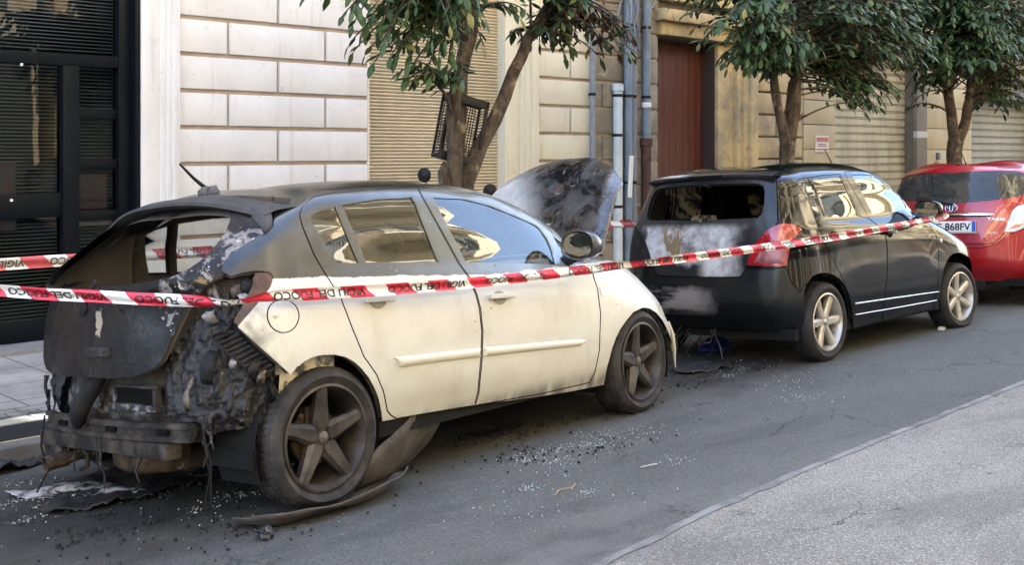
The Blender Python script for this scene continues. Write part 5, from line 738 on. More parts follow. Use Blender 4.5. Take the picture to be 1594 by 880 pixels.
def ashlar(name, x0, x1, z0, z1, joints, mat, parent, y=WY, gap=.04, pitch=.33, zbase=1.50, proud=.028, bev=.008, jitter=.0):
    """rusticated blocks standing proud of a backing wall"""
    b = MB(); k0 = int(math.floor((z0-zbase)/pitch)); rg = random.Random(int(x0*10))
    k = k0
    while zbase + k*pitch < z1 - .05:
        a, c = max(z0, zbase + k*pitch), min(z1, zbase + (k+1)*pitch - gap)
        js = [x0] + [j for j in joints(k) if x0+.1 < j < x1-.1] + [x1]
        for i in range(len(js)-1):
            l = js[i] + (gap*.4 if i else 0); r_ = js[i+1] - (gap*.4 if i < len(js)-2 else 0); q = rg.uniform(-jitter, jitter)
            b.box((l, y-q, a), (r_, y+.06, c), bev)
        k += 1
    return b.build(name, mat, parent, auto=40)
HA = empty('white_house', (7, WY, 0)); tag(HA, 'white plastered house with rusticated blocks and a black shopfront', 'house')
def sub(o, par): o.parent = par; o.matrix_parent_inverse = par.matrix_basis.inverted() if hasattr(par, 'matrix_basis') else Matrix(); return o
def part(mb, name, mat, par, auto=None):
    o = mb.build(name, mat, None, auto=auto); o.parent = par; o.matrix_parent_inverse = Matrix.Translation(par.location).inverted() if par.type == 'EMPTY' else Matrix(); return o
HT = 16.5
def fixparent(o, par): o.parent = par; o.matrix_parent_inverse = Matrix.Translation(par.location).inverted(); return o
def jA(k): return [5.65 + 1.09*i for i in range(-2, 9)] if k % 2 else [6.19 + 1.09*i for i in range(-2, 9)]
bk = MB(); 
bk.box((5.14, WY+.028, -.2), (7.29, WY+.5, 3.75)); bk.box((9.78, WY+.028, -.2), (12.09, WY+.5, 3.75)); bk.box((-9, WY+.03, 3.75), (12.09, WY+.6, HT)); bk.box((-9, WY+.03, -.2), (1.0, WY+.5, 3.75))
part(bk, 'backing_wall', groove, HA)
for nm, a, b, mt in (('rusticated_wall', 5.14, 7.262, white_pl), ('rusticated_wall', 9.78, 12.08, cream_pl)):
    fixparent(ashlar(nm, a, b, .46, 3.72, (lambda k: jA(k)) if a < 8 else (lambda k: [10.36 + 1.09*i for i in range(-1, 4)] if k % 2 else [10.95 + 1.09*i for i in range(-1, 3)] + [11.62]), mt, None), HA)
for a, c in ((5.14, 7.275), (9.78, 12.09)): pl = MB(); pl.box((a, WY-.03, -.2), (c, WY+.08, .44), .01); part(pl, 'plinth', cream_pl, HA, 40)
ed = MB(); ed.box((7.264, WY+.004, .44), (7.292, WY+.12, 3.74), .004); part(ed, 'corner_bead', cream_pl, HA, 40)
def surround(x0, x1, par, mat, steps, z1=3.75, y=WY):
    b = MB(); 
    for i, (a, c, d) in enumerate(steps): b.box((a, y-d, -.15), (c, y+.35, z1 - .002*i), .006)
    return part(b, 'door_surround', mat, par, 40)
surround(4.78, 5.14, HA, white_pl, [(4.78, 4.955, .02), (4.955, 5.005, .035), (5.005, 5.05, .055), (5.05, 5.09, .07), (5.09, 5.137, .045)])
surround(9.25, 9.78, HA, cream_pl, [(9.262, 9.50, -.02), (9.50, 9.555, .01), (9.555, 9.64, .03), (9.64, 9.70, .055), (9.70, 9.777, .03)])
up = MB(); up.box((-9, WY-.10, 3.76), (12.12, WY+.1, 3.98), .02); up.box((-9, WY-.14, 8.3), (12.12, WY+.1, 8.5), .02); part(up, 'string_course', white_pl, HA, 40)
def shutter_mat(name, c, c2):
    m = Mat(name, c, .6, .0, .4); p = m.geo(); m.set(color=m.mix(m.step(m.noise(m.scale(p, 1, 1, .25), 3, 6, .65), .35, .75), c, c2)); m.bump(m.noise(p, 40, 3), .1, .003); return m.m
def roller(name, x0, x1, y, z0, z1, pitch, mat, par, kind=0):
    vs = []; fs = []; z = z0; rows = []
    prof = [(0, .0), (.10, .012), (.5, .019), (.90, .012), (.93, -.004), (.99, -.004)] if kind == 0 else [(0, -.012), (.03, .016), (.70, .016), (.73, -.014), (.80, -.014), (.83, .008), (.92, .008), (.95, -.014)]
    while z < z1:
        for a, d in prof: rows.append((z + a*pitch, y - d))
        z += pitch
    for zz, yy in rows: vs += [(x0, yy, zz), (x1, yy, zz)]
    fs = [(2*i, 2*i+1, 2*i+3, 2*i+2) for i in range(len(rows)-1)]
    b = MB(); b.add(vs, fs); o = part(b, name, mat, par); return o
roller('roller_shutter', 7.27, 9.27, WY+.16, -.05, 3.75, .0365, shutter_mat('beige_shutter', (.50, .43, .30), (.40, .34, .23)), HA)
# black shopfront
sf = empty('shopfront', (0, 0, 0)); sf.parent = HA; sf.matrix_parent_inverse = Matrix.Translation(HA.location).inverted()
bpaint = simple('black_frame_paint', (.004, .006, .009), .4, spec=.12)
SY = 9.44
f = MB()
def bar(x0, x1, z0, z1, d=.06): f.box((x0, SY-d, z0), (x1, SY+.05, z1), .006)
bar(4.73, 4.775, -.02, 3.75, .15); bar(4.62, 4.729, .03, 3.74, .07); bar(1.0, 4.62, 2.31, 2.41); bar(4.13, 4.27, .03, 2.31, .07); bar(4.27, 4.62, 1.87, 1.95, .04); bar(4.27, 4.62, 1.44, 1.525, .04); bar(4.27, 4.62, 1.005, 1.09, .04); bar(4.27, 4.62, .035, .22, .04)
bar(2.95, 3.07, .03, 2.31, .07); bar(3.07, 4.13, 1.045, 1.245, .05); bar(3.07, 4.13, .035, .2, .05); bar(1.7, 1.8, .03, 2.31, .07); bar(1.0, 1.06, .03, 3.7); bar(1.06, 1.7, .035, .2, .05); bar(1.8, 2.95, .035, .2, .05)
fr_ = part(f, 'shop_frame', bpaint, HA, 40)
gls = MB(); gls.add([(1.0, SY, .03), (4.70, SY, .03), (4.70, SY, 3.75), (1.0, SY, 3.75)], [(0, 1, 2, 3)])
part(gls, 'shop_window_pane', glass_mat('shop_glass', (.55, .6, .62), ior=1.28), HA)
sl_ = MB(); z = .1
while z < 3.7:
    if not any(a < z < b for a, b in ((2.3, 2.42),)):
        sl_.add([(1.05, SY+.10, z), (4.66, SY+.10, z), (4.66, SY+.118, z+.011), (1.05, SY+.118, z+.011)], [(0, 1, 2, 3)])
    z += .0305
part(sl_, 'venetian_blind', simple('grey_blind', (.13, .16, .17), .5), HA)
inn = MB(); inn.box((.9, SY+.6, -.1), (4.78, SY+.7, 3.75)); inn.box((4.735, SY+.05, -.1), (4.779, SY+.7, 3.75)); part(inn, 'shop_interior', simple('dark_shop', (.008, .009, .012), .9), HA)
for nm in (): pass
bpy.data.objects.remove(sf)
pom = worn('faded_poster_paper', (.07, .08, .10), (.12, .045, .05), 9, .6)
for a, c in (((3.40, SY+.02, .95), (3.78, SY+.03, 1.5)), ((4.30, SY+.02, 1.10), (4.55, SY+.03, 1.40))): po = MB(); po.box(a, c); part(po, 'faded_poster', pom, HA)
for (xx, zz) in ((3.78, 2.30), (3.70, 1.20)):
    k = MB(); k.box((xx, SY-.066, zz-.012), (xx+.02, SY-.056, zz+.008)); part(k, 'frame_sticker', simple('sticker_white', (.7, .7, .7)), HA)
# upper floors: windows that only the reflections and a side view meet
def upper_windows(par, xs, zs, y, wall_mat):
    fm = simple('window_frame_paint', (.5, .48, .42), .6); gm = M_['glass']; 
    for x in xs:
        for z in zs:
            a = MB(); a.box((x-.62, y-.05, z-.1), (x-.5, y+.05, z+1.9)); a.box((x+.5, y-.05, z-.1), (x+.62, y+.05, z+1.9)); a.box((x-.66, y-.09, z+1.9), (x+.66, y+.05, z+2.05)); a.box((x-.7, y-.12, z-.2), (x+.7, y+.05, z-.1))
            part(a, 'window_frame', fm, par); s_ = MB(); s_.box((x-.5, y-.015, z-.1), (x+.5, y+.02, z+1.9)); part(s_, 'window_shutter', simple('green_shutter', (.05, .09, .07), .6), par)
upper_windows(HA, (-5, -1.5, 2, 5.5, 9), (4.8, 9.2), WY+.03, white_pl)

HB = empty('stone_house', (17, WY, 0)); tag(HB, 'weathered yellow stone house with a brown door and grey shutters', 'house')
bk = MB(); bk.box((13.52, WY+.12, -.2), (13.94, WY+.5, 3.6)); bk.box((14.2, WY+.03, -.2), (16.72, WY+.5, 3.6)); bk.box((19.50, WY+.03, -.2), (21.92, WY+.5, 3.6)); bk.box((12.10, WY+.03, 3.12), (13.52, WY+.5, 3.6)); bk.box((12.10, WY+.02, 3.6), (40, WY+.6, HT)); bk.box((16.72, WY+.02, 3.2), (19.5, WY+.5, 3.6)); bk.box((21.92, WY+.02, 3.0), (40, WY+.5, 3.6)); bk.box((25.2, WY+.02, -.2), (40, WY+.5, 3.0))
part(bk, 'backing_wall', worn('dark_stone_joints', (.11, .095, .07), (.17, .14, .10), 4, .9), HB)
fixparent(ashlar('rusticated_wall', 14.42, 15.72, .5, 3.5, lambda k: [14.98] if k % 2 else [15.1] if k % 3 else [], stone, None, gap=.03, proud=.03, bev=.02, jitter=.012), HB)
syl = plaster('yellow_stone', (.52, .43, .28), (.42, .34, .21)); sm = MB()
for k in range(9): sm.box((15.74, WY-.005, .1+.385*k), (16.70, WY+.06, .1+.385*k+.372), .006)
part(sm, 'smooth_stone_facing', syl, HB, 40); sm = MB()
for k in range(9): sm.box((19.96, WY-.005, .1+.385*k), (21.90, WY+.06, .1+.385*k+.372), .006)
part(sm, 'smooth_stone_facing', syl, HB, 40)
surround(13.5, 14.4, HB, stone, [(13.52, 13.93, -.05), (13.93, 14.04, .01), (14.04, 14.16, .05), (14.16, 14.28, .09), (14.28, 14.40, .05)], 3.55)
pl = MB(); pl.box((14.05, WY-.08, -.2), (15.72, WY+.08, .95), .03); part(pl, 'plinth', stone, HB, 40)
lt = MB(); lt.box((12.09, WY-.06, 3.14), (14.3, WY+.1, 3.32), .02); lt.box((12.0, WY-.16, 3.32), (14.5, WY+.1, 3.48), .03); part(lt, 'door_lintel', stone, HB, 40)
def door_mat():
    m = Mat('brown_painted_door', (.09, .022, .012), .5, 0, .4); p = m.geo(); a = m.noise(m.scale(p, 9, 1, .35), 2, 5, .6)
    m.set(color=m.mix(m.step(a, .3, .7), (.105, .026, .014), (.065, .017, .010))); m.bump(m.noise(m.scale(p, 20, 1, .4), 4, 4), .15, .005); return m.m
dm = MB()
for k in range(9): dm.box((12.08+.161*k, WY+.30, -.05), (12.08+.161*k+.157, WY+.36, 3.14), .004)
part(dm, 'wooden_door', door_mat(), HB, 40)
jb = MB(); jb.box((13.50, WY+.10, -.1), (13.535, WY+.34, 3.13)); part(jb, 'door_jamb', simple('dark_jamb', (.05, .03, .025), .7), HB)
roller('roller_shutter', 16.74, 19.50, WY+.20, -.05, 3.22, .131, shutter_mat('grey_beige_shutter', (.44, .40, .29), (.27, .235, .165)), HB, 1)
sf2 = MB(); sf2.box((16.66, WY+.02, -.1), (16.735, WY+.22, 3.2)); part(sf2, 'shutter_rail', simple('shutter_rail_grey', (.30, .29, .25), .6), HB)
pi = MB(); pi.box((19.52, WY-.04, -.15), (19.93, WY+.2, 3.5), .02); part(pi, 'stone_pier', plaster('brown_stone', (.20, .165, .13), (.13, .105, .085)), HB, 40)
pb = MB(); pb.box((19.515, WY-.044, 1.84), (19.935, WY+.1, 1.96), .01); part(pb, 'pier_band', simple('pale_band', (.45, .43, .39), .8), HB)
roller('roller_shutter', 21.94, 25.2, WY+.22, -.05, 3.0, .14, shutter_mat('dark_grey_shutter', (.20, .20, .18), (.27, .26, .23)), HB, 1)
sl2 = MB(); sl2.box((21.85, WY-.25, 2.62), (25.6, WY+.2, 2.80), .02); part(sl2, 'shop_canopy', simple('dark_canopy', (.04, .045, .045), .6), HB)
for (xx, zz) in ((20.35, 1.45), (20.3, 1.28), (21.55, 1.1)):
    k = MB(); k.box((xx, WY-.05, zz), (xx+.1, WY, zz+.13), .008); part(k, 'meter_box', simple('meter_grey', (.10, .10, .10), .6), HB, 40)
upper_windows(HB, (15, 19, 23, 27), (4.6, 9.0), WY+.02, stone)
up = MB(); up.box((12.12, WY-.10, 3.6), (40, WY+.1, 3.8), .02); up.box((12.12, WY-.3, HT-.4), (40, WY+.1, HT), .05); part(up, 'string_course', stone, HB, 40)
up = MB(); up.box((-9, WY-.3, HT-.4), (12.10, WY+.1, HT), .05); part(up, 'cornice', white_pl, HA, 40)
# the little notice by the shutter
sg_ = empty('notice_plate', (16.28, WY, 1.72)); tag(sg_, 'small white notice with red bars on the yellow stone', 'sign')
k = MB(); k.box((-.21, -.022, -.13), (.19, -.006, .125), .004); k.build('plate', simple('notice_white', (.62, .58, .54), .5), sg_)
k = MB(); k.box((-.185, -.026, .03), (.165, -.0225, .10)); k.box((-.185, -.026, -.10), (.165, -.0225, -.075)); k.build('red_bars', simple('notice_red', (.45, .09, .07), .5), sg_)
k = MB(); k.box((-.15, -.026, -.045), (.12, -.0225, -.03)); k.box((-.15, -.026, -.015), (.09, -.0225, 0)); k.build('print_lines', simple('notice_ink', (.2, .1, .1), .6), sg_)
# pipes on the wall
def pipe(name, label, x, r, z0, z1, mat, y=WY-.06, clips=(1.2, 2.3, 3.2), cat='pipe', extra=None):
    e = empty(name, (x, y, 0)); tag(e, label, cat, None)
    b = MB(); b.tube([(0, 0, z0), (0, 0, z1)], r, 14); b.build('pipe', mat, e, auto=50)
    for z in clips:
        c = MB(); c.lathe([(r+.001, -.018), (r+.006, -.018), (r+.006, .018), (r+.001, .018)], 14, 'z', (0, 0, z)); c.box((-.012, 0, z-.012), (.012, .09-.02, z+.012)); c.build('pipe_clip', M_['char'], e, auto=40)
    if extra: extra(e)
    return e
gp = worn('grey_pipe_paint', (.17, .19, .21), (.24, .26, .28), 6, .5); bp_ = worn('blue_grey_pipe', (.19, .24, .29), (.13, .16, .19), 5, .5); wp_ = worn('white_pipe', (.56, .62, .64), (.44, .48, .49), 5, .5); rp = worn('rusty_pipe', (.10, .05, .035), (.05, .03, .025), 8, .8)
pipe('downpipe', 'thin dark grey pipe where the cream paint stops', 10.70, .035, 0, 3.7, gp)
def pcap(e):
    b = MB(); b.lathe([(.062, 2.35), (.075, 2.36), (.075, 2.44), (.05, 2.45)], 16, 'z'); b.build('pipe_cap', wp_, e, auto=40)
    q = MB(); q.box((.03, -.085, 1.02), (.11, -.075, 1.55)); ob = q.build('paper_strip', simple('paper_white', (.7, .7, .66), .7), e); ob.rotation_euler = (0, R(4), 0)
pipe('cable_duct', 'white capped cable duct with a paper strip stuck on it', 11.18, .062, .05, 2.40, wp_, clips=(.9, 1.8, 2.3), extra=pcap)
pipe('downpipe', 'wide blue grey pipe beside the white duct', 11.36, .055, 0, 3.7, bp_, y=WY-.08)
pipe('downpipe', 'slim blue grey pipe touching the wide one', 11.49, .042, 0, 3.7, worn('lavender_grey_pipe', (.21, .24, .32), (.16, .18, .24), 5, .5))
def ring(e):
    b = MB(); b.lathe([(.056, 2.16), (.064, 2.17), (.064, 2.22), (.056, 2.23)], 14, 'z'); b.build('white_ring', simple('ring_white', (.7, .7, .7), .6), e)
    c = MB(); c.tube([(0, 0, 0), (0, 0, 1.68)], .064, 14); c.lathe([(.064, 1.66), (.085, 1.67), (.085, 1.76), (.06, 1.77)], 14, 'z'); c.build('rusty_sleeve', rp, e, auto=50)
pipe('downpipe', 'blue grey pipe with a rusty iron sleeve below', 11.76, .054, 1.6, 3.7, bp_, extra=ring)
cb = MB(); rg = random.Random(9)
for k in range(5):
    x = 11.15 + k*.14; pts = [(x, WY-.08, 2.9)]
    for j in range(8): pts.append((pts[-1][0]+rg.uniform(-.05, .09), WY-.1-rg.uniform(0, .06), pts[-1][2]+.13))
    cb.tube(pts, .012, 6)
tag(cb.build('cable_bundle', bp_, auto=60), 'loose grey cables climbing above the white duct', 'cable')
kn = MB(); kn.tube([(16.6, WY-.10, 1.52), (16.2, WY-.15, 1.95)], .006, 5)

# ---------------------------------------------------------------- sunlit houses across the street (they show in the cars' glass and paint)
gfm = [simple('dark_green_panel', (.02, .03, .025), .6), simple('dark_grey_panel', (.05, .05, .048), .6), simple('dark_brown_panel', (.035, .02, .012), .6)]
def sunny_house(name, label, x0, x1, y, H, wall, trim, floors, bays, balc, gable=0):
    e = empty(name, ((x0+x1)/2, y, 0)); tag(e, label, 'house'); o = Vector(((x0+x1)/2, y, 0))
    b = MB(); b.box((x0-o.x, -8, -.1), (x1-o.x, 0, H)); b.build('wall', wall, e)
    if gable: 
        g = MB(); g.add([(x0-o.x-.3, .4, H), (x1-o.x+.3, .4, H), (x1-o.x+.3, -4, H+gable), (x0-o.x-.3, -4, H+gable), (x0-o.x-.3, -8.3, H), (x1-o.x+.3, -8.3, H)], [(0, 1, 2, 3), (3, 2, 5, 4), (0, 3, 4), (1, 5, 2)]); g.build('roof', simple('brown_roof_tiles', (.11, .09, .07), .8), e)
    c = MB(); c.box((x0-o.x-.1, 0, H-.45), (x1-o.x+.1, .45, H-.05)); c.box((x0-o.x, 0, 4.15), (x1-o.x, .15, 4.4)); c.build('cornice', trim, e)
    wd = (x1-x0)/bays
    for k in range(bays):
        q = MB(); q.box((x0-o.x+wd*k+.15, -.02, 0), (x0-o.x+wd*(k+1)-.15, .06, 4.1)); q.build('dark_reflection_panel', gfm[(k+bays) % 3], e)  # unseen dark panels, added to dim the facade mirrored in the car doors
    for fl in range(floors):
        z = .85 + fl*3.6 if fl else 0.0
        if not fl: continue
        for k in range(bays):
            xc = x0-o.x + wd*(k+.5)
            s_ = MB(); s_.box((xc-.75, -.12, z+.3), (xc+.75, .03, z+2.6)); s_.build('window_shutter', simple('house_shutter', (.05, .06, .045) if (k+fl) % 3 else (.16, .11, .06), .6), e)
            t = MB(); t.box((xc-.93, .0, z+2.6), (xc+.93, .12, z+2.8)); t.box((xc-.91, 0, z+.3), (xc-.75, .07, z+2.6)); t.box((xc+.75, 0, z+.3), (xc+.91, .07, z+2.6)); t.build('window_frame', trim, e)
        if fl and balc:
            for k in range(0, bays, balc):
                xa = x0-o.x + wd*k + .3; xb_ = min(xa + wd*balc*.8, x1-o.x-.2); q = MB(); q.box((xa, 0, z+.0), (xb_, 1.15, z+.18)); q.build('balcony_slab', trim, e)
                r_ = MB(); r_.box((xa, 1.08, z+1.1), (xb_, 1.13, z+1.16)); n_ = int((xb_-xa)/.14)
                for i in range(n_+1): r_.box((xa+.14*i, 1.09, z+.18), (xa+.14*i+.025, 1.115, z+1.1))
                r_.build('balcony_railing', M_['char'], e)
    return e
wy = plaster('sunny_yellow_plaster', (.68, .56, .34), (.60, .50, .30)); wc = plaster('sunny_cream_plaster', (.70, .61, .43), (.63, .54, .38)); wo = plaster('sunny_ochre_plaster', (.64, .49, .26), (.56, .43, .24)); tr_ = simple('pale_stone_trim', (.66, .60, .47), .8)
sunny_house('corner_house', 'cream house across the street with iron balconies', -16, -1, -7.2, 13.6, wc, tr_, 3, 5, 5)
sunny_house('tall_house', 'tall yellow house across the street', -.8, 11, -7.4, 26.0, wy, tr_, 7, 4, 4, 2.2)
sunny_house('gabled_house', 'ochre gabled house across the street', 11.2, 19, -7.0, 27.0, wo, tr_, 7, 3, 3, 2.6)
sunny_house('end_house', 'pale cream house across the far end of the street', 19.2, 36, -7.3, 26.0, wc, tr_, 7, 6, 6)
sunny_house('distant_house', 'yellow house far down the street', 36.2, 60, -7.3, 13.0, wy, tr_, 3, 8, 2, 2)
sunny_house('near_house', 'ochre house behind the photographer', -40, -16.2, -7.3, 14.0, wo, tr_, 3, 8, 2)
fp = MB(); fp.box((-45, -7.4, -.1), (80, -5.2, .17), .01); tag(fp.build('far_pavement', paving()), kind='structure')
# ---------------------------------------------------------------- street trees
def leaf_mat(name, a, b, c):
    m = Mat(name, a, .45, 0, .3); p = m.geo(); o = m.noise(p, 6, 3); r_ = m.n('NewGeometry').outputs['Random Per Island']
    col = m.mix(r_, a, b); col = m.mix(m.step(r_, .93, .96), col, c); m.set(color=col)
    m.b.inputs['Transmission Weight'].default_value = 0
    return m.m
def bark_mat():
    m = Mat('tree_bark', (.06, .045, .035), .85, 0, .25); p = m.geo(); a = m.noise(m.scale(p, 1, 1, .3), 16, 7, .7)
    col = m.mix(m.step(a, .35, .65), (.035, .027, .022), (.115, .090, .070)); col = m.mix(m.step(m.noise(p, 7, 5), .56, .68), col, (.20, .165, .125))
    m.set(color=col); m.bump(m.math('ADD', a, m.noise(p, 50, 5)), .7, .018); return m.m
BARK = bark_mat()
LEAF = leaf_mat('evergreen_leaf', (.017, .044, .018), (.058, .112, .038), (.16, .15, .045)); LEAF2 = leaf_mat('painted_sunlit_leaf', (.018, .045, .018), (.065, .125, .040), (.09, .10, .03)); DEAD = leaf_mat('scorched_leaf', (.038, .024, .018), (.070, .038, .026), (.12, .09, .03))  # LEAF2 lifts the same leaf greens, top light put into the colour
def leaf(V, F, p, d, up, L, W):
    s_ = d.cross(up); 
    if s_.length < 1e-4: s_ = d.orthogonal()
    s_.normalize(); n = s_.cross(d).normalized(); k = len(V)
    V += [p, p + d*L*.42 - n*W*.10 + s_*W*.5, p + d*L*.42 - n*W*.10 - s_*W*.5, p + d*L*.46 + n*W*.10, p + d*L - n*L*.16, p + d*L*.76 + s_*W*.34 - n*L*.07, p + d*L*.76 - s_*W*.34 - n*L*.07, p+d*L*.78 - n*L*.02]
    F += [(k, k+1, k+3), (k, k+3, k+2), (k+1, k+5, k+7, k+3), (k+3, k+7, k+6, k+2), (k+5, k+4, k+7), (k+7, k+4, k+6)]
def tree(name, label, base, limbs, blobs, nt, Ls, leafm, seed, dead=None, group='trees along the pavement', thin=1.):
    """limbs: [(points, radii)]; blobs: [(centre, radii, share)] where twigs end"""
    rg = random.Random(seed); e = empty(name, base); tag(e, label, 'tree', group); B = Vector(base)
    t = MB(); skel = []
    for pts, rs in limbs:
        pts = [Vector(p) for p in pts]; rs = [r_*thin for r_ in rs]; P = []; Rr = []
        for i in range(len(pts)-1):
            for j in range(5):
                q = j/5; p = pts[i].lerp(pts[i+1], q); p = p + Vector((noise.noise(p*3+Vector((seed, 0, 0))), noise.noise(p*3+Vector((0, seed, 0))), 0))*.03; P.append(p); Rr.append((rs[i]*(1-q)+rs[i+1]*q)*(1+.10*noise.noise(p*6)))
        P.append(pts[-1]); Rr.append(rs[-1]); t.tube([p-B for p in P], Rr, 12); skel += P
    t.build('trunk', BARK, e, smooth=True)
    skel = [p for p in skel if p.z > 1.75]
    tw = MB(); V = []; F = []; V2 = []; F2 = []
    for k in range(nt):
        r_ = rg.random(); acc = 0
        for c, rad, sh in blobs:
            acc += sh
            if r_ <= acc: break
        while True:
            u = Vector((rg.uniform(-1, 1), rg.uniform(-1, 1), rg.uniform(-1, 1)))
            if .12 < u.length < 1 and rg.random() < .3 + .7*u.length: break
        end = Vector(c) + Vector((u.x*rad[0], u.y*rad[1], u.z*rad[2]))
        if noise.noise(end*1.5 + Vector((seed, 0, 0))) < -.12: continue
        st = min(skel, key=lambda s_: (s_-end).length + (0.6 if s_.z > end.z + .5 else 0) + rg.uniform(0, .5))
        mid = st.lerp(end, .55) + Vector((0, 0, .12 + .12*(end-st).length)); pts = []
        for i in range(9):
            q = i/8; pts.append(st*(1-q)**2 + mid*2*q*(1-q) + end*q*q)
        tw.tube([p-B for p in pts], [.012*(1-.8*i/8)+.0025 for i in range(9)], 4, cap=False)
        nl = rg.randint(9, 15); isd = dead and dead(end) and rg.random() < .42
        for i in range(nl):
            q = 1 - (i/nl)*min(.85, .75/(end-st).length) ; j = min(7, int(q*8)); f_ = q*8-j; p = pts[j].lerp(pts[j+1], f_)
            ax = (pts[j+1]-pts[j]).normalized(); side = ax.cross(Vector((0, 0, 1))); side = side.normalized() if side.length > .01 else Vector((1, 0, 0))
            d = ax*rg.uniform(.3, .9) + side*(1 if i % 2 else -1)*rg.uniform(.5, 1.1) + Vector((rg.uniform(-.45, .45), rg.uniform(-.45, .45), rg.uniform(-1.0, .3)))
            if i == 0: d = ax + Vector((0, 0, -.6))
            d.normalize(); up = Vector((rg.uniform(-.5, .5), rg.uniform(-.5, .5), 1)); L = rg.uniform(*Ls)
            leaf(V2 if isd else V, F2 if isd else F, p-B, d, up, L, L*rg.uniform(.36, .50))
    tw.build('branches', BARK, e, smooth=True)
    mesh_obj('foliage', V, F, leafm, e, smooth=True)
    if V2: mesh_obj('withered_foliage', V2, F2, DEAD, e, smooth=True)
    return e
TY = 6.9
tree('street_tree', 'tree with a plastic crate wedged in its fork, sparse drooping leaves', (6.30, TY, -.04),
     [([(6.30, TY, -.1), (6.27, TY, .6), (6.24, TY, 1.25), (6.27, TY, 1.55), (6.28, TY, 1.95), (6.37, TY, 2.4), (6.46, TY, 2.75), (6.45, TY, 3.4), (6.3, TY+.1, 4.2)], [.13, .11, .095, .074, .066, .062, .058, .05, .03]),
      ([(6.33, TY, .9), (6.42, TY+.02, 1.35), (6.60, TY+.05, 1.62), (6.72, TY, 1.85), (6.92, TY, 2.2), (7.12, TY, 2.55), (7.32, TY-.1, 2.85), (7.6, TY-.2, 3.4), (7.7, TY-.2, 4.0)], [.11, .09, .076, .070, .062, .058, .054, .045, .03]),
      ([(6.33, TY+.05, 1.2), (6.42, TY+.12, 1.6), (6.52, TY+.16, 2.2), (6.68, TY+.2, 2.75), (6.8, TY+.4, 3.6)], [.085, .07, .06, .055, .035]),
      ([(6.17, TY, 1.25), (6.12, TY-.03, 1.42), (6.13, TY-.04, 1.50)], [.06, .05, .02]),
      ([(6.4, TY, 2.5), (6.0, TY-.3, 2.8), (5.5, TY-.4, 2.95)], [.04, .03, .015])],
     [((5.55, TY-.35, 2.72), (1.0, .6, .52), .36), ((6.25, TY, 3.35), (1.3, 1.1, .75), .31), ((7.2, TY, 3.05), (.95, .8, .42), .16), ((5.85, TY-.35, 2.36), (.55, .35, .36), .10), ((7.75, TY-.05, 2.62), (.75, .4, .28), .09)],
     500, (.075, .155), LEAF, 3, dead=lambda p: p.x > 7.2, thin=.86)
tree('street_tree', 'forked tree with dense dark crown beside the brown door', (11.3, TY, -.03),
     [([(11.3, TY, -.1), (11.3, TY, .8), (11.31, TY, 1.55), (11.33, TY, 1.72)], [.16, .135, .125, .13]),
      ([(11.31, TY, 1.62), (11.16, TY, 2.05), (11.06, TY, 2.5), (10.9, TY-.1, 3.1), (10.8, TY-.1, 4.0)], [.10, .075, .07, .055, .03]),
      ([(11.33, TY, 1.62), (11.47, TY, 2.1), (11.58, TY, 2.55), (11.7, TY, 3.1), (11.8, TY+.2, 4.2)], [.11, .10, .09, .06, .03]),
      ([(11.45, TY+.1, 1.9), (11.75, TY+.2, 2.4), (12.2, TY+.2, 2.8)], [.06, .05, .025]),
      ([(11.3, TY, 1.72), (11.33, TY-.12, 1.76)], [.05, .035])],
     [((11.2, TY-.1, 3.35), (1.55, 1.2, .85), .34), ((10.2, TY-.3, 2.85), (.95, .7, .45), .19), ((12.5, TY-.3, 2.95), (1.2, .8, .55), .24), ((12.35, TY-.4, 2.32), (.5, .4, .30), .06), ((11.1, TY, 2.75), (1.0, .6, .30), .10), ((13.4, TY-.2, 3.15), (.9, .8, .55), .16)],
     1150, (.07, .155), LEAF, 8, thin=.68)
tree('street_tree', 'forked tree behind the red car, greener than the others', (15.75, TY, -.03),
     [([(15.75, TY, -.1), (15.75, TY, .9), (15.73, TY, 1.55), (15.75, TY, 1.75)], [.19, .17, .16, .17]),
      ([(15.73, TY, 1.7), (15.55, TY, 2.2), (15.4, TY, 2.7), (15.3, TY, 3.8)], [.12, .11, .09, .05]),
      ([(15.8, TY, 1.7), (16.05, TY, 2.05), (16.25, TY, 2.5), (16.3, TY+.1, 3.8)], [.12, .11, .10, .05])],
     [((15.6, TY-.2, 3.5), (1.9, 1.4, 1.0), .52), ((14.7, TY-.5, 3.0), (1.0, .8, .5), .18), ((16.7, TY-.3, 3.1), (1.1, .9, .55), .18), ((15.0, TY, 2.35), (.45, .4, .42), .06), ((16.9, TY-.2, 2.5), (.6, .5, .35), .06)],
     1150, (.07, .155), LEAF2, 21, thin=.66)
tree('street_tree', 'last tree at the right edge, only its crown in sight', (20.4, TY, -.03),
     [([(20.4, TY, -.1), (20.4, TY, 1.0), (20.4, TY, 1.9)], [.17, .15, .14]), ([(20.4, TY, 1.8), (20.1, TY, 2.8), (20, TY, 3.8)], [.11, .08, .04]), ([(20.4, TY, 1.8), (20.8, TY, 2.8), (20.9, TY, 4)], [.11, .08, .04])],
     [((20.3, TY-.3, 3.7), (2.2, 1.5, 1.2), .8), ((19.2, TY-.4, 3.2), (1.0, .8, .6), .2)], 600, (.12, .17), LEAF2, 33)
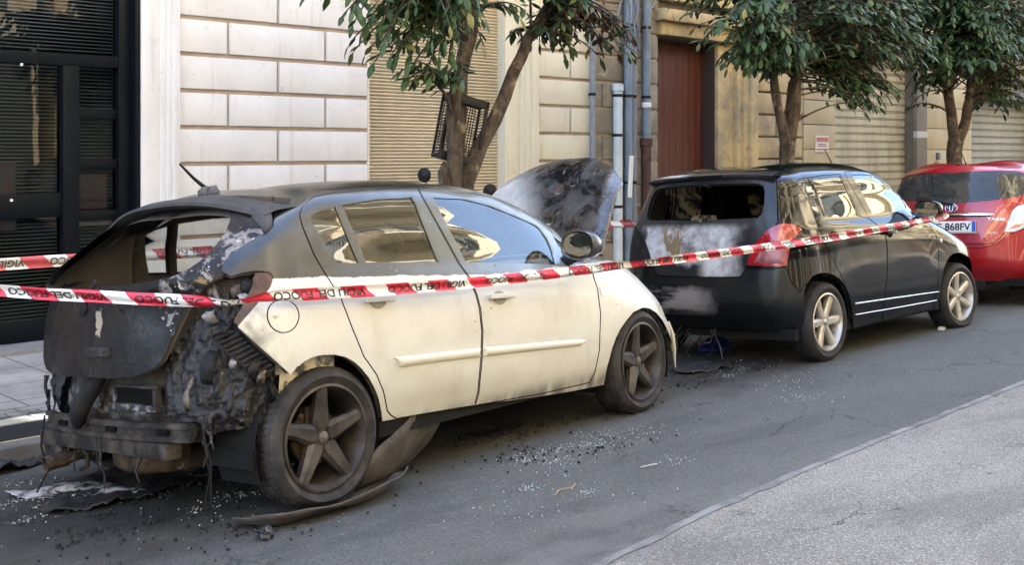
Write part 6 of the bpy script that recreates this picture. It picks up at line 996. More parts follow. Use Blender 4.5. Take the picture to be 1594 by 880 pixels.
# ---------------------------------------------------------------- the three cars
def L_(a): return [tuple(p) for p in a]
def burnt_patch(S, poly, name, mat, parent, sink, rough, step=.014, sg=-1, holes=(), freq=9., seed=0.):
    """charred, uneven remains under the missing bodywork"""
    poly = np.asarray(poly, float); mn, mx = poly.min(0), poly.max(0); mn = np.maximum(mn, [0, 0])
    us = np.arange(mn[0], mx[0]+step, step); vs_ = np.arange(mn[1], mx[1]+step, step)
    uv = np.array([(a, b) for a in us for b in vs_]); nu, nv = len(us), len(vs_)
    X = S.ev(uv); N = S.nrm(uv); d = np.zeros(len(uv))
    for i, p in enumerate(X):
        q = Vector((p[0], p[1]*sg, p[2]*.5+seed))
        d[i] = min(-.02, sink(p) + rough*(noise.fractal(q*freq, .7, 2.2, 7) * .55 + abs(noise.noise(q*freq*.45))*.7 + .25*noise.cell(q*freq*3.5)))
    X = (X + N*d[:, None]) * [1, sg, 1]
    F = []
    for i in range(nu-1):
        for j in range(nv-1): F.append((i*nv+j, (i+1)*nv+j, (i+1)*nv+j+1, i*nv+j+1))
    F = np.array(F); c = uv[F].mean(1); k = in_poly(c, poly)
    for h in holes: k &= ~in_poly(c, h)
    F = F[k]; ids = np.unique(F); mp = np.full(len(uv), -1); mp[ids] = np.arange(len(ids)); F = mp[F]
    if sg > 0: F = F[:, ::-1]
    return mesh_obj(name, X[ids], F, mat, parent, smooth=True)

# ---- the cream hatchback with the burnt rear
wcar = car_pose('burnt_hatchback', (2.9732, 4.9846, -.0771), .0815, .0045, -.095)
tag(wcar, 'cream five-door hatchback with burnt-out tailgate and raised scorched bonnet', 'car')
S1 = Surf(WHITE_LOOPS); K = {k: L_(v) for k, v in WHITE_LINES.items()}
vt = S1.kt[7] + .03
he = [(0., K['hatch_edge'][0][1])] + K['hatch_edge']; ho = [(0., K['hatch_open'][0][1])] + [p for p in K['hatch_open'] if p[0] > .02] + [(0., K['hatch_open'][-1][1])]
hatch_poly = [(-.05, he[0][1])] + he + [(he[-1][0], vt), (-.05, vt)]
open_poly = [(-.05, ho[0][1])] + ho + [(-.05, ho[-1][1])]
qe = K['quarter_edge']; ra = K['rear_arch']; fa = K['front_arch']
i_l = int(np.argmax([p[1] for p in he[:int(len(he)*.7)]])); 
lampp = K['lamp']
burnt_poly = [(-.05, -.05), (-.05, he[0][1])] + [p for p in he if p[1] < .85] + [(max(p[0] for p in he if p[1] < .85)+.02, .8)] + qe + [(qe[-1][0]+.05, qe[-1][1]), (ra[0][0], -.05)]
def arch_poly(a): return [(a[0][0], -.06)] + a + [(a[-1][0], -.06)]
hood_line = [(3.30, S1.kt[5]-.03), (3.42, S1.kt[5]-.06), (3.55, S1.kt[4]+.02), (3.68, S1.kt[4]-.05), (3.80, S1.kt[3]+.02), (3.95, S1.kt[3]-.01), (S1.U+.05, S1.kt[3]-.01)]
hood_poly = [(3.30, S1.kt[5]-.005), ] + hood_line + [(S1.U+.05, S1.kt[5]-.012)]
seams = [(K['rear_door'], True, .007), (K['front_door'], True, .007), (K['flap'], True, .005), (K['spoiler_gap'], False, .008)]
ws1 = [(S1.ks[11]+.05, S1.kt[7]-.035), (S1.ks[11]+.04, S1.kt[6]), (S1.ks[11]+.06, S1.kt[5]+.03), (S1.U+.05, S1.kt[5]+.03), (S1.U+.05, S1.kt[7]-.035)]
outl = [(K[k], True, 0) for k in ('lamp', 'lens', 'indicator')]
outl += [(ws1, True, 0), (he, False, 0), (ho, False, 0), (qe, False, 0), (ra, False, 0), (fa, False, 0), (hood_line, False, 0), ([(p[0], vt) for p in ((0, 0), (.3, 0), (he[-1][0], 0))], False, 0)]
glasses = ['quarter_glass', 'rear_glass', 'front_glass', 'corner_glass']
for g in glasses:
    L = resample(K[g], .03, True); s_ = -1 if area(L) > 0 else 1
    K[g+'_in'] = offset_line(L, -s_*.010, True); outl += [(K[g], True, 0), (K[g+'_in'], True, -.006)]
regs = [('burnt', burnt_poly), ('burnt', lampp), ('lens', K['lens']), ('hatch', hatch_poly), ('none', open_poly), ('rear_door', K['rear_door']), ('front_door', K['front_door']), ('flap', K['flap']), ('indicator', K['indicator']), ('hood', hood_poly), ('screen', ws1)]
for g in glasses: regs += [('rubber', K[g]), (g, K[g+'_in'])]
regs += [('none', arch_poly(ra)), ('none', arch_poly(fa)), ('none', [(3.1, -.1), (S1.U+.1, -.1), (S1.U+.1, .012), (3.1, .012)])]
P1 = Panels(S1, seams, outl, regs)
P1.part('body', ['body', 'rubber'], [M_['white'], M_['gap']], wcar)
P1.part('windscreen', ['screen'], M_['glass_far'], wcar)
tg = P1.part('tailgate', ['hatch'], [M_['hatch'], M_['gap']], wcar); tag(tg, 'charred tailgate with its window gone')
for sg in (-1, 1):
    rd = P1.part('rear_door', ['rear_door'], [M_['white'], M_['gap']], wcar, (sg,))
    fd = P1.part('front_door', ['front_door'], [M_['white'], M_['gap']], wcar, (sg,))
    gm_ = M_['glass'] if sg < 0 else M_['glass_far']
    P1.part('window_glass', ['rear_glass'], gm_, rd, (sg,), sink=-.006)
    P1.part('quarter_glass', ['quarter_glass'], gm_, rd, (sg,), sink=-.006)
    P1.part('window_glass', ['front_glass'], gm_, fd, (sg,), sink=-.006)
    P1.part('corner_glass', ['corner_glass'], gm_, wcar, (sg,), sink=-.006)
    P1.part('indicator_lamp', ['indicator'], M_['clear_lens'], wcar, (sg,), sink=.003)
    fl = P1.part('fuel_flap', ['flap'], [M_['white'], M_['gap']], wcar, (sg,)) if sg < 0 else P1.part('quarter_panel', ['flap'], [M_['white'], M_['white']], wcar, (sg,))
    solid_patch(S1, K['mold_r'], .012, 'side_moulding', M_['cream_plain'], rd, sg)
    solid_patch(S1, K['mold_f'], .012, 'side_moulding', M_['cream_plain'], fd, sg)
    hm = dict(handle=M_['cream_plain'], bowl=worn('finger_bowl_paint', (.30, .28, .24), (.2, .19, .16), 20))
    door_handle(rd, S1, *K['handle_r'][0], hm, sg); door_handle(fd, S1, *K['handle_f'][0], hm, sg)
    P1.part('rear_lamp', ['lens'], M_['pink_lens'], wcar, (sg,), sink=-.004)
    mirror_part(wcar, S1, K['mirror'][0][0], K['mirror'][0][1]+.0, dict(shell=simple('dark_mirror_shell', (.03, .032, .04), .25, coat=.5), arm=M_['plastic'], glass=M_['mirror']), sg, 1.12, dx=-.02)
P1.part('inner_lining', ['body', 'hatch', 'rear_door', 'front_door', 'flap', 'rubber', 'lens'], simple('scorched_lining', (.13, .12, .11), .9, spec=.15), wcar, sink=-.035)
flapcap = MB(); p, n_ = surf_at(S1, K['flap'][0][0]+.03, np.mean([q[1] for q in K['flap']])+.0)
flapcap.lathe([(0, -.006), (.010, -.004), (.013, .004)], 12, 'y', (p.x, p.y-.004, p.z)); flapcap.build('flap_catch', M_['cream_plain'], wcar, auto=40)
underbody(wcar, M_['dark'], -.38, 2.95, .78, (0, 2.511), .24)
make_seats(wcar, M_['rust2'], 1.35, .45, .20)
# wheels
wm = dict(rim=M_['rim_burnt'], tyre=M_['tyre_dust'], disc=M_['rusty'], bolt=M_['char'], cap=worn('sooty_cap', (.06, .055, .05), (.16, .14, .12), 60))
spec = dict(R=.312, rim=.234, w=.205, spokes=5, hub=.055, hd=.028, bolts=5,
            spoke=[(.035, .046, .026, .045), (.075, .048, .023, .040), (.12, .040, .018, .034), (.175, .033, .012, .027), (.222, .029, .008, .020), (.232, .031, .010, .02)])
make_wheel(wcar, (0, -.838, .31), -1, spec, wm, 0, .03, R(90), flat=.042)
make_wheel(wcar, (2.511, -.838, .312), -1, spec, wm, R(4), .03, R(93))
make_wheel(wcar, (0, .838, .36), 1, spec, wm, 0, .03, R(60), flat=.05)
make_wheel(wcar, (2.511, .838, .37), 1, spec, wm, R(4), .03, R(70))
# roof spoiler
sp = MB(); ys = np.linspace(-1, 1, 41); rows = []
for t in ys:
    a = abs(t); y = t*.665; dz = -.075*a**2.6 - .02*a**2; dx = .10*a**2.2
    rows.append([(.10+dx*.7, y*.985, 1.425+dz*.9), (-.04+dx, y, 1.450+dz), (-.17+dx, y, 1.437+dz), (-.235+dx, y, 1.418+dz), (-.245+dx, y*.99, 1.402+dz), (-.225+dx, y*.985, 1.388+dz), (-.12+dx, y*.96, 1.383+dz), (.04+dx*.6, y*.94, 1.40+dz)])
vs = [p for r in rows for p in r]; nc = 8; fs = [(i*nc+j, (i+1)*nc+j, (i+1)*nc+j+1, i*nc+j+1) for i in range(40) for j in range(nc-1)]
sp.add(vs, fs)
spm = worn('soot_grey_spoiler', (.030, .030, .031), (.055, .055, .056), 5, .65, 0, .15)
spo = sp.build('roof_spoiler', spm, wcar, auto=40)
for sg in (-1, 1): solid_patch(S1, K['cheek'], .022, 'spoiler_cheek', spm, spo, sg)
an = MB(); an.tube([(.16, .10, 1.455), (.12, .10, 1.478), (.08, .10, 1.50), (.02, .10, 1.545), (-.06, .10, 1.62)], [.03, .022, .012, .009, .006], 8); an.build('roof_aerial', M_['plastic'], wcar, auto=60)
# raised bonnet, hinged at the windscreen
hd = MB(); TH = R(47); nu, nv = 44, 36; vs = []
for i in range(nu+1):
    y = -.63 + 1.26*i/nu; hx = 2.43 + .09*(1-(y/.63)**2); LL = .60 + .22*(1-abs(y/.63)**2.4)
    for j in range(nv+1):
        q = j/nv; d = q*LL
        yy = y*(1-.06*q - .05*q**3); crown = .045*(1-(y/.63)**2) + .075*math.sin(q*math.pi*.62) - .10*max(0, q-.80)*2.2 - .05*max(0, abs(y)-.52)/.11*(1)
        nn_ = noise.fractal(Vector((d*3.2, y*3.2, 3)), .8, 2, 4)*.009 + noise.noise(Vector((d*7, y*7, 8)))*.004
        h = crown + nn_
        vs.append((hx + d*math.cos(TH) - h*math.sin(TH)*.85, yy, 1.0 + d*math.sin(TH) + h*math.cos(TH)*.85))
fs = [(i*(nv+1)+j, i*(nv+1)+j+1, (i+1)*(nv+1)+j+1, (i+1)*(nv+1)+j) for i in range(nu) for j in range(nv)]
hd.add(vs, fs); bon = hd.build('raised_bonnet', M_['hood'], wcar, smooth=True); tag(bon, 'raised bonnet, blackened, with pale ash and glints painted into its colour')
md = bon.modifiers.new('thickness', 'SOLIDIFY'); md.thickness = .022; md.offset = -1
st = MB(); st.tube([(2.55, .5, .9), (2.78, .52, 1.36)], .006, 6); st.build('bonnet_stay', M_['char'], wcar)
en = MB(); en.box((2.5, -.55, .45), (3.0, .55, .74), .05); en.box((2.6, -.3, .7), (2.9, .25, .82), .04); en.build('burnt_engine', M_['char'], wcar, auto=40)
# what is left behind the missing rear bumper
rear = [p for p in burnt_poly]
lower = [(-.05, -.05), (-.05, he[0][1]+.06), (.50, he[0][1]+.10), (.52, .30), (.50, -.05)]
plate_hole = [(-.05, .24), (-.05, .335), (.14, .335), (.14, .24)]
for sg in (-1, 1):
    burnt_patch(S1, lower, 'rear_panel', M_['inner'], wcar, lambda p: -.13 + .05*max(0, .5-p[2])*2, .02, .016, sg, holes=() , freq=7)
    burnt_patch(S1, ([(.44, .04), (.44, he[0][1]+.05), (.62, .62), (.72, .86), (1.05, .98), (1.06, .86), (.93, .66)] if sg < 0 else [(.44, .04), (.44, he[0][1]+.02), (.62, .50), (.80, .60), (.93, .62)]) + qe + [(ra[0][0], .3), (ra[0][0], .1)], 'charred_quarter', M_['charred'], wcar, lambda p: -.085, .036, .0075 if sg < 0 else .012, sg, freq=12)
bm_ = MB()
for k in range(24):
    y0, y1 = -.60 + k*.05, -.60 + (k+1)*.05
    def xb(y): return -.625 + .07*abs(y/.6)**2.2
    for (z0, z1, dx) in ((.375, .397, .0), (.397, .43, .012), (.43, .452, 0)):
        vs = [(xb(y)+dx+e, y, z) for e in (0, .035) for y in (y0, y1) for z in (z0, z1)]
        bm_.add(vs, [(0, 1, 3, 2), (4, 6, 7, 5), (0, 4, 5, 1), (2, 3, 7, 6), (1, 5, 7, 3), (0, 2, 6, 4)])
bm_.build('bumper_beam', M_['beam'], wcar)
for y in (-.45, -.1, .35): 
    q = MB(); q.box((xb(y)-.004, y-.04, .402), (xb(y)+.02, y+.04, .428), .01); q.build('beam_slot', M_['gap'], wcar)
nh = MB(); nh.box((-.575, -.38, .528), (-.52, -.09, .592), .004); nh.build('panel_opening', M_['gap'], wcar)
fr = MB()
for a, b in (((-.582, -.41, .594), (-.545, -.06, .608)), ((-.592, -.43, .498), (-.545, -.03, .524)), ((-.582, -.085, .52), (-.545, -.06, .594)), ((-.582, -.41, .52), (-.545, -.385, .594))): fr.box(a, b, .006)
fr.build('panel_flange', M_['inner'], wcar, auto=40)
tl = MB()                                              # recess for the number plate lamp and handle in the tailgate
tl.box((-.688, -.22, .742), (-.65, -.03, .788), .008); tl.build('lock_recess', M_['charred'], wcar, auto=40)
sw = MB(); sw.lathe([(0, .15), (.26, .155), (.285, .18), (.29, .22), (.285, .235), (.30, .26), (.30, .30), (.33, .31), (.34, .36)], 40, 'z', (-.27, -.08, .05))
sw.build('spare_wheel_well', M_['rusty'], wcar, auto=50)
sk = MB(); sk.box((-.60, -.50, .30), (-.52, .58, .37), .01); sk.box((-.58, .42, .22), (-.54, .58, .32), .01); sk.tube([(-.58, .56, .31), (-.575, .40, .315), (-.57, .24, .31), (-.57, .19, .27), (-.57, .2, .22), (-.57, .26, .2)], .012, 8)
sk.build('rear_skirt', M_['beam'], wcar, auto=40)
ex = MB(); ex.tube([(-.30, .36, .27), (-.50, .39, .255), (-.66, .42, .225)], [.03, .034, .036], 16, cap=False); ex.lathe([(.036, 0), (.030, .02), (.029, .1)], 16, 'x', (-.655, .42, .226)); ex.build('exhaust_pipe', M_['rusty'], wcar, auto=50)
mf = MB(); mf.lathe([(.01, -.22), (.085, -.21), (.095, -.19), (.095, .19), (.085, .21), (.01, .22)], 24, 'y', (-.2, .34, .27)); mf.build('silencer', M_['rusty'], wcar, auto=50)
ck = MB(); pts = []
for i in range(15):
    q, nq = surf_at(S1, abs(.005 + .006*math.sin(i*1.9)), .62 + .016*i, 1); pts.append(q + nq*(.003 + .004*noise.noise(Vector((i*.8, 0, 4)))) + Vector((0, .006*math.sin(i*2.3), 0)))
ck.tube(pts, [.006 + .004*abs(math.sin(i*1.3)) for i in range(15)], 6); ck.build('melted_seam', M_['char'], tg, smooth=True)
# hanging strips, wires, melted drips
dr = MB(); rg = random.Random(3)
for k in range(16):
    y = rg.choice([-1, 1])*rg.uniform(.52, .72) if k > 4 else rg.uniform(-.5, .6); x = -.60 + .12*abs(y); z = rg.uniform(.40, .62) if k > 4 else .38
    pts = [(x, y, z)]; L = rg.uniform(.1, .28)
    for j in range(1, 5): pts.append((x + rg.uniform(-.012, .012), y + rg.uniform(-.015, .015), max(.05, z - L*j/4)))
    dr = MB(); dr.tube(pts, [rg.uniform(.006, .014), .007, .006, .005, .003], 5); dr.build('melted_strip', M_['charred'], wcar)
bl = MB()
vs = []; fs = []; pts = [(-.60, -.04, .66), (-.63, .0, .61), (-.65, .06, .54), (-.655, .11, .47), (-.65, .13, .42)]
bl.tube(pts, [.02, .04, .045, .04, .025], 10); bl.build('melted_trim', M_['char'], wcar, auto=80)
for pts, r_ in (([(-.56, -.72, .42), (-.545, -.74, .30), (-.55, -.735, .16), (-.54, -.73, .05)], .004), ([(-.55, -.70, .40), (-.53, -.705, .24), (-.56, -.69, .10)], .003), ([(-.60, .52, .44), (-.62, .53, .3), (-.60, .51, .18), (-.64, .55, .08)], .005)):
    wr = MB(); wr.tube(pts, r_, 5); wr.build('hanging_wire', M_['rubber'], wcar)
# torn scraps of sheet metal and melted lamp standing out of the burnt corner
shm = [worn('scorched_sheet_steel', (.05, .043, .036), (.20, .165, .125), 12, .6, .3, .4, 7, .4, .66), M_['char'], worn('ashen_sheet_steel', (.10, .10, .105), (.36, .35, .35), 10, .6, .2, .3), M_['rubber']]
rg = random.Random(14)
for k in range(34):
    u = rg.uniform(.55, 1.12); v = rg.uniform(.22, .92)
    if not in_poly(np.array([(u, v)]), [(.52, .2), (.60, .58), (.74, .84), (1.03, .95), (1.02, .80), (.96, .64), (1.05, .45), (.95, .2)])[0]: continue
    p0, nn_ = surf_at(S1, u, v); t = Vector((rg.uniform(-.5, .5), rg.uniform(-.3, .3), rg.choice([-1, 1]))).normalized(); b_ = nn_.cross(t).normalized(); L = rg.uniform(.05, .17); w_ = rg.uniform(.010, .030); cur = rg.uniform(-.5, .5); vs = []
    for i in range(7):
        q = i/6-.5
        for j in range(3):
            h = (j-1)*w_*(1-.5*abs(q)+.3*noise.noise(Vector((i*.9+k, j, 3)))); d = -.075 + .035*rg.random()*.6 + .05*math.cos(q*3+cur) + .006*noise.noise(Vector((i, j*2, k)))
            vs.append(p0 + t*q*L + b_*(h + cur*.05*q*q*4) + nn_*min(d, -.012))
    m = MB(); m.add(vs, [(i*3+j, (i+1)*3+j, (i+1)*3+j+1, i*3+j+1) for i in range(6) for j in range(2)]); o = m.build('metal_scrap', shm[k % 4], wcar, smooth=True); md = o.modifiers.new('thickness', 'SOLIDIFY'); md.thickness = .004
# bracket along the torn edge of the rear wing, and the pale inner wing behind it
ed = MB(); 
L = resample(qe[:int(len(qe)*.8)], .018)
for a, b in zip(L[:-1], L[1:]):
    q = S1.ev([a - [.075, .03], a - [.012, .0], b - [.012, 0], b - [.075, .03]]) + np.array([0, -.045, 0]); q = [(v[0], -v[1], v[2]) for v in q]
    ed.add(q, [(0, 1, 2, 3)])
for k, a in enumerate(L[::2]):
    pa = S1.ev([a - [.07, .028], a - [.012, 0]]); ed.tube([(pa[0][0], -pa[0][1]+.035, pa[0][2]), (pa[1][0], -pa[1][1]+.03, pa[1][2])], .006, 5)
ed.build('bumper_bracket', M_['char'], wcar)
m = Mat('scorched_cream_wing', (.5, .45, .34), .55); pz = m.pos(); xx, yy, zz = m.xyz(pz)
m.set(color=m.mix(m.step(m.math('ADD', zz, m.math('MULTIPLY', m.noise(pz, 9, 6), .2)), .62, .52), m.mix(m.step(m.noise(pz, 14, 7, .7), .45, .62), (.52, .46, .33), (.05, .045, .04)), (.03, .028, .026)))
iw = burnt_patch(S1, [(.94, .20), (.93, .64), (.97, .66), (1.06, .55), (1.16, .42), (1.17, .2)], 'inner_wing', m.m, wcar, lambda p: -.055, .008, .015, -1, freq=5)

for k in range(4):
    y = -.74 + .012*k; x = 3.005 + .006*k
    tb = MB(); tb.tube([(x-.02, y, .50-.02*k), (x+.02, y-.005, .42), (x+.03, y-.004, .32+.02*k), (x+.025+.008*k, y, .20+.02*k)], [.012, .009, .007, .003], 6); tb.build('bumper_splinter', M_['cream_plain'], wcar)

# ---- the black hatchback burnt at the back
bcar = car_pose('black_hatchback', (7.9163, 5.27, -.066), .0039, 0, -.06)
tag(bcar, 'glossy black hatchback with burnt bare-metal tailgate and intact silver wheels', 'car')
S2 = Surf(BLACK_LOOPS); K = {k: L_(v) for k, v in BLACK_LINES.items()}
vt = S2.kt[7] + .02; he = [(0., K['hatch_edge'][0][1])] + [p for p in K['hatch_edge'] if p[0] > .02]; ho = [(0., K['hatch_open'][0][1])] + [p for p in K['hatch_open'] if p[0] > .02] + [(0., K['hatch_open'][-1][1])]; ra = K['rear_arch']; fa = K['front_arch']; be = K['bumper_edge']
hatch_poly = [(-.05, he[0][1])] + he + [(he[-1][0], vt), (-.05, vt)]
open_poly = [(-.05, ho[0][1])] + ho + [(-.05, ho[-1][1])]
bump_poly = [(-.05, -.05), (-.05, he[0][1])] + [p for p in he if p[1] < be[0][1]] + be + [(be[-1][0]+.05, -.05)]
hood_line2 = [(2.70, S2.kt[5]-.02), (2.95, S2.kt[4]+.06), (3.2, S2.kt[4]-.02), (3.45, S2.kt[3]+.05), (3.7, S2.kt[3]+.01), (S2.U+.05, S2.kt[3])]
seams = [(K['rear_door'], True, .007), (K['front_door'], True, .007), (he, False, .009), (be, False, .006), (K['cseam'], False, .005), (hood_line2, False, .006)]
outl = [(K['lamp'], True, 0), (ho, False, 0), (ra, False, 0), (fa, False, 0), ([(0, vt), (.3, vt), (he[-1][0], vt)], False, 0)]
glasses = ['quarter_glass', 'rear_glass', 'front_glass']
for g in glasses:
    L = resample(K[g], .03, True); s_ = -1 if area(L) > 0 else 1
    K[g+'_in'] = offset_line(L, -s_*.011, True); outl += [(K[g], True, 0), (K[g+'_in'], True, -.005)]
ws = [(3.08, S2.kt[7]-.02), (2.98, S2.kt[6]), (2.86, S2.kt[5]+.03), (3.1, S2.kt[5]+.03), (3.5, S2.kt[5]+.03), (S2.U+.05, S2.kt[5]+.03), (S2.U+.05, S2.kt[7]-.03), (3.5, S2.kt[7]-.03)]
outl.append((ws, True, 0))
regs = [('bumper', bump_poly), ('hatch', hatch_poly), ('none', open_poly), ('lamp', K['lamp']), ('rear_door', K['rear_door']), ('front_door', K['front_door']), ('screen', ws)]
for g in glasses: regs += [('rubber', K[g]), (g, K[g+'_in'])]
regs += [('none', arch_poly(ra)), ('none', arch_poly(fa))]
P2 = Panels(S2, seams, outl, regs)
P2.part('body', ['body', 'rubber'], [M_['black'], M_['gap']], bcar)
tg = P2.part('tailgate', ['hatch'], [M_['bhatch'], M_['gap']], bcar); tag(tg, 'burnt tailgate streaked with ash and rust')
def dent(X): return np.array([.018*noise.fractal(Vector((p[0]*6, p[1]*6, p[2]*6)), .8, 2, 4) * (1 if abs(p[1]) < .55 and p[2] < .62 else 0) for p in X])
rb = P2.part('rear_bumper', ['bumper'], [M_['bbump'], M_['gap']], bcar)
P2.part('windscreen', ['screen'], M_['glass_far'], bcar)
for sg in (-1, 1):
    rd = P2.part('rear_door', ['rear_door'], [M_['black'], M_['gap']], bcar, (sg,))
    fd = P2.part('front_door', ['front_door'], [M_['black'], M_['gap']], bcar, (sg,))
    gm_ = M_['glass'] if sg < 0 else M_['glass_far']
    P2.part('window_glass', ['rear_glass'], gm_, rd, (sg,), sink=-.005)
    P2.part('quarter_glass', ['quarter_glass'], gm_, rd, (sg,), sink=-.005)
    P2.part('window_glass', ['front_glass'], gm_, fd, (sg,), sink=-.005)
    lm = P2.part('rear_lamp', ['lamp'], M_['red_lens'] if sg < 0 else M_['char'], bcar, (sg,), sink=.004)
    if sg < 0:
        solid_patch(S2, K['lamp_clear'], .004, 'reversing_lens', worn('pink_clear_lens', (.42, .17, .18), (.20, .07, .08), 14, .15, 0, .3), lm, sg, lift=.004)
    hm = dict(handle=M_['black'], bowl=M_['gap'])
    door_handle(rd, S2, *K['handle_r'][0], hm, sg, .17); door_handle(fd, S2, *K['handle_f'][0], hm, sg, .17)
    for nm in ('highlight_strip', 'strip2'): solid_patch(S2, K[nm], .005, 'highlight_and_trim_strip', M_['trim'], bcar, sg)  # upper strip is a moulding highlight given a shape, lower strip is trim
    p, n_ = surf_at(S2, *K['indicator'][0], sg); ii = MB(); ii.lathe([(0, -.008), (.016, -.006), (.019, .004)], 16, 'y', (p.x, p.y, p.z) if sg < 0 else (p.x, p.y+.004, p.z)); ii.build('indicator_lamp', M_['clear_lens'], bcar, auto=50)
    mirror_part(bcar, S2, K['mirror'][0][0]+.02, K['mirror'][0][1]-.03, dict(shell=M_['black'], arm=M_['black'], glass=M_['mirror']), sg, 1.1)
P2.part('inner_lining', ['body', 'hatch', 'rear_door', 'front_door', 'rubber', 'lamp', 'bumper'], simple('sooty_lining', (.022, .021, .02), .9, spec=.15), bcar, sink=-.035)
underbody(bcar, M_['dark'], -.40, 2.9, .77, (0, 2.39), .20, .345)
make_seats(bcar, worn('burnt_seat_foam', (.02, .018, .016), (.42, .34, .19), 6, .9, 0, .3, 6, .47, .58), 1.25, .35, .40)
wm2 = dict(rim=M_['rim'], tyre=M_['tyre'], disc=M_['rusty'], bolt=M_['steel'], cap=M_['steel'])
spec2 = dict(R=.302, rim=.218, w=.185, spokes=6, hub=.05, hd=.026, bolts=5,
             spoke=[(.03, .028, .022, .036), (.075, .030, .020, .034), (.13, .032, .016, .029), (.185, .034, .011, .022), (.208, .036, .009, .017), (.216, .038, .010, .016)])
make_wheel(bcar, (0, -.822, .302), -1, spec2, wm2, 0, .0, R(0))
make_wheel(bcar, (2.39, -.822, .285), -1, spec2, wm2, R(-6), .0, R(92), flat=.03)
make_wheel(bcar, (0, .822, .302), 1, spec2, wm2, 0, 0, R(10)); make_wheel(bcar, (2.39, .822, .30), 1, spec2, wm2, R(-6), 0, R(40))
sp = MB(); rows = []
for t in np.linspace(-1, 1, 31):
    a = abs(t); y = t*.60; dz = -.028*a**2.4; dx = .035*a**2.5
    rows.append([(-.20+dx, y, 1.497+dz), (-.31+dx, y, 1.482+dz), (-.345+dx, y, 1.466+dz), (-.34+dx, y, 1.445+dz), (-.30+dx, y, 1.432+dz)])
vs = [p for r in rows for p in r]; sp.add(vs, [(i*5+j, (i+1)*5+j, (i+1)*5+j+1, i*5+j+1) for i in range(30) for j in range(4)])
sp.build('roof_spoiler', M_['bhatch'], bcar, auto=50)
bl = MB(); bl.box((-.355, -.16, 1.448), (-.335, .16, 1.466), .004); bl.build('brake_light', M_['gap'], bcar)
an = MB(); an.tube([(1.2, -.30, 1.49), (1.17, -.30, 1.50), (1.0, -.31, 1.66)], [.012, .006, .003], 8); an.build('roof_aerial', M_['plastic'], bcar)
dd = MB(); rg = random.Random(5)
for k in range(12):
    y = rg.uniform(-.1, .6); x = rg.uniform(-.52, -.40); z = rg.uniform(.22, .36); pts = [(x, y, z)]
    for j in range(4): pts.append((pts[-1][0]+rg.uniform(-.04, .04), pts[-1][1]+rg.uniform(-.05, .05), max(.03, pts[-1][2]-rg.uniform(.01, .08))))
    dd = MB(); dd.tube(pts, rg.uniform(.003, .008), 5); dd.build('melted_strip', M_['charred'], bcar)

# ---- the red hatchback at the end of the row
rcar = car_pose('red_hatchback', (12.55, 5.32, -.06), .10, 0, -.05)
tag(rcar, 'clean shiny red hatchback with a number plate, last in the row', 'car')
S3 = Surf(RED_LOOPS); K = {k: L_(v) for k, v in RED_LINES.items()}
he = [(0., K['hatch_edge'][0][1])] + [p for p in K['hatch_edge'] if p[0] > .02]; rw = [(0., K['rear_window'][0][1])] + [p for p in K['rear_window'] if p[0] > .02] + [(0., K['rear_window'][-1][1])]; be = K['bumper_edge']; vt = S3.kt[7] + .02
hatch_poly = [(-.05, he[0][1])] + he + [(he[-1][0], vt), (-.05, vt)]
win_poly = [(-.05, rw[0][1])] + rw + [(-.05, rw[-1][1])]
def sl_(name): 
    u0 = (2.39*1.05, 0)
    return u0
rax, fax = 0., 2.51
def arch_uv(S, xc, Rr=.355):
    # inverse of the surface along the wheel arch
    us = np.linspace(.5, S.U, 400); out = []
    for t in np.linspace(math.pi, 0, 22):
        x, z = xc + Rr*math.cos(t), .30 + Rr*math.sin(t); best = None
        vs = np.linspace(0, S.kt[3], 60); G = np.array([(a, b) for a in us[::4] for b in vs]); X = S.ev(G); k = np.argmin((X[:, 0]-x)**2 + (X[:, 2]-z)**2 + np.where(X[:, 1] < .6, 1, 0))
        g = G[k]; G2 = np.array([(g[0]+a, g[1]+b) for a in np.linspace(-.03, .03, 13) for b in np.linspace(-.02, .02, 9)]); X = S.ev(G2); k = np.argmin((X[:, 0]-x)**2 + (X[:, 2]-z)**2); out.append(tuple(G2[k]))
    return [(out[0][0], -.02)] + out + [(out[-1][0], -.02)]
def side_uv(S, pts):
    out = []; us = np.linspace(.5, S.U-.6, 200); vs = np.linspace(S.kt[1], S.kt[8], 90); G = np.array([(a, b) for a in us for b in vs]); X = S.ev(G)
    for x, z in pts: out.append(tuple(G[np.argmin((X[:, 0]-x)**2 + (X[:, 2]-z)**2)]))
    return out
ra3, fa3 = arch_uv(S3, rax), arch_uv(S3, fax)
g_r = side_uv(S3, [(.0, 1.10), (.05, 1.33), (.25, 1.415), (.75, 1.43), (.93, 1.09), (.4, 1.10)]); g_f = side_uv(S3, [(1.02, 1.085), (.86, 1.43), (1.2, 1.42), (1.5, 1.31), (1.85, 1.08), (1.4, 1.08)])
outl = [(K['lamp'], True, 0), (rw, False, -.004), (ra3, False, 0), (fa3, False, 0), (g_r, True, -.004), (g_f, True, -.004), ([(0, vt), (.3, vt), (he[-1][0], vt)], False, 0)]
seams = [(he, False, .007), (be, False, .005)]
ws3 = [(3.2, S3.kt[7]-.02), (3.1, S3.kt[6]), (2.98, S3.kt[5]+.03), (S3.U+.05, S3.kt[5]+.03), (S3.U+.05, S3.kt[7]-.03)]
outl.append((ws3, True, 0))
P3 = Panels(S3, seams, outl, [('bumper', [(-.05, -.05), (-.05, be[0][1])] + be + [(be[-1][0]+.12, be[-1][1]-.05), (ra3[0][0], .1), (ra3[0][0], -.05)]), ('hatch', hatch_poly), ('rwin', win_poly), ('lamp', K['lamp']), ('glass_r', g_r), ('glass_f', g_f), ('screen', ws3), ('none', ra3), ('none', fa3)], du=.06)
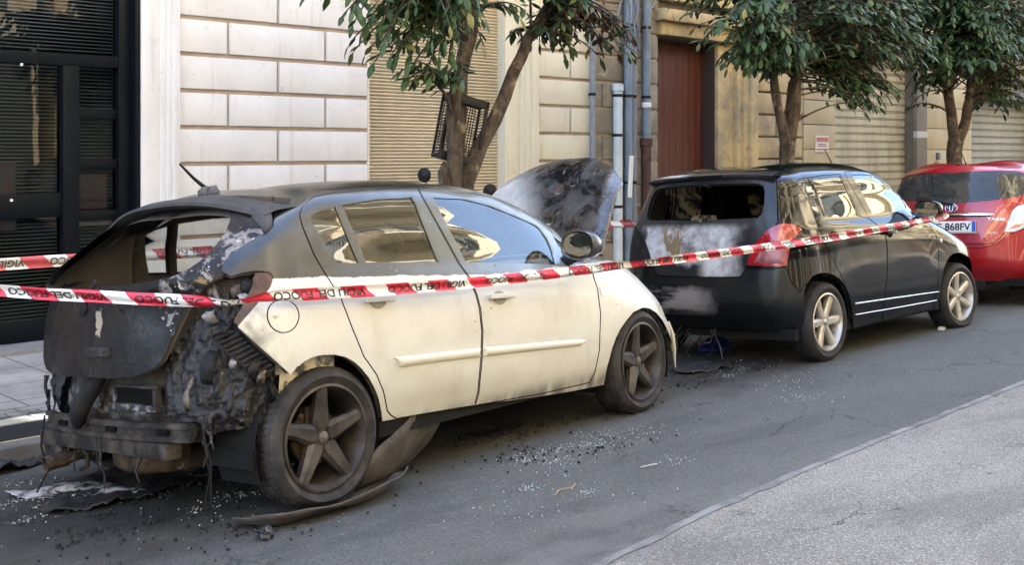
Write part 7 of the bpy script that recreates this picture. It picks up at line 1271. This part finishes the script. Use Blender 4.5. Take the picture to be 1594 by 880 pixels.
P3.part('body', ['body'], [M_['red'], M_['gap']], rcar); tg3 = P3.part('tailgate', ['hatch'], [M_['red'], M_['gap']], rcar); P3.part('rear_bumper', ['bumper'], [M_['red'], M_['gap']], rcar)
P3.part('rear_window', ['rwin'], M_['glass_far'], tg3, sink=-.004); P3.part('windscreen', ['screen'], M_['glass_clear'], rcar)
for sg in (-1, 1):
    P3.part('window_glass', ['glass_r'], M_['glass_clear'], rcar, (sg,), sink=-.004); P3.part('window_glass', ['glass_f'], M_['glass_clear'], rcar, (sg,), sink=-.004)
    lm = P3.part('rear_lamp', ['lamp'], M_['clear_lens'], rcar, (sg,), sink=.004)
    lp = np.array(K['lamp']); lo = lp[np.argsort(lp[:, 1])[:4]].mean(0); hi = lp.mean(0)
    solid_patch(S3, [tuple(lo*.85+hi*.15 + [-.045, .0]), tuple(lo*.85+hi*.15 + [.05, .025]), tuple(lo*.4+hi*.6 + [.07, .0]), tuple(lo*.35+hi*.65 + [-.02, -.01])], .004, 'indicator_lens', M_['amber_lens'], lm, sg, lift=.004)
    mirror_part(rcar, S3, 2.86, S3.kt[5]-.02, dict(shell=M_['red'], arm=M_['plastic'], glass=M_['mirror']), sg)
P3.part('inner_lining', ['body', 'hatch', 'bumper'], M_['dark'], rcar, sink=-.03)
underbody(rcar, M_['dark'], -.45, 3.0, .77, (0, 2.51), .22, .36)
make_seats(rcar, simple('dark_seat_cloth', (.02, .021, .024), .9), 1.35, .45, .42)
for x in (0, 2.51):
    for sg in (-1, 1): make_wheel(rcar, (x, sg*.825, .302), sg, spec2, wm2, 0, 0, R(15))
K3 = K
bx = MB(); bx.box((-.50, -.30, .17), (-.44, .3, .30), .02); bx.build('bumper_valance', M_['plastic'], rcar, auto=40)
ws_ = MB(); p0, n0 = surf_at(S3, 0.04, rw[0][1]-.015, 1); p1, n1 = surf_at(S3, .36, rw[0][1]+.075, 1); p2, n2 = surf_at(S3, .02, rw[0][1]-.02, -1)
ws_.tube([p2+n2*.02, p0+n0*.03, (p0+p1)/2+n1*.032, p1+n1*.02], [.018, .02, .012, .006], 8); ws_.build('rear_wiper', M_['plastic'], tg3, auto=60)
an = MB(); an.tube([(.05, .0, 1.50), (.02, 0, 1.52), (-.12, 0, 1.66)], [.018, .007, .004], 8); an.build('roof_aerial', M_['plastic'], rcar, auto=60)

# ---------------------------------------------------------------- lettering
def text_mesh(s, size=1.0):
    cu = bpy.data.curves.new('lettering', 'FONT'); cu.body = s; cu.size = 1.0; cu.resolution_u = 3; cu.offset = .022; cu.fill_mode = 'FRONT' if hasattr(cu, 'fill_mode') else None
    o = bpy.data.objects.new('lettering', cu); COL.objects.link(o); bpy.context.view_layer.update()
    me = bpy.data.meshes.new_from_object(o); vs = np.array([v.co[:2] for v in me.vertices])*size; fs = [tuple(p.vertices) for p in me.polygons]
    bpy.data.objects.remove(o); bpy.data.curves.remove(cu); bpy.data.meshes.remove(me); return vs, fs
# number plate, badges and trim of the red car
def on_rear(S, u, v, sg=-1):
    p, n = surf_at(S, u, v, sg); right = Vector((0, -1, 0)); right = (right - n*right.dot(n)).normalized(); up = right.cross(-n).normalized()
    if up.z < 0: up = -up
    return Matrix((right, up, n)).transposed().to_4x4(), p, n
S = S3
fr, p, n = on_rear(S, 0.0, K3['plate'][0][1]); fr.translation = p + n*.012
b = MB(); b.box((-.26, -.057, -.004), (.26, .057, .004), .003, fr); plate = b.build('number_plate', simple('plate_white', (.72, .72, .70), .35), tg3, auto=40)
b = MB(); b.box((.218, -.055, .0042), (.258, .055, .006), 0, fr); b.box((-.258, -.055, .0042), (-.218, .055, .006), 0, fr); b.build('plate_band', simple('plate_blue', (.02, .10, .42), .35), plate)
b = MB(); b.box((-.27, -.072, -.006), (.27, -.060, .012), .003, fr); b.build('plate_holder', simple('plate_holder_grey', (.5, .5, .5), .4), plate)
vs, fs = text_mesh('FG 868FV', .098); cx = (vs[:, 0].min()+vs[:, 0].max())/2; sx = .415/(vs[:, 0].max()-vs[:, 0].min())
mesh_obj('plate_lettering', [fr @ Vector(((v[0]-cx)*sx, (v[1]-.036)*1.08, .0052)) for v in vs], fs, M_['rubber'], plate)
fr, p, n = on_rear(S, 0.0, np.mean([q[1] for q in K3['chrome']])); fr.translation = p
b = MB()
for k in range(24):
    u0, u1 = -.40 + k*.8/24, -.40 + (k+1)*.8/24
    def q(u, v, d): pp, nn = surf_at(S, abs(u), np.mean([a[1] for a in K3['chrome']]) + v, -1 if u > 0 else 1); return pp + nn*d
    h = lambda u: .021*(1 - (abs(u)/.42)**4*.6)
    b.add([q(u0, -h(u0), .004), q(u1, -h(u1), .004), q(u1, -.002, .022), q(u0, -.002, .022), q(u1, h(u1), .010), q(u0, h(u0), .010)], [(0, 1, 2, 3), (3, 2, 4, 5)])
b.build('chrome_trim', M_['chrome'], tg3, smooth=True)
fr, p, n = on_rear(S, 0.0, K3['emblem'][0][1]); fr.translation = p + n*.006
def ell(b, cx, cy, rx, ry, r, fr, nn=28): b.tube([fr @ Vector((cx+rx*math.cos(2*math.pi*i/nn), cy+ry*math.sin(2*math.pi*i/nn), .004)) for i in range(nn+1)], r, 6)
b = MB(); ell(b, 0, 0, .064, .043, .0055, fr); ell(b, 0, .010, .042, .017, .0045, fr); ell(b, 0, -.002, .018, .036, .0045, fr); em = b.build('oval_emblem', M_['chrome'], tg3, smooth=True)
b = MB(); b.add([fr @ Vector((.062*math.cos(2*math.pi*i/28), .041*math.sin(2*math.pi*i/28), .001)) for i in range(28)], [tuple(range(28))]); b.build('emblem_field', simple('emblem_blue', (.01, .02, .09), .3), em)
def badge(txt, key, size, w, mat, up=0.):
    u, v = K3[key][0]; fr, p, n = on_rear(S, u, v); fr.translation = p + n*.004; vs, fs = text_mesh(txt, size); c = (vs[:, 0].min()+vs[:, 0].max())/2; sx = w/(vs[:, 0].max()-vs[:, 0].min())
    o = mesh_obj('badge_lettering', [fr @ Vector(((v[0]-c)*sx, v[1]-size*.35, .002)) for v in vs], fs, mat, tg3)
    return o
badge('YARIS', 'badge', .042, .175, simple('badge_silver', (.85, .85, .85), .3)); badge('VVT-i', 'badge2', .032, .10, simple('badge_grey', (.6, .6, .6), .3))

# ---------------------------------------------------------------- barrier tape
def tape_mat(name, fade=0.):
    m = Mat(name, (.8, .8, .8), .32, 0, .5); uv = m.n('UVMap').outputs[0]; x, y, z = m.xyz(uv)
    f = m.math('FRACT', m.math('ADD', m.math('DIVIDE', x, .262), m.math('MULTIPLY', y, .24)))
    red = (.60+fade*.2, .022+fade*.5, .05+fade*.5)
    m.set(color=m.mix(m.step(m.math('SUBTRACT', f, .53), -.01, .01), red, (.74, .73, .72)))
    m.bump(m.noise(m.scale(uv, 9, 2.5, 1), 2.5, 3), .35, .01); return m.m
def tape(name, label, pts, twist, width, mat, ink, start, flip=True):
    """pts: way-points; twist(s): tilt of the band; the text repeats every .64 m"""
    P = [Vector(p) for p in pts]; out = []
    for a, b in zip(P[:-1], P[1:]):
        k = max(2, int((b-a).length/.03))
        for j in range(k): out.append(a.lerp(b, j/k))
    out.append(P[-1]); L = [0]
    for a, b in zip(out[:-1], out[1:]): L.append(L[-1]+(b-a).length)
    L = np.array(L); A = np.array([p[:] for p in out]); T = np.gradient(A, axis=0); T /= np.linalg.norm(T, axis=1, keepdims=True)
    side = np.cross(T, [0, 0, 1.]); side /= np.linalg.norm(side, axis=1, keepdims=True)
    if side[len(side)//2][1] > 0: side = -side                       # the printed face looks at the street
    up = np.cross(side, T); up *= np.sign(up[:, 2:3])
    tw = np.array([twist(s) for s in L]); wv = up*np.cos(tw)[:, None] + side*np.sin(tw)[:, None]; nv = side*np.cos(tw)[:, None] - up*np.sin(tw)[:, None]
    wob = np.array([.004*noise.noise(Vector((s*5, 1, 2))) for s in L])
    def at(u, v, d):
        i = np.interp(u, L, np.arange(len(L))); a = np.array([np.interp(u, L, A[:, k]) for k in range(3)]); w_ = np.array([np.interp(u, L, wv[:, k]) for k in range(3)]); n_ = np.array([np.interp(u, L, nv[:, k]) for k in range(3)])
        c = .006*math.sin((v+.5)*math.pi*2 + u*3) + .004*noise.noise(Vector((u*7, v*3, 5)))
        return a + w_*v*width + n_*(d + c + np.interp(u, L, wob))
    vs = []; uvs = []; nr = 9
    for u in L:
        for j in range(nr): v = j/(nr-1)-.5; vs.append(at(u, v, 0)); uvs.append((u, j/(nr-1)))
    fs = [(i*nr+j, (i+1)*nr+j, (i+1)*nr+j+1, i*nr+j+1) for i in range(len(L)-1) for j in range(nr-1)]
    o = mesh_obj(name, vs, fs, mat, None, smooth=True, uvs=uvs); tag(o, label, 'barrier tape', 'red and white barrier tapes')
    vs, f1 = text_mesh('VIGILI DEL FUOCO', 1.0); w0 = vs[:, 0].min(); tw_ = vs[:, 0].max()-w0; h0, h1 = vs[:, 1].min(), vs[:, 1].max()
    TV = []; TF = []; u0 = start
    while u0 + .50 < L[-1]:
        if u0 > 0:
            n0 = len(TV)
            for x, y in vs:
                a = (x-w0)/tw_; b = (y-h0)/(h1-h0)
                if flip: a, b = 1-a, 1-b
                TV.append(at(u0 + a*.50, -.31 + b*.62, .0022))
            TF += [tuple(i+n0 for i in f) for f in f1]
        u0 += .64
    mesh_obj('lettering', TV, TF, ink, o)
    return o
def wpt(car, loc): return car.matrix_basis @ Vector(loc)
bpy.context.view_layer.update()
TW = wcar.matrix_world.copy(); TB = bcar.matrix_world.copy()
A0 = TW @ Vector((-.50, -.855, .955)); A1 = TW @ Vector((-.28, -.90, .965)); A2 = TW @ Vector((2.02, -1.03, .925)); A3 = TB @ Vector((1.66, -1.04, 1.04))
left = Vector((.387*5.25 - .35, 5.25*1.0217 + .33, 1.0))
def tw_a(s):
    d = abs(s - (left-A0).length - .05); return 1.05*math.exp(-(d/.16)**2) + .12*math.sin(s*1.7) + .55*math.exp(-((s-(left-A0).length-2.75)/.25)**2)
ink = simple('tape_ink', (.015, .012, .012), .5)
A4 = TB @ Vector((1.80, -1.02, 1.06)); A5 = TB @ Vector((1.86, -.86, 1.06))
sag = lambda a, b, t, d: a.lerp(b, t) + Vector((0, 0, -d*4*t*(1-t)))
path = [left, sag(left, A0, .5, .01), A0, A1] + [sag(A1, A2, t, .02) for t in (.25, .5, .75)] + [A2] + [sag(A2, A3, t, .03) for t in (.2, .4, .6, .8)] + [A3, A4, A5]
tape('barrier_tape', 'red and white fire service tape wound along the cream car to the black car mirror', path, tw_a, .054, tape_mat('barrier_film'), ink, .02)
path = [(1.55, 6.32, .985), (4.0, 6.32, .97), (6.0, 6.58, .965), (8.5, 6.30, .955), (10.9, 6.66, .95)]
tape('barrier_tape', 'faded fire service tape strung behind the cars at the kerb', path, lambda s: .08*math.sin(s*2), .068, tape_mat('faded_barrier_film', .18), simple('faded_ink', (.10, .09, .09), .6), -.12)

# ---------------------------------------------------------------- crate in the tree
cr = empty('plastic_crate', (6.39, 7.02, 1.515), (R(-4), R(13), R(-18))); tag(cr, 'black plastic fruit crate wedged upright in the fork of the tree', 'crate')
cp = simple('black_crate_plastic', (.005, .006, .010), .45, spec=.25)
W, Hh, D = .185, .54, .17
b = MB(); b.box((-W, -D/2, 0), (W, D/2, .018), .004)
for (a, c) in (((-W-.014, -D/2-.01, -.03), (W+.014, -D/2+.012, .045)), ((-W, -D/2, Hh-.07), (W, -D/2+.014, Hh)), ((-W, -D/2, 0), (-W+.03, -D/2+.02, Hh)), ((W-.03, -D/2, 0), (W, -D/2+.02, Hh)), ((-W, D/2-.012, Hh-.05), (W, D/2, Hh)), ((-W, D/2-.012, 0), (W, D/2, .03)), ((-W, -D/2, Hh-.015), (W, D/2, Hh)), ((-W, -D/2, 0), (-W+.014, D/2, .03)), ((W-.014, -D/2, 0), (W, D/2, .03)), ((-W, D/2-.02, 0), (-W+.02, D/2, Hh)), ((W-.02, D/2-.02, 0), (W, D/2, Hh))): b.box(a, c, .004)
b.build('crate_frame', cp, cr, auto=40)
b = MB()
for k in range(14): x = -W + .024*k + .012; b.box((x-.0028, D/2-.008, .0), (x+.0028, D/2-.003, Hh))
for k in range(22): z = .024*k + .01; b.box((-W, D/2-.009, z-.0028), (W, D/2-.002, z+.0028))
b.build('crate_lattice', cp, cr)
for sx in (-1, 1):
    b = MB()
    for k in range(20): z = .02 + .025*k; b.box((sx*(W-.008), -D/2, z-.003), (sx*(W-.004), D/2, z+.003))
    b.build('crate_side', cp, cr)
# ---------------------------------------------------------------- scooter behind the cream car: only its mirrors rise above the roof
sc = empty('scooter', (6.47, 7.70, .05), (R(12), 0, R(22))); tag(sc, 'dark scooter parked behind the cream car, only its mirrors showing', 'scooter')
pm = simple('scooter_paint', (.02, .02, .025), .25, coat=.6)
for x in (-.62, .62):
    b = MB(); b.lathe([(.14, -.05), (.20, -.055), (.235, -.03), (.24, 0), (.235, .03), (.20, .055), (.14, .05)], 28, 'y', (x, 0, .24), closed=True); b.lathe([(.02, -.03), (.15, -.03), (.15, .03), (.02, .03)], 20, 'y', (x, 0, .24)); b.build('wheel', M_['tyre'], sc, auto=50)
b = MB(); b.box((-.75, -.17, .42), (.05, .17, .72), .1); b.box((-.1, -.16, .22), (.42, .16, .34), .05); b.box((.36, -.2, .3), (.5, .2, .95), .07); b.box((-.75, -.14, .30), (-.3, .14, .5), .06); b.build('scooter_body', pm, sc, auto=60)
b = MB(); b.box((-.72, -.14, .70), (.0, .14, .82), .06); b.build('seat', M_['rubber'], sc, auto=60)
b = MB(); b.tube([(.62, 0, .24), (.48, 0, .95)], .04, 10); b.tube([(.36, -.33, 1.02), (.46, -.18, 1.05), (.46, .18, 1.05), (.36, .33, 1.02)], .018, 8); b.build('handlebar', M_['plastic'], sc, auto=60)
for sg in (-1, 1):
    b = MB(); b.tube([(.42, sg*.22, 1.05), (.40, sg*.26, 1.16), (.40, sg*.31, 1.24)], .008, 6)
    b.lathe([(0, -.022), (.05, -.014), (.068, .0), (.066, .014), (0, .016)], 20, 'x', (.40, sg*.335, 1.285)); b.build('mirror', M_['plastic'], sc, auto=50)
# ---------------------------------------------------------------- litter on the road
def crumple(name, c, sx, sy, h, mat, label, cat, rotz=0, seed=0, nx=22, ny=16, outline=None, thick=.004, freq=7):
    x0, y0 = c; vs = []; keep = {}; fs = []
    for i in range(nx+1):
        for j in range(ny+1):
            u, v = i/nx*2-1, j/ny*2-1; r = 1
            q = Vector((u*sx*freq+seed, v*sy*freq, seed)); px = u*sx*(1+.18*noise.noise(q*.6+Vector((9, 0, 0)))); py = v*sy*(1+.25*noise.noise(q*.6+Vector((0, 9, 0))))
            X = x0 + px*math.cos(rotz) - py*math.sin(rotz); Y = y0 + px*math.sin(rotz) + py*math.cos(rotz)
            vs.append((X, Y, gz(Y) + .008 + max(0, h*(.35+noise.fractal(q, .8, 2, 4)*.8))))
    def ins(u, v): return (u*u + v*v*(1.0) + .35*noise.noise(Vector((u*2.2+seed, v*2.2, 1)))) < .92
    for i in range(nx):
        for j in range(ny):
            u, v = (i+.5)/nx*2-1, (j+.5)/ny*2-1
            if ins(u, v): fs.append((i*(ny+1)+j, (i+1)*(ny+1)+j, (i+1)*(ny+1)+j+1, i*(ny+1)+j+1))
    o = mesh_obj(name, vs, fs, mat, smooth=True); tag(o, label, cat)
    md = o.modifiers.new('thickness', 'SOLIDIFY'); md.thickness = thick; return o
mp = Mat('melted_white_plastic', (.3, .3, .3), .4); pp = mp.geo(); mp.set(color=mp.mix(mp.step(mp.noise(pp, 9, 7, .7), .42, .6), (.02, .02, .02), (.45, .45, .44))); mp.bump(mp.noise(pp, 30, 5), .5, .01)
crumple('melted_plastic', (2.44, 5.42), .34, .13, .03, mp.m, 'grey and white sheet of melted plastic on the road behind the cream car', 'debris', R(-48), 2)
b = MB(); P = []; rg = random.Random(2)
for k in range(16): t = k/15; P.append((2.15+.52*t, 5.48-.38*t + .05*math.sin(t*5), gz(5.3) + .014 + .008*math.sin(t*9)))
crumple('charred_mat', (2.75, 5.35), .6, .32, .03, M_['charred'], 'black burnt crust under the rear of the cream car', 'debris', R(20), 5, 40, 30)
crumple('charred_mat', (2.32, 6.25), .35, .14, .06, M_['charred'], 'heap of black ash lying over the kerb edge', 'debris', R(5), 7, 30, 20)
crumple('charred_mat', (7.2, 5.1), .34, .17, .03, M_['charred'], 'black ash heap under the tail of the black car', 'debris', R(10), 9, 30, 20)
crumple('charred_mat', (4.62, 4.72), .24, .10, .03, M_['charred'], 'small heap of black ash beside the rear wheel of the cream car', 'debris', R(10), 12, 24, 16)
# torn wheel arch liner lying round the rear wheel of the cream car
def strip(name, pts, widths, mat, label=None, cat=None, lean=0.):
    vs = []; n = len(pts); P = [Vector(p) for p in pts]; Q = []
    for i in range(n-1):
        for j in range(6):
            t = j/6; p0 = P[max(0, i-1)]; p1 = P[i]; p2 = P[i+1]; p3 = P[min(n-1, i+2)]
            Q.append((.5*((2*p1)+(p2-p0)*t+(2*p0-5*p1+4*p2-p3)*t*t+(-p0+3*p1-3*p2+p3)*t**3), widths[i]*(1-t)+widths[i+1]*t))
    Q.append((P[-1], widths[-1])); m = 7
    for k, (p, w_) in enumerate(Q):
        d = (Q[min(k+1, len(Q)-1)][0]-Q[max(k-1, 0)][0]).normalized(); s_ = d.cross(Vector((0, 0, 1))).normalized(); up = s_.cross(d); ax = (s_*math.cos(lean) + up*math.sin(lean)).normalized(); nn = d.cross(ax)
        for j in range(m):
            v = j/(m-1)-.5; q = p + ax*v*w_ + nn*(.25*w_*(.25-v*v)*2 + .012*noise.noise(p*9+Vector((v*3, 0, 0)))); q.z = max(q.z, gz(q.y)+.006); vs.append(q)
    fs = [(k*m+j, (k+1)*m+j, (k+1)*m+j+1, k*m+j+1) for k in range(len(Q)-1) for j in range(m-1)]
    o = mesh_obj(name, vs, fs, mat, smooth=True); md = o.modifiers.new('thickness', 'SOLIDIFY'); md.thickness = .006
    if label: tag(o, label, cat)
    return o
lm_ = worn('scorched_liner_plastic', (.085, .075, .065), (.035, .032, .03), 7, .75, 0, .3)
strip('torn_liner', [(2.60, 4.24, .03), (2.72, 4.11, .035), (2.92, 4.075, .04), (3.12, 4.08, .045), (3.30, 4.11, .055), (3.48, 4.2, .075)], [.04, .17, .12, .13, .14, .09], lm_, 'torn grey wheel liner strip lying along the rear tyre', 'debris', .5)
strip('hanging_liner', [(3.28, 4.28, .05), (3.48, 4.33, .09), (3.66, 4.38, .14), (3.80, 4.40, .20), (3.90, 4.40, .28)], [.20, .34, .40, .36, .16], lm_, 'buckled wheel liner sagging behind the rear wheel', 'debris', 1.1)
def rock(name, c, s_, mat, label, seed):
    bm = bmesh.new(); bmesh.ops.create_icosphere(bm, subdivisions=3, radius=1); vs = []
    for v in bm.verts: d = 1 + .5*noise.fractal(v.co*1.6 + Vector((seed, 0, 0)), .8, 2, 4); vs.append((c[0]+v.co.x*s_[0]*d, c[1]+v.co.y*s_[1]*d, gz(c[1]) + max(0, s_[2]*.8 + v.co.z*s_[2]*d)))
    fs = [[v.index for v in f.verts] for f in bm.faces]; bm.free(); return tag(mesh_obj(name, vs, fs, mat), label, 'debris')
rock('charred_lump', (2.60, 4.0), (.035, .03, .028), M_['charred'], 'black charred lump alone on the road behind the rear wheel', 3)
rock('blue_cloth', (7.95, 5.52), (.16, .09, .07), worn('blue_cloth', (.01, .02, .22), (.005, .01, .10), 6, .7), 'crumpled blue cloth under the tail of the black car', 8)
def twig(pts, r, label, mat): b = MB(); b.tube([(x, y, gz(y)+z) for x, y, z in pts], r, 5); return tag(b.build('twig', mat, smooth=True), label, 'twig')
tm = simple('dry_twig', (.30, .22, .13), .8)
twig([(3.80, 3.51, .012), (3.87, 3.54, .018), (3.95, 3.535, .012), (4.01, 3.57, .012)], .003, 'thin dry twig on the dark asphalt near the pale edge', tm)
twig([(4.45, 3.53, .01), (4.50, 3.515, .012), (4.55, 3.51, .01)], .0035, 'short pale twig on the asphalt below the front wheel', simple('pale_twig', (.42, .40, .36), .8))
b = MB(); b.box((-.09, -.03, .005), (.09, .03, .012), .003); b.box((-.03, -.02, .012), (.07, .03, .022), .003); o = b.build('paper_scrap', simple('scrap_white', (.55, .54, .50), .7), auto=40); o.location = (10.08, 4.55, gz(4.55)); o.rotation_euler = (0, 0, R(20)); tag(o, 'flattened white paper scrap by the front wheel of the black car', 'litter')
# crumbs of safety glass and ash, far too many to count
def crumbs(name, label, cat, mat, clusters, smin, smax, seed):
    rg = random.Random(seed); vs = []; fs = []
    for (cx, cy, rx, ry, n) in clusters:
        hubs = [(cx + rg.gauss(0, .5)*rx, cy + rg.gauss(0, .5)*ry, rg.uniform(.03, .22)) for _ in range(max(3, n//45))]
        for k in range(n):
            a, r = rg.uniform(0, 2*math.pi), abs(rg.gauss(0, .62)); x, y = cx + math.cos(a)*r*rx, cy + math.sin(a)*r*ry
            if rg.random() < .68: hx_, hy_, hr_ = rg.choice(hubs); x, y = hx_ + rg.gauss(0, hr_), hy_ + rg.gauss(0, hr_*.6)
            if y > KERB-.02: continue
            s_ = rg.uniform(smin, smax)*(.5+rg.random()); z = gz(y) + (.006 if y > 2.9 else .012); t = rg.uniform(0, 3.14); n0 = len(vs)
            q = [Vector((dx*math.cos(t)-dy*math.sin(t), dx*math.sin(t)+dy*math.cos(t), 0)) for dx, dy in ((-1, -.7), (1, -.9), (.8, 1), (-.9, .6))]
            tl = rg.uniform(-.4, .4)
            for h in (0, 1): vs += [(x+v_.x*s_*(1-.25*h), y+v_.y*s_*(1-.25*h), z + h*s_*(1.2+tl*v_.x)) for v_ in q]
            fs += [tuple(n0+i for i in f) for f in ((4, 5, 6, 7), (0, 1, 5, 4), (1, 2, 6, 5), (2, 3, 7, 6), (3, 0, 4, 7))]
    o = mesh_obj(name, vs, fs, mat); return tag(o, label, cat, kind='stuff')
gm = Mat('safety_glass_crumbs', (.55, .62, .60), .12, 0, .8); gm.b.inputs['Transmission Weight'].default_value = .3
crumbs('glass_crumbs', 'tiny crumbs of safety glass scattered over the asphalt', 'glass crumbs', gm.m, [(4.3, 3.95, .9, .35, 260), (4.65, 4.05, .18, .10, 170), (4.2, 4.08, .25, .06, 100), (2.6, 4.5, 1.0, .9, 260), (3.6, 3.4, 1.2, .4, 150), (6.6, 4.2, 1.6, .6, 200), (7.2, 4.8, .5, .3, 120), (2.2, 5.3, .6, .5, 200)], .0013, .0032, 1)
crumbs('ash_crumbs', 'black ash flakes scattered round the burnt cars', 'ash', M_['char'], [(2.7, 5.0, 1.1, .8, 700), (4.6, 4.6, .5, .25, 260), (7.1, 5.0, .6, .4, 400), (4.4, 4.1, 1.2, .5, 160), (2.5, 4.3, .6, .4, 200)], .002, .0075, 2)
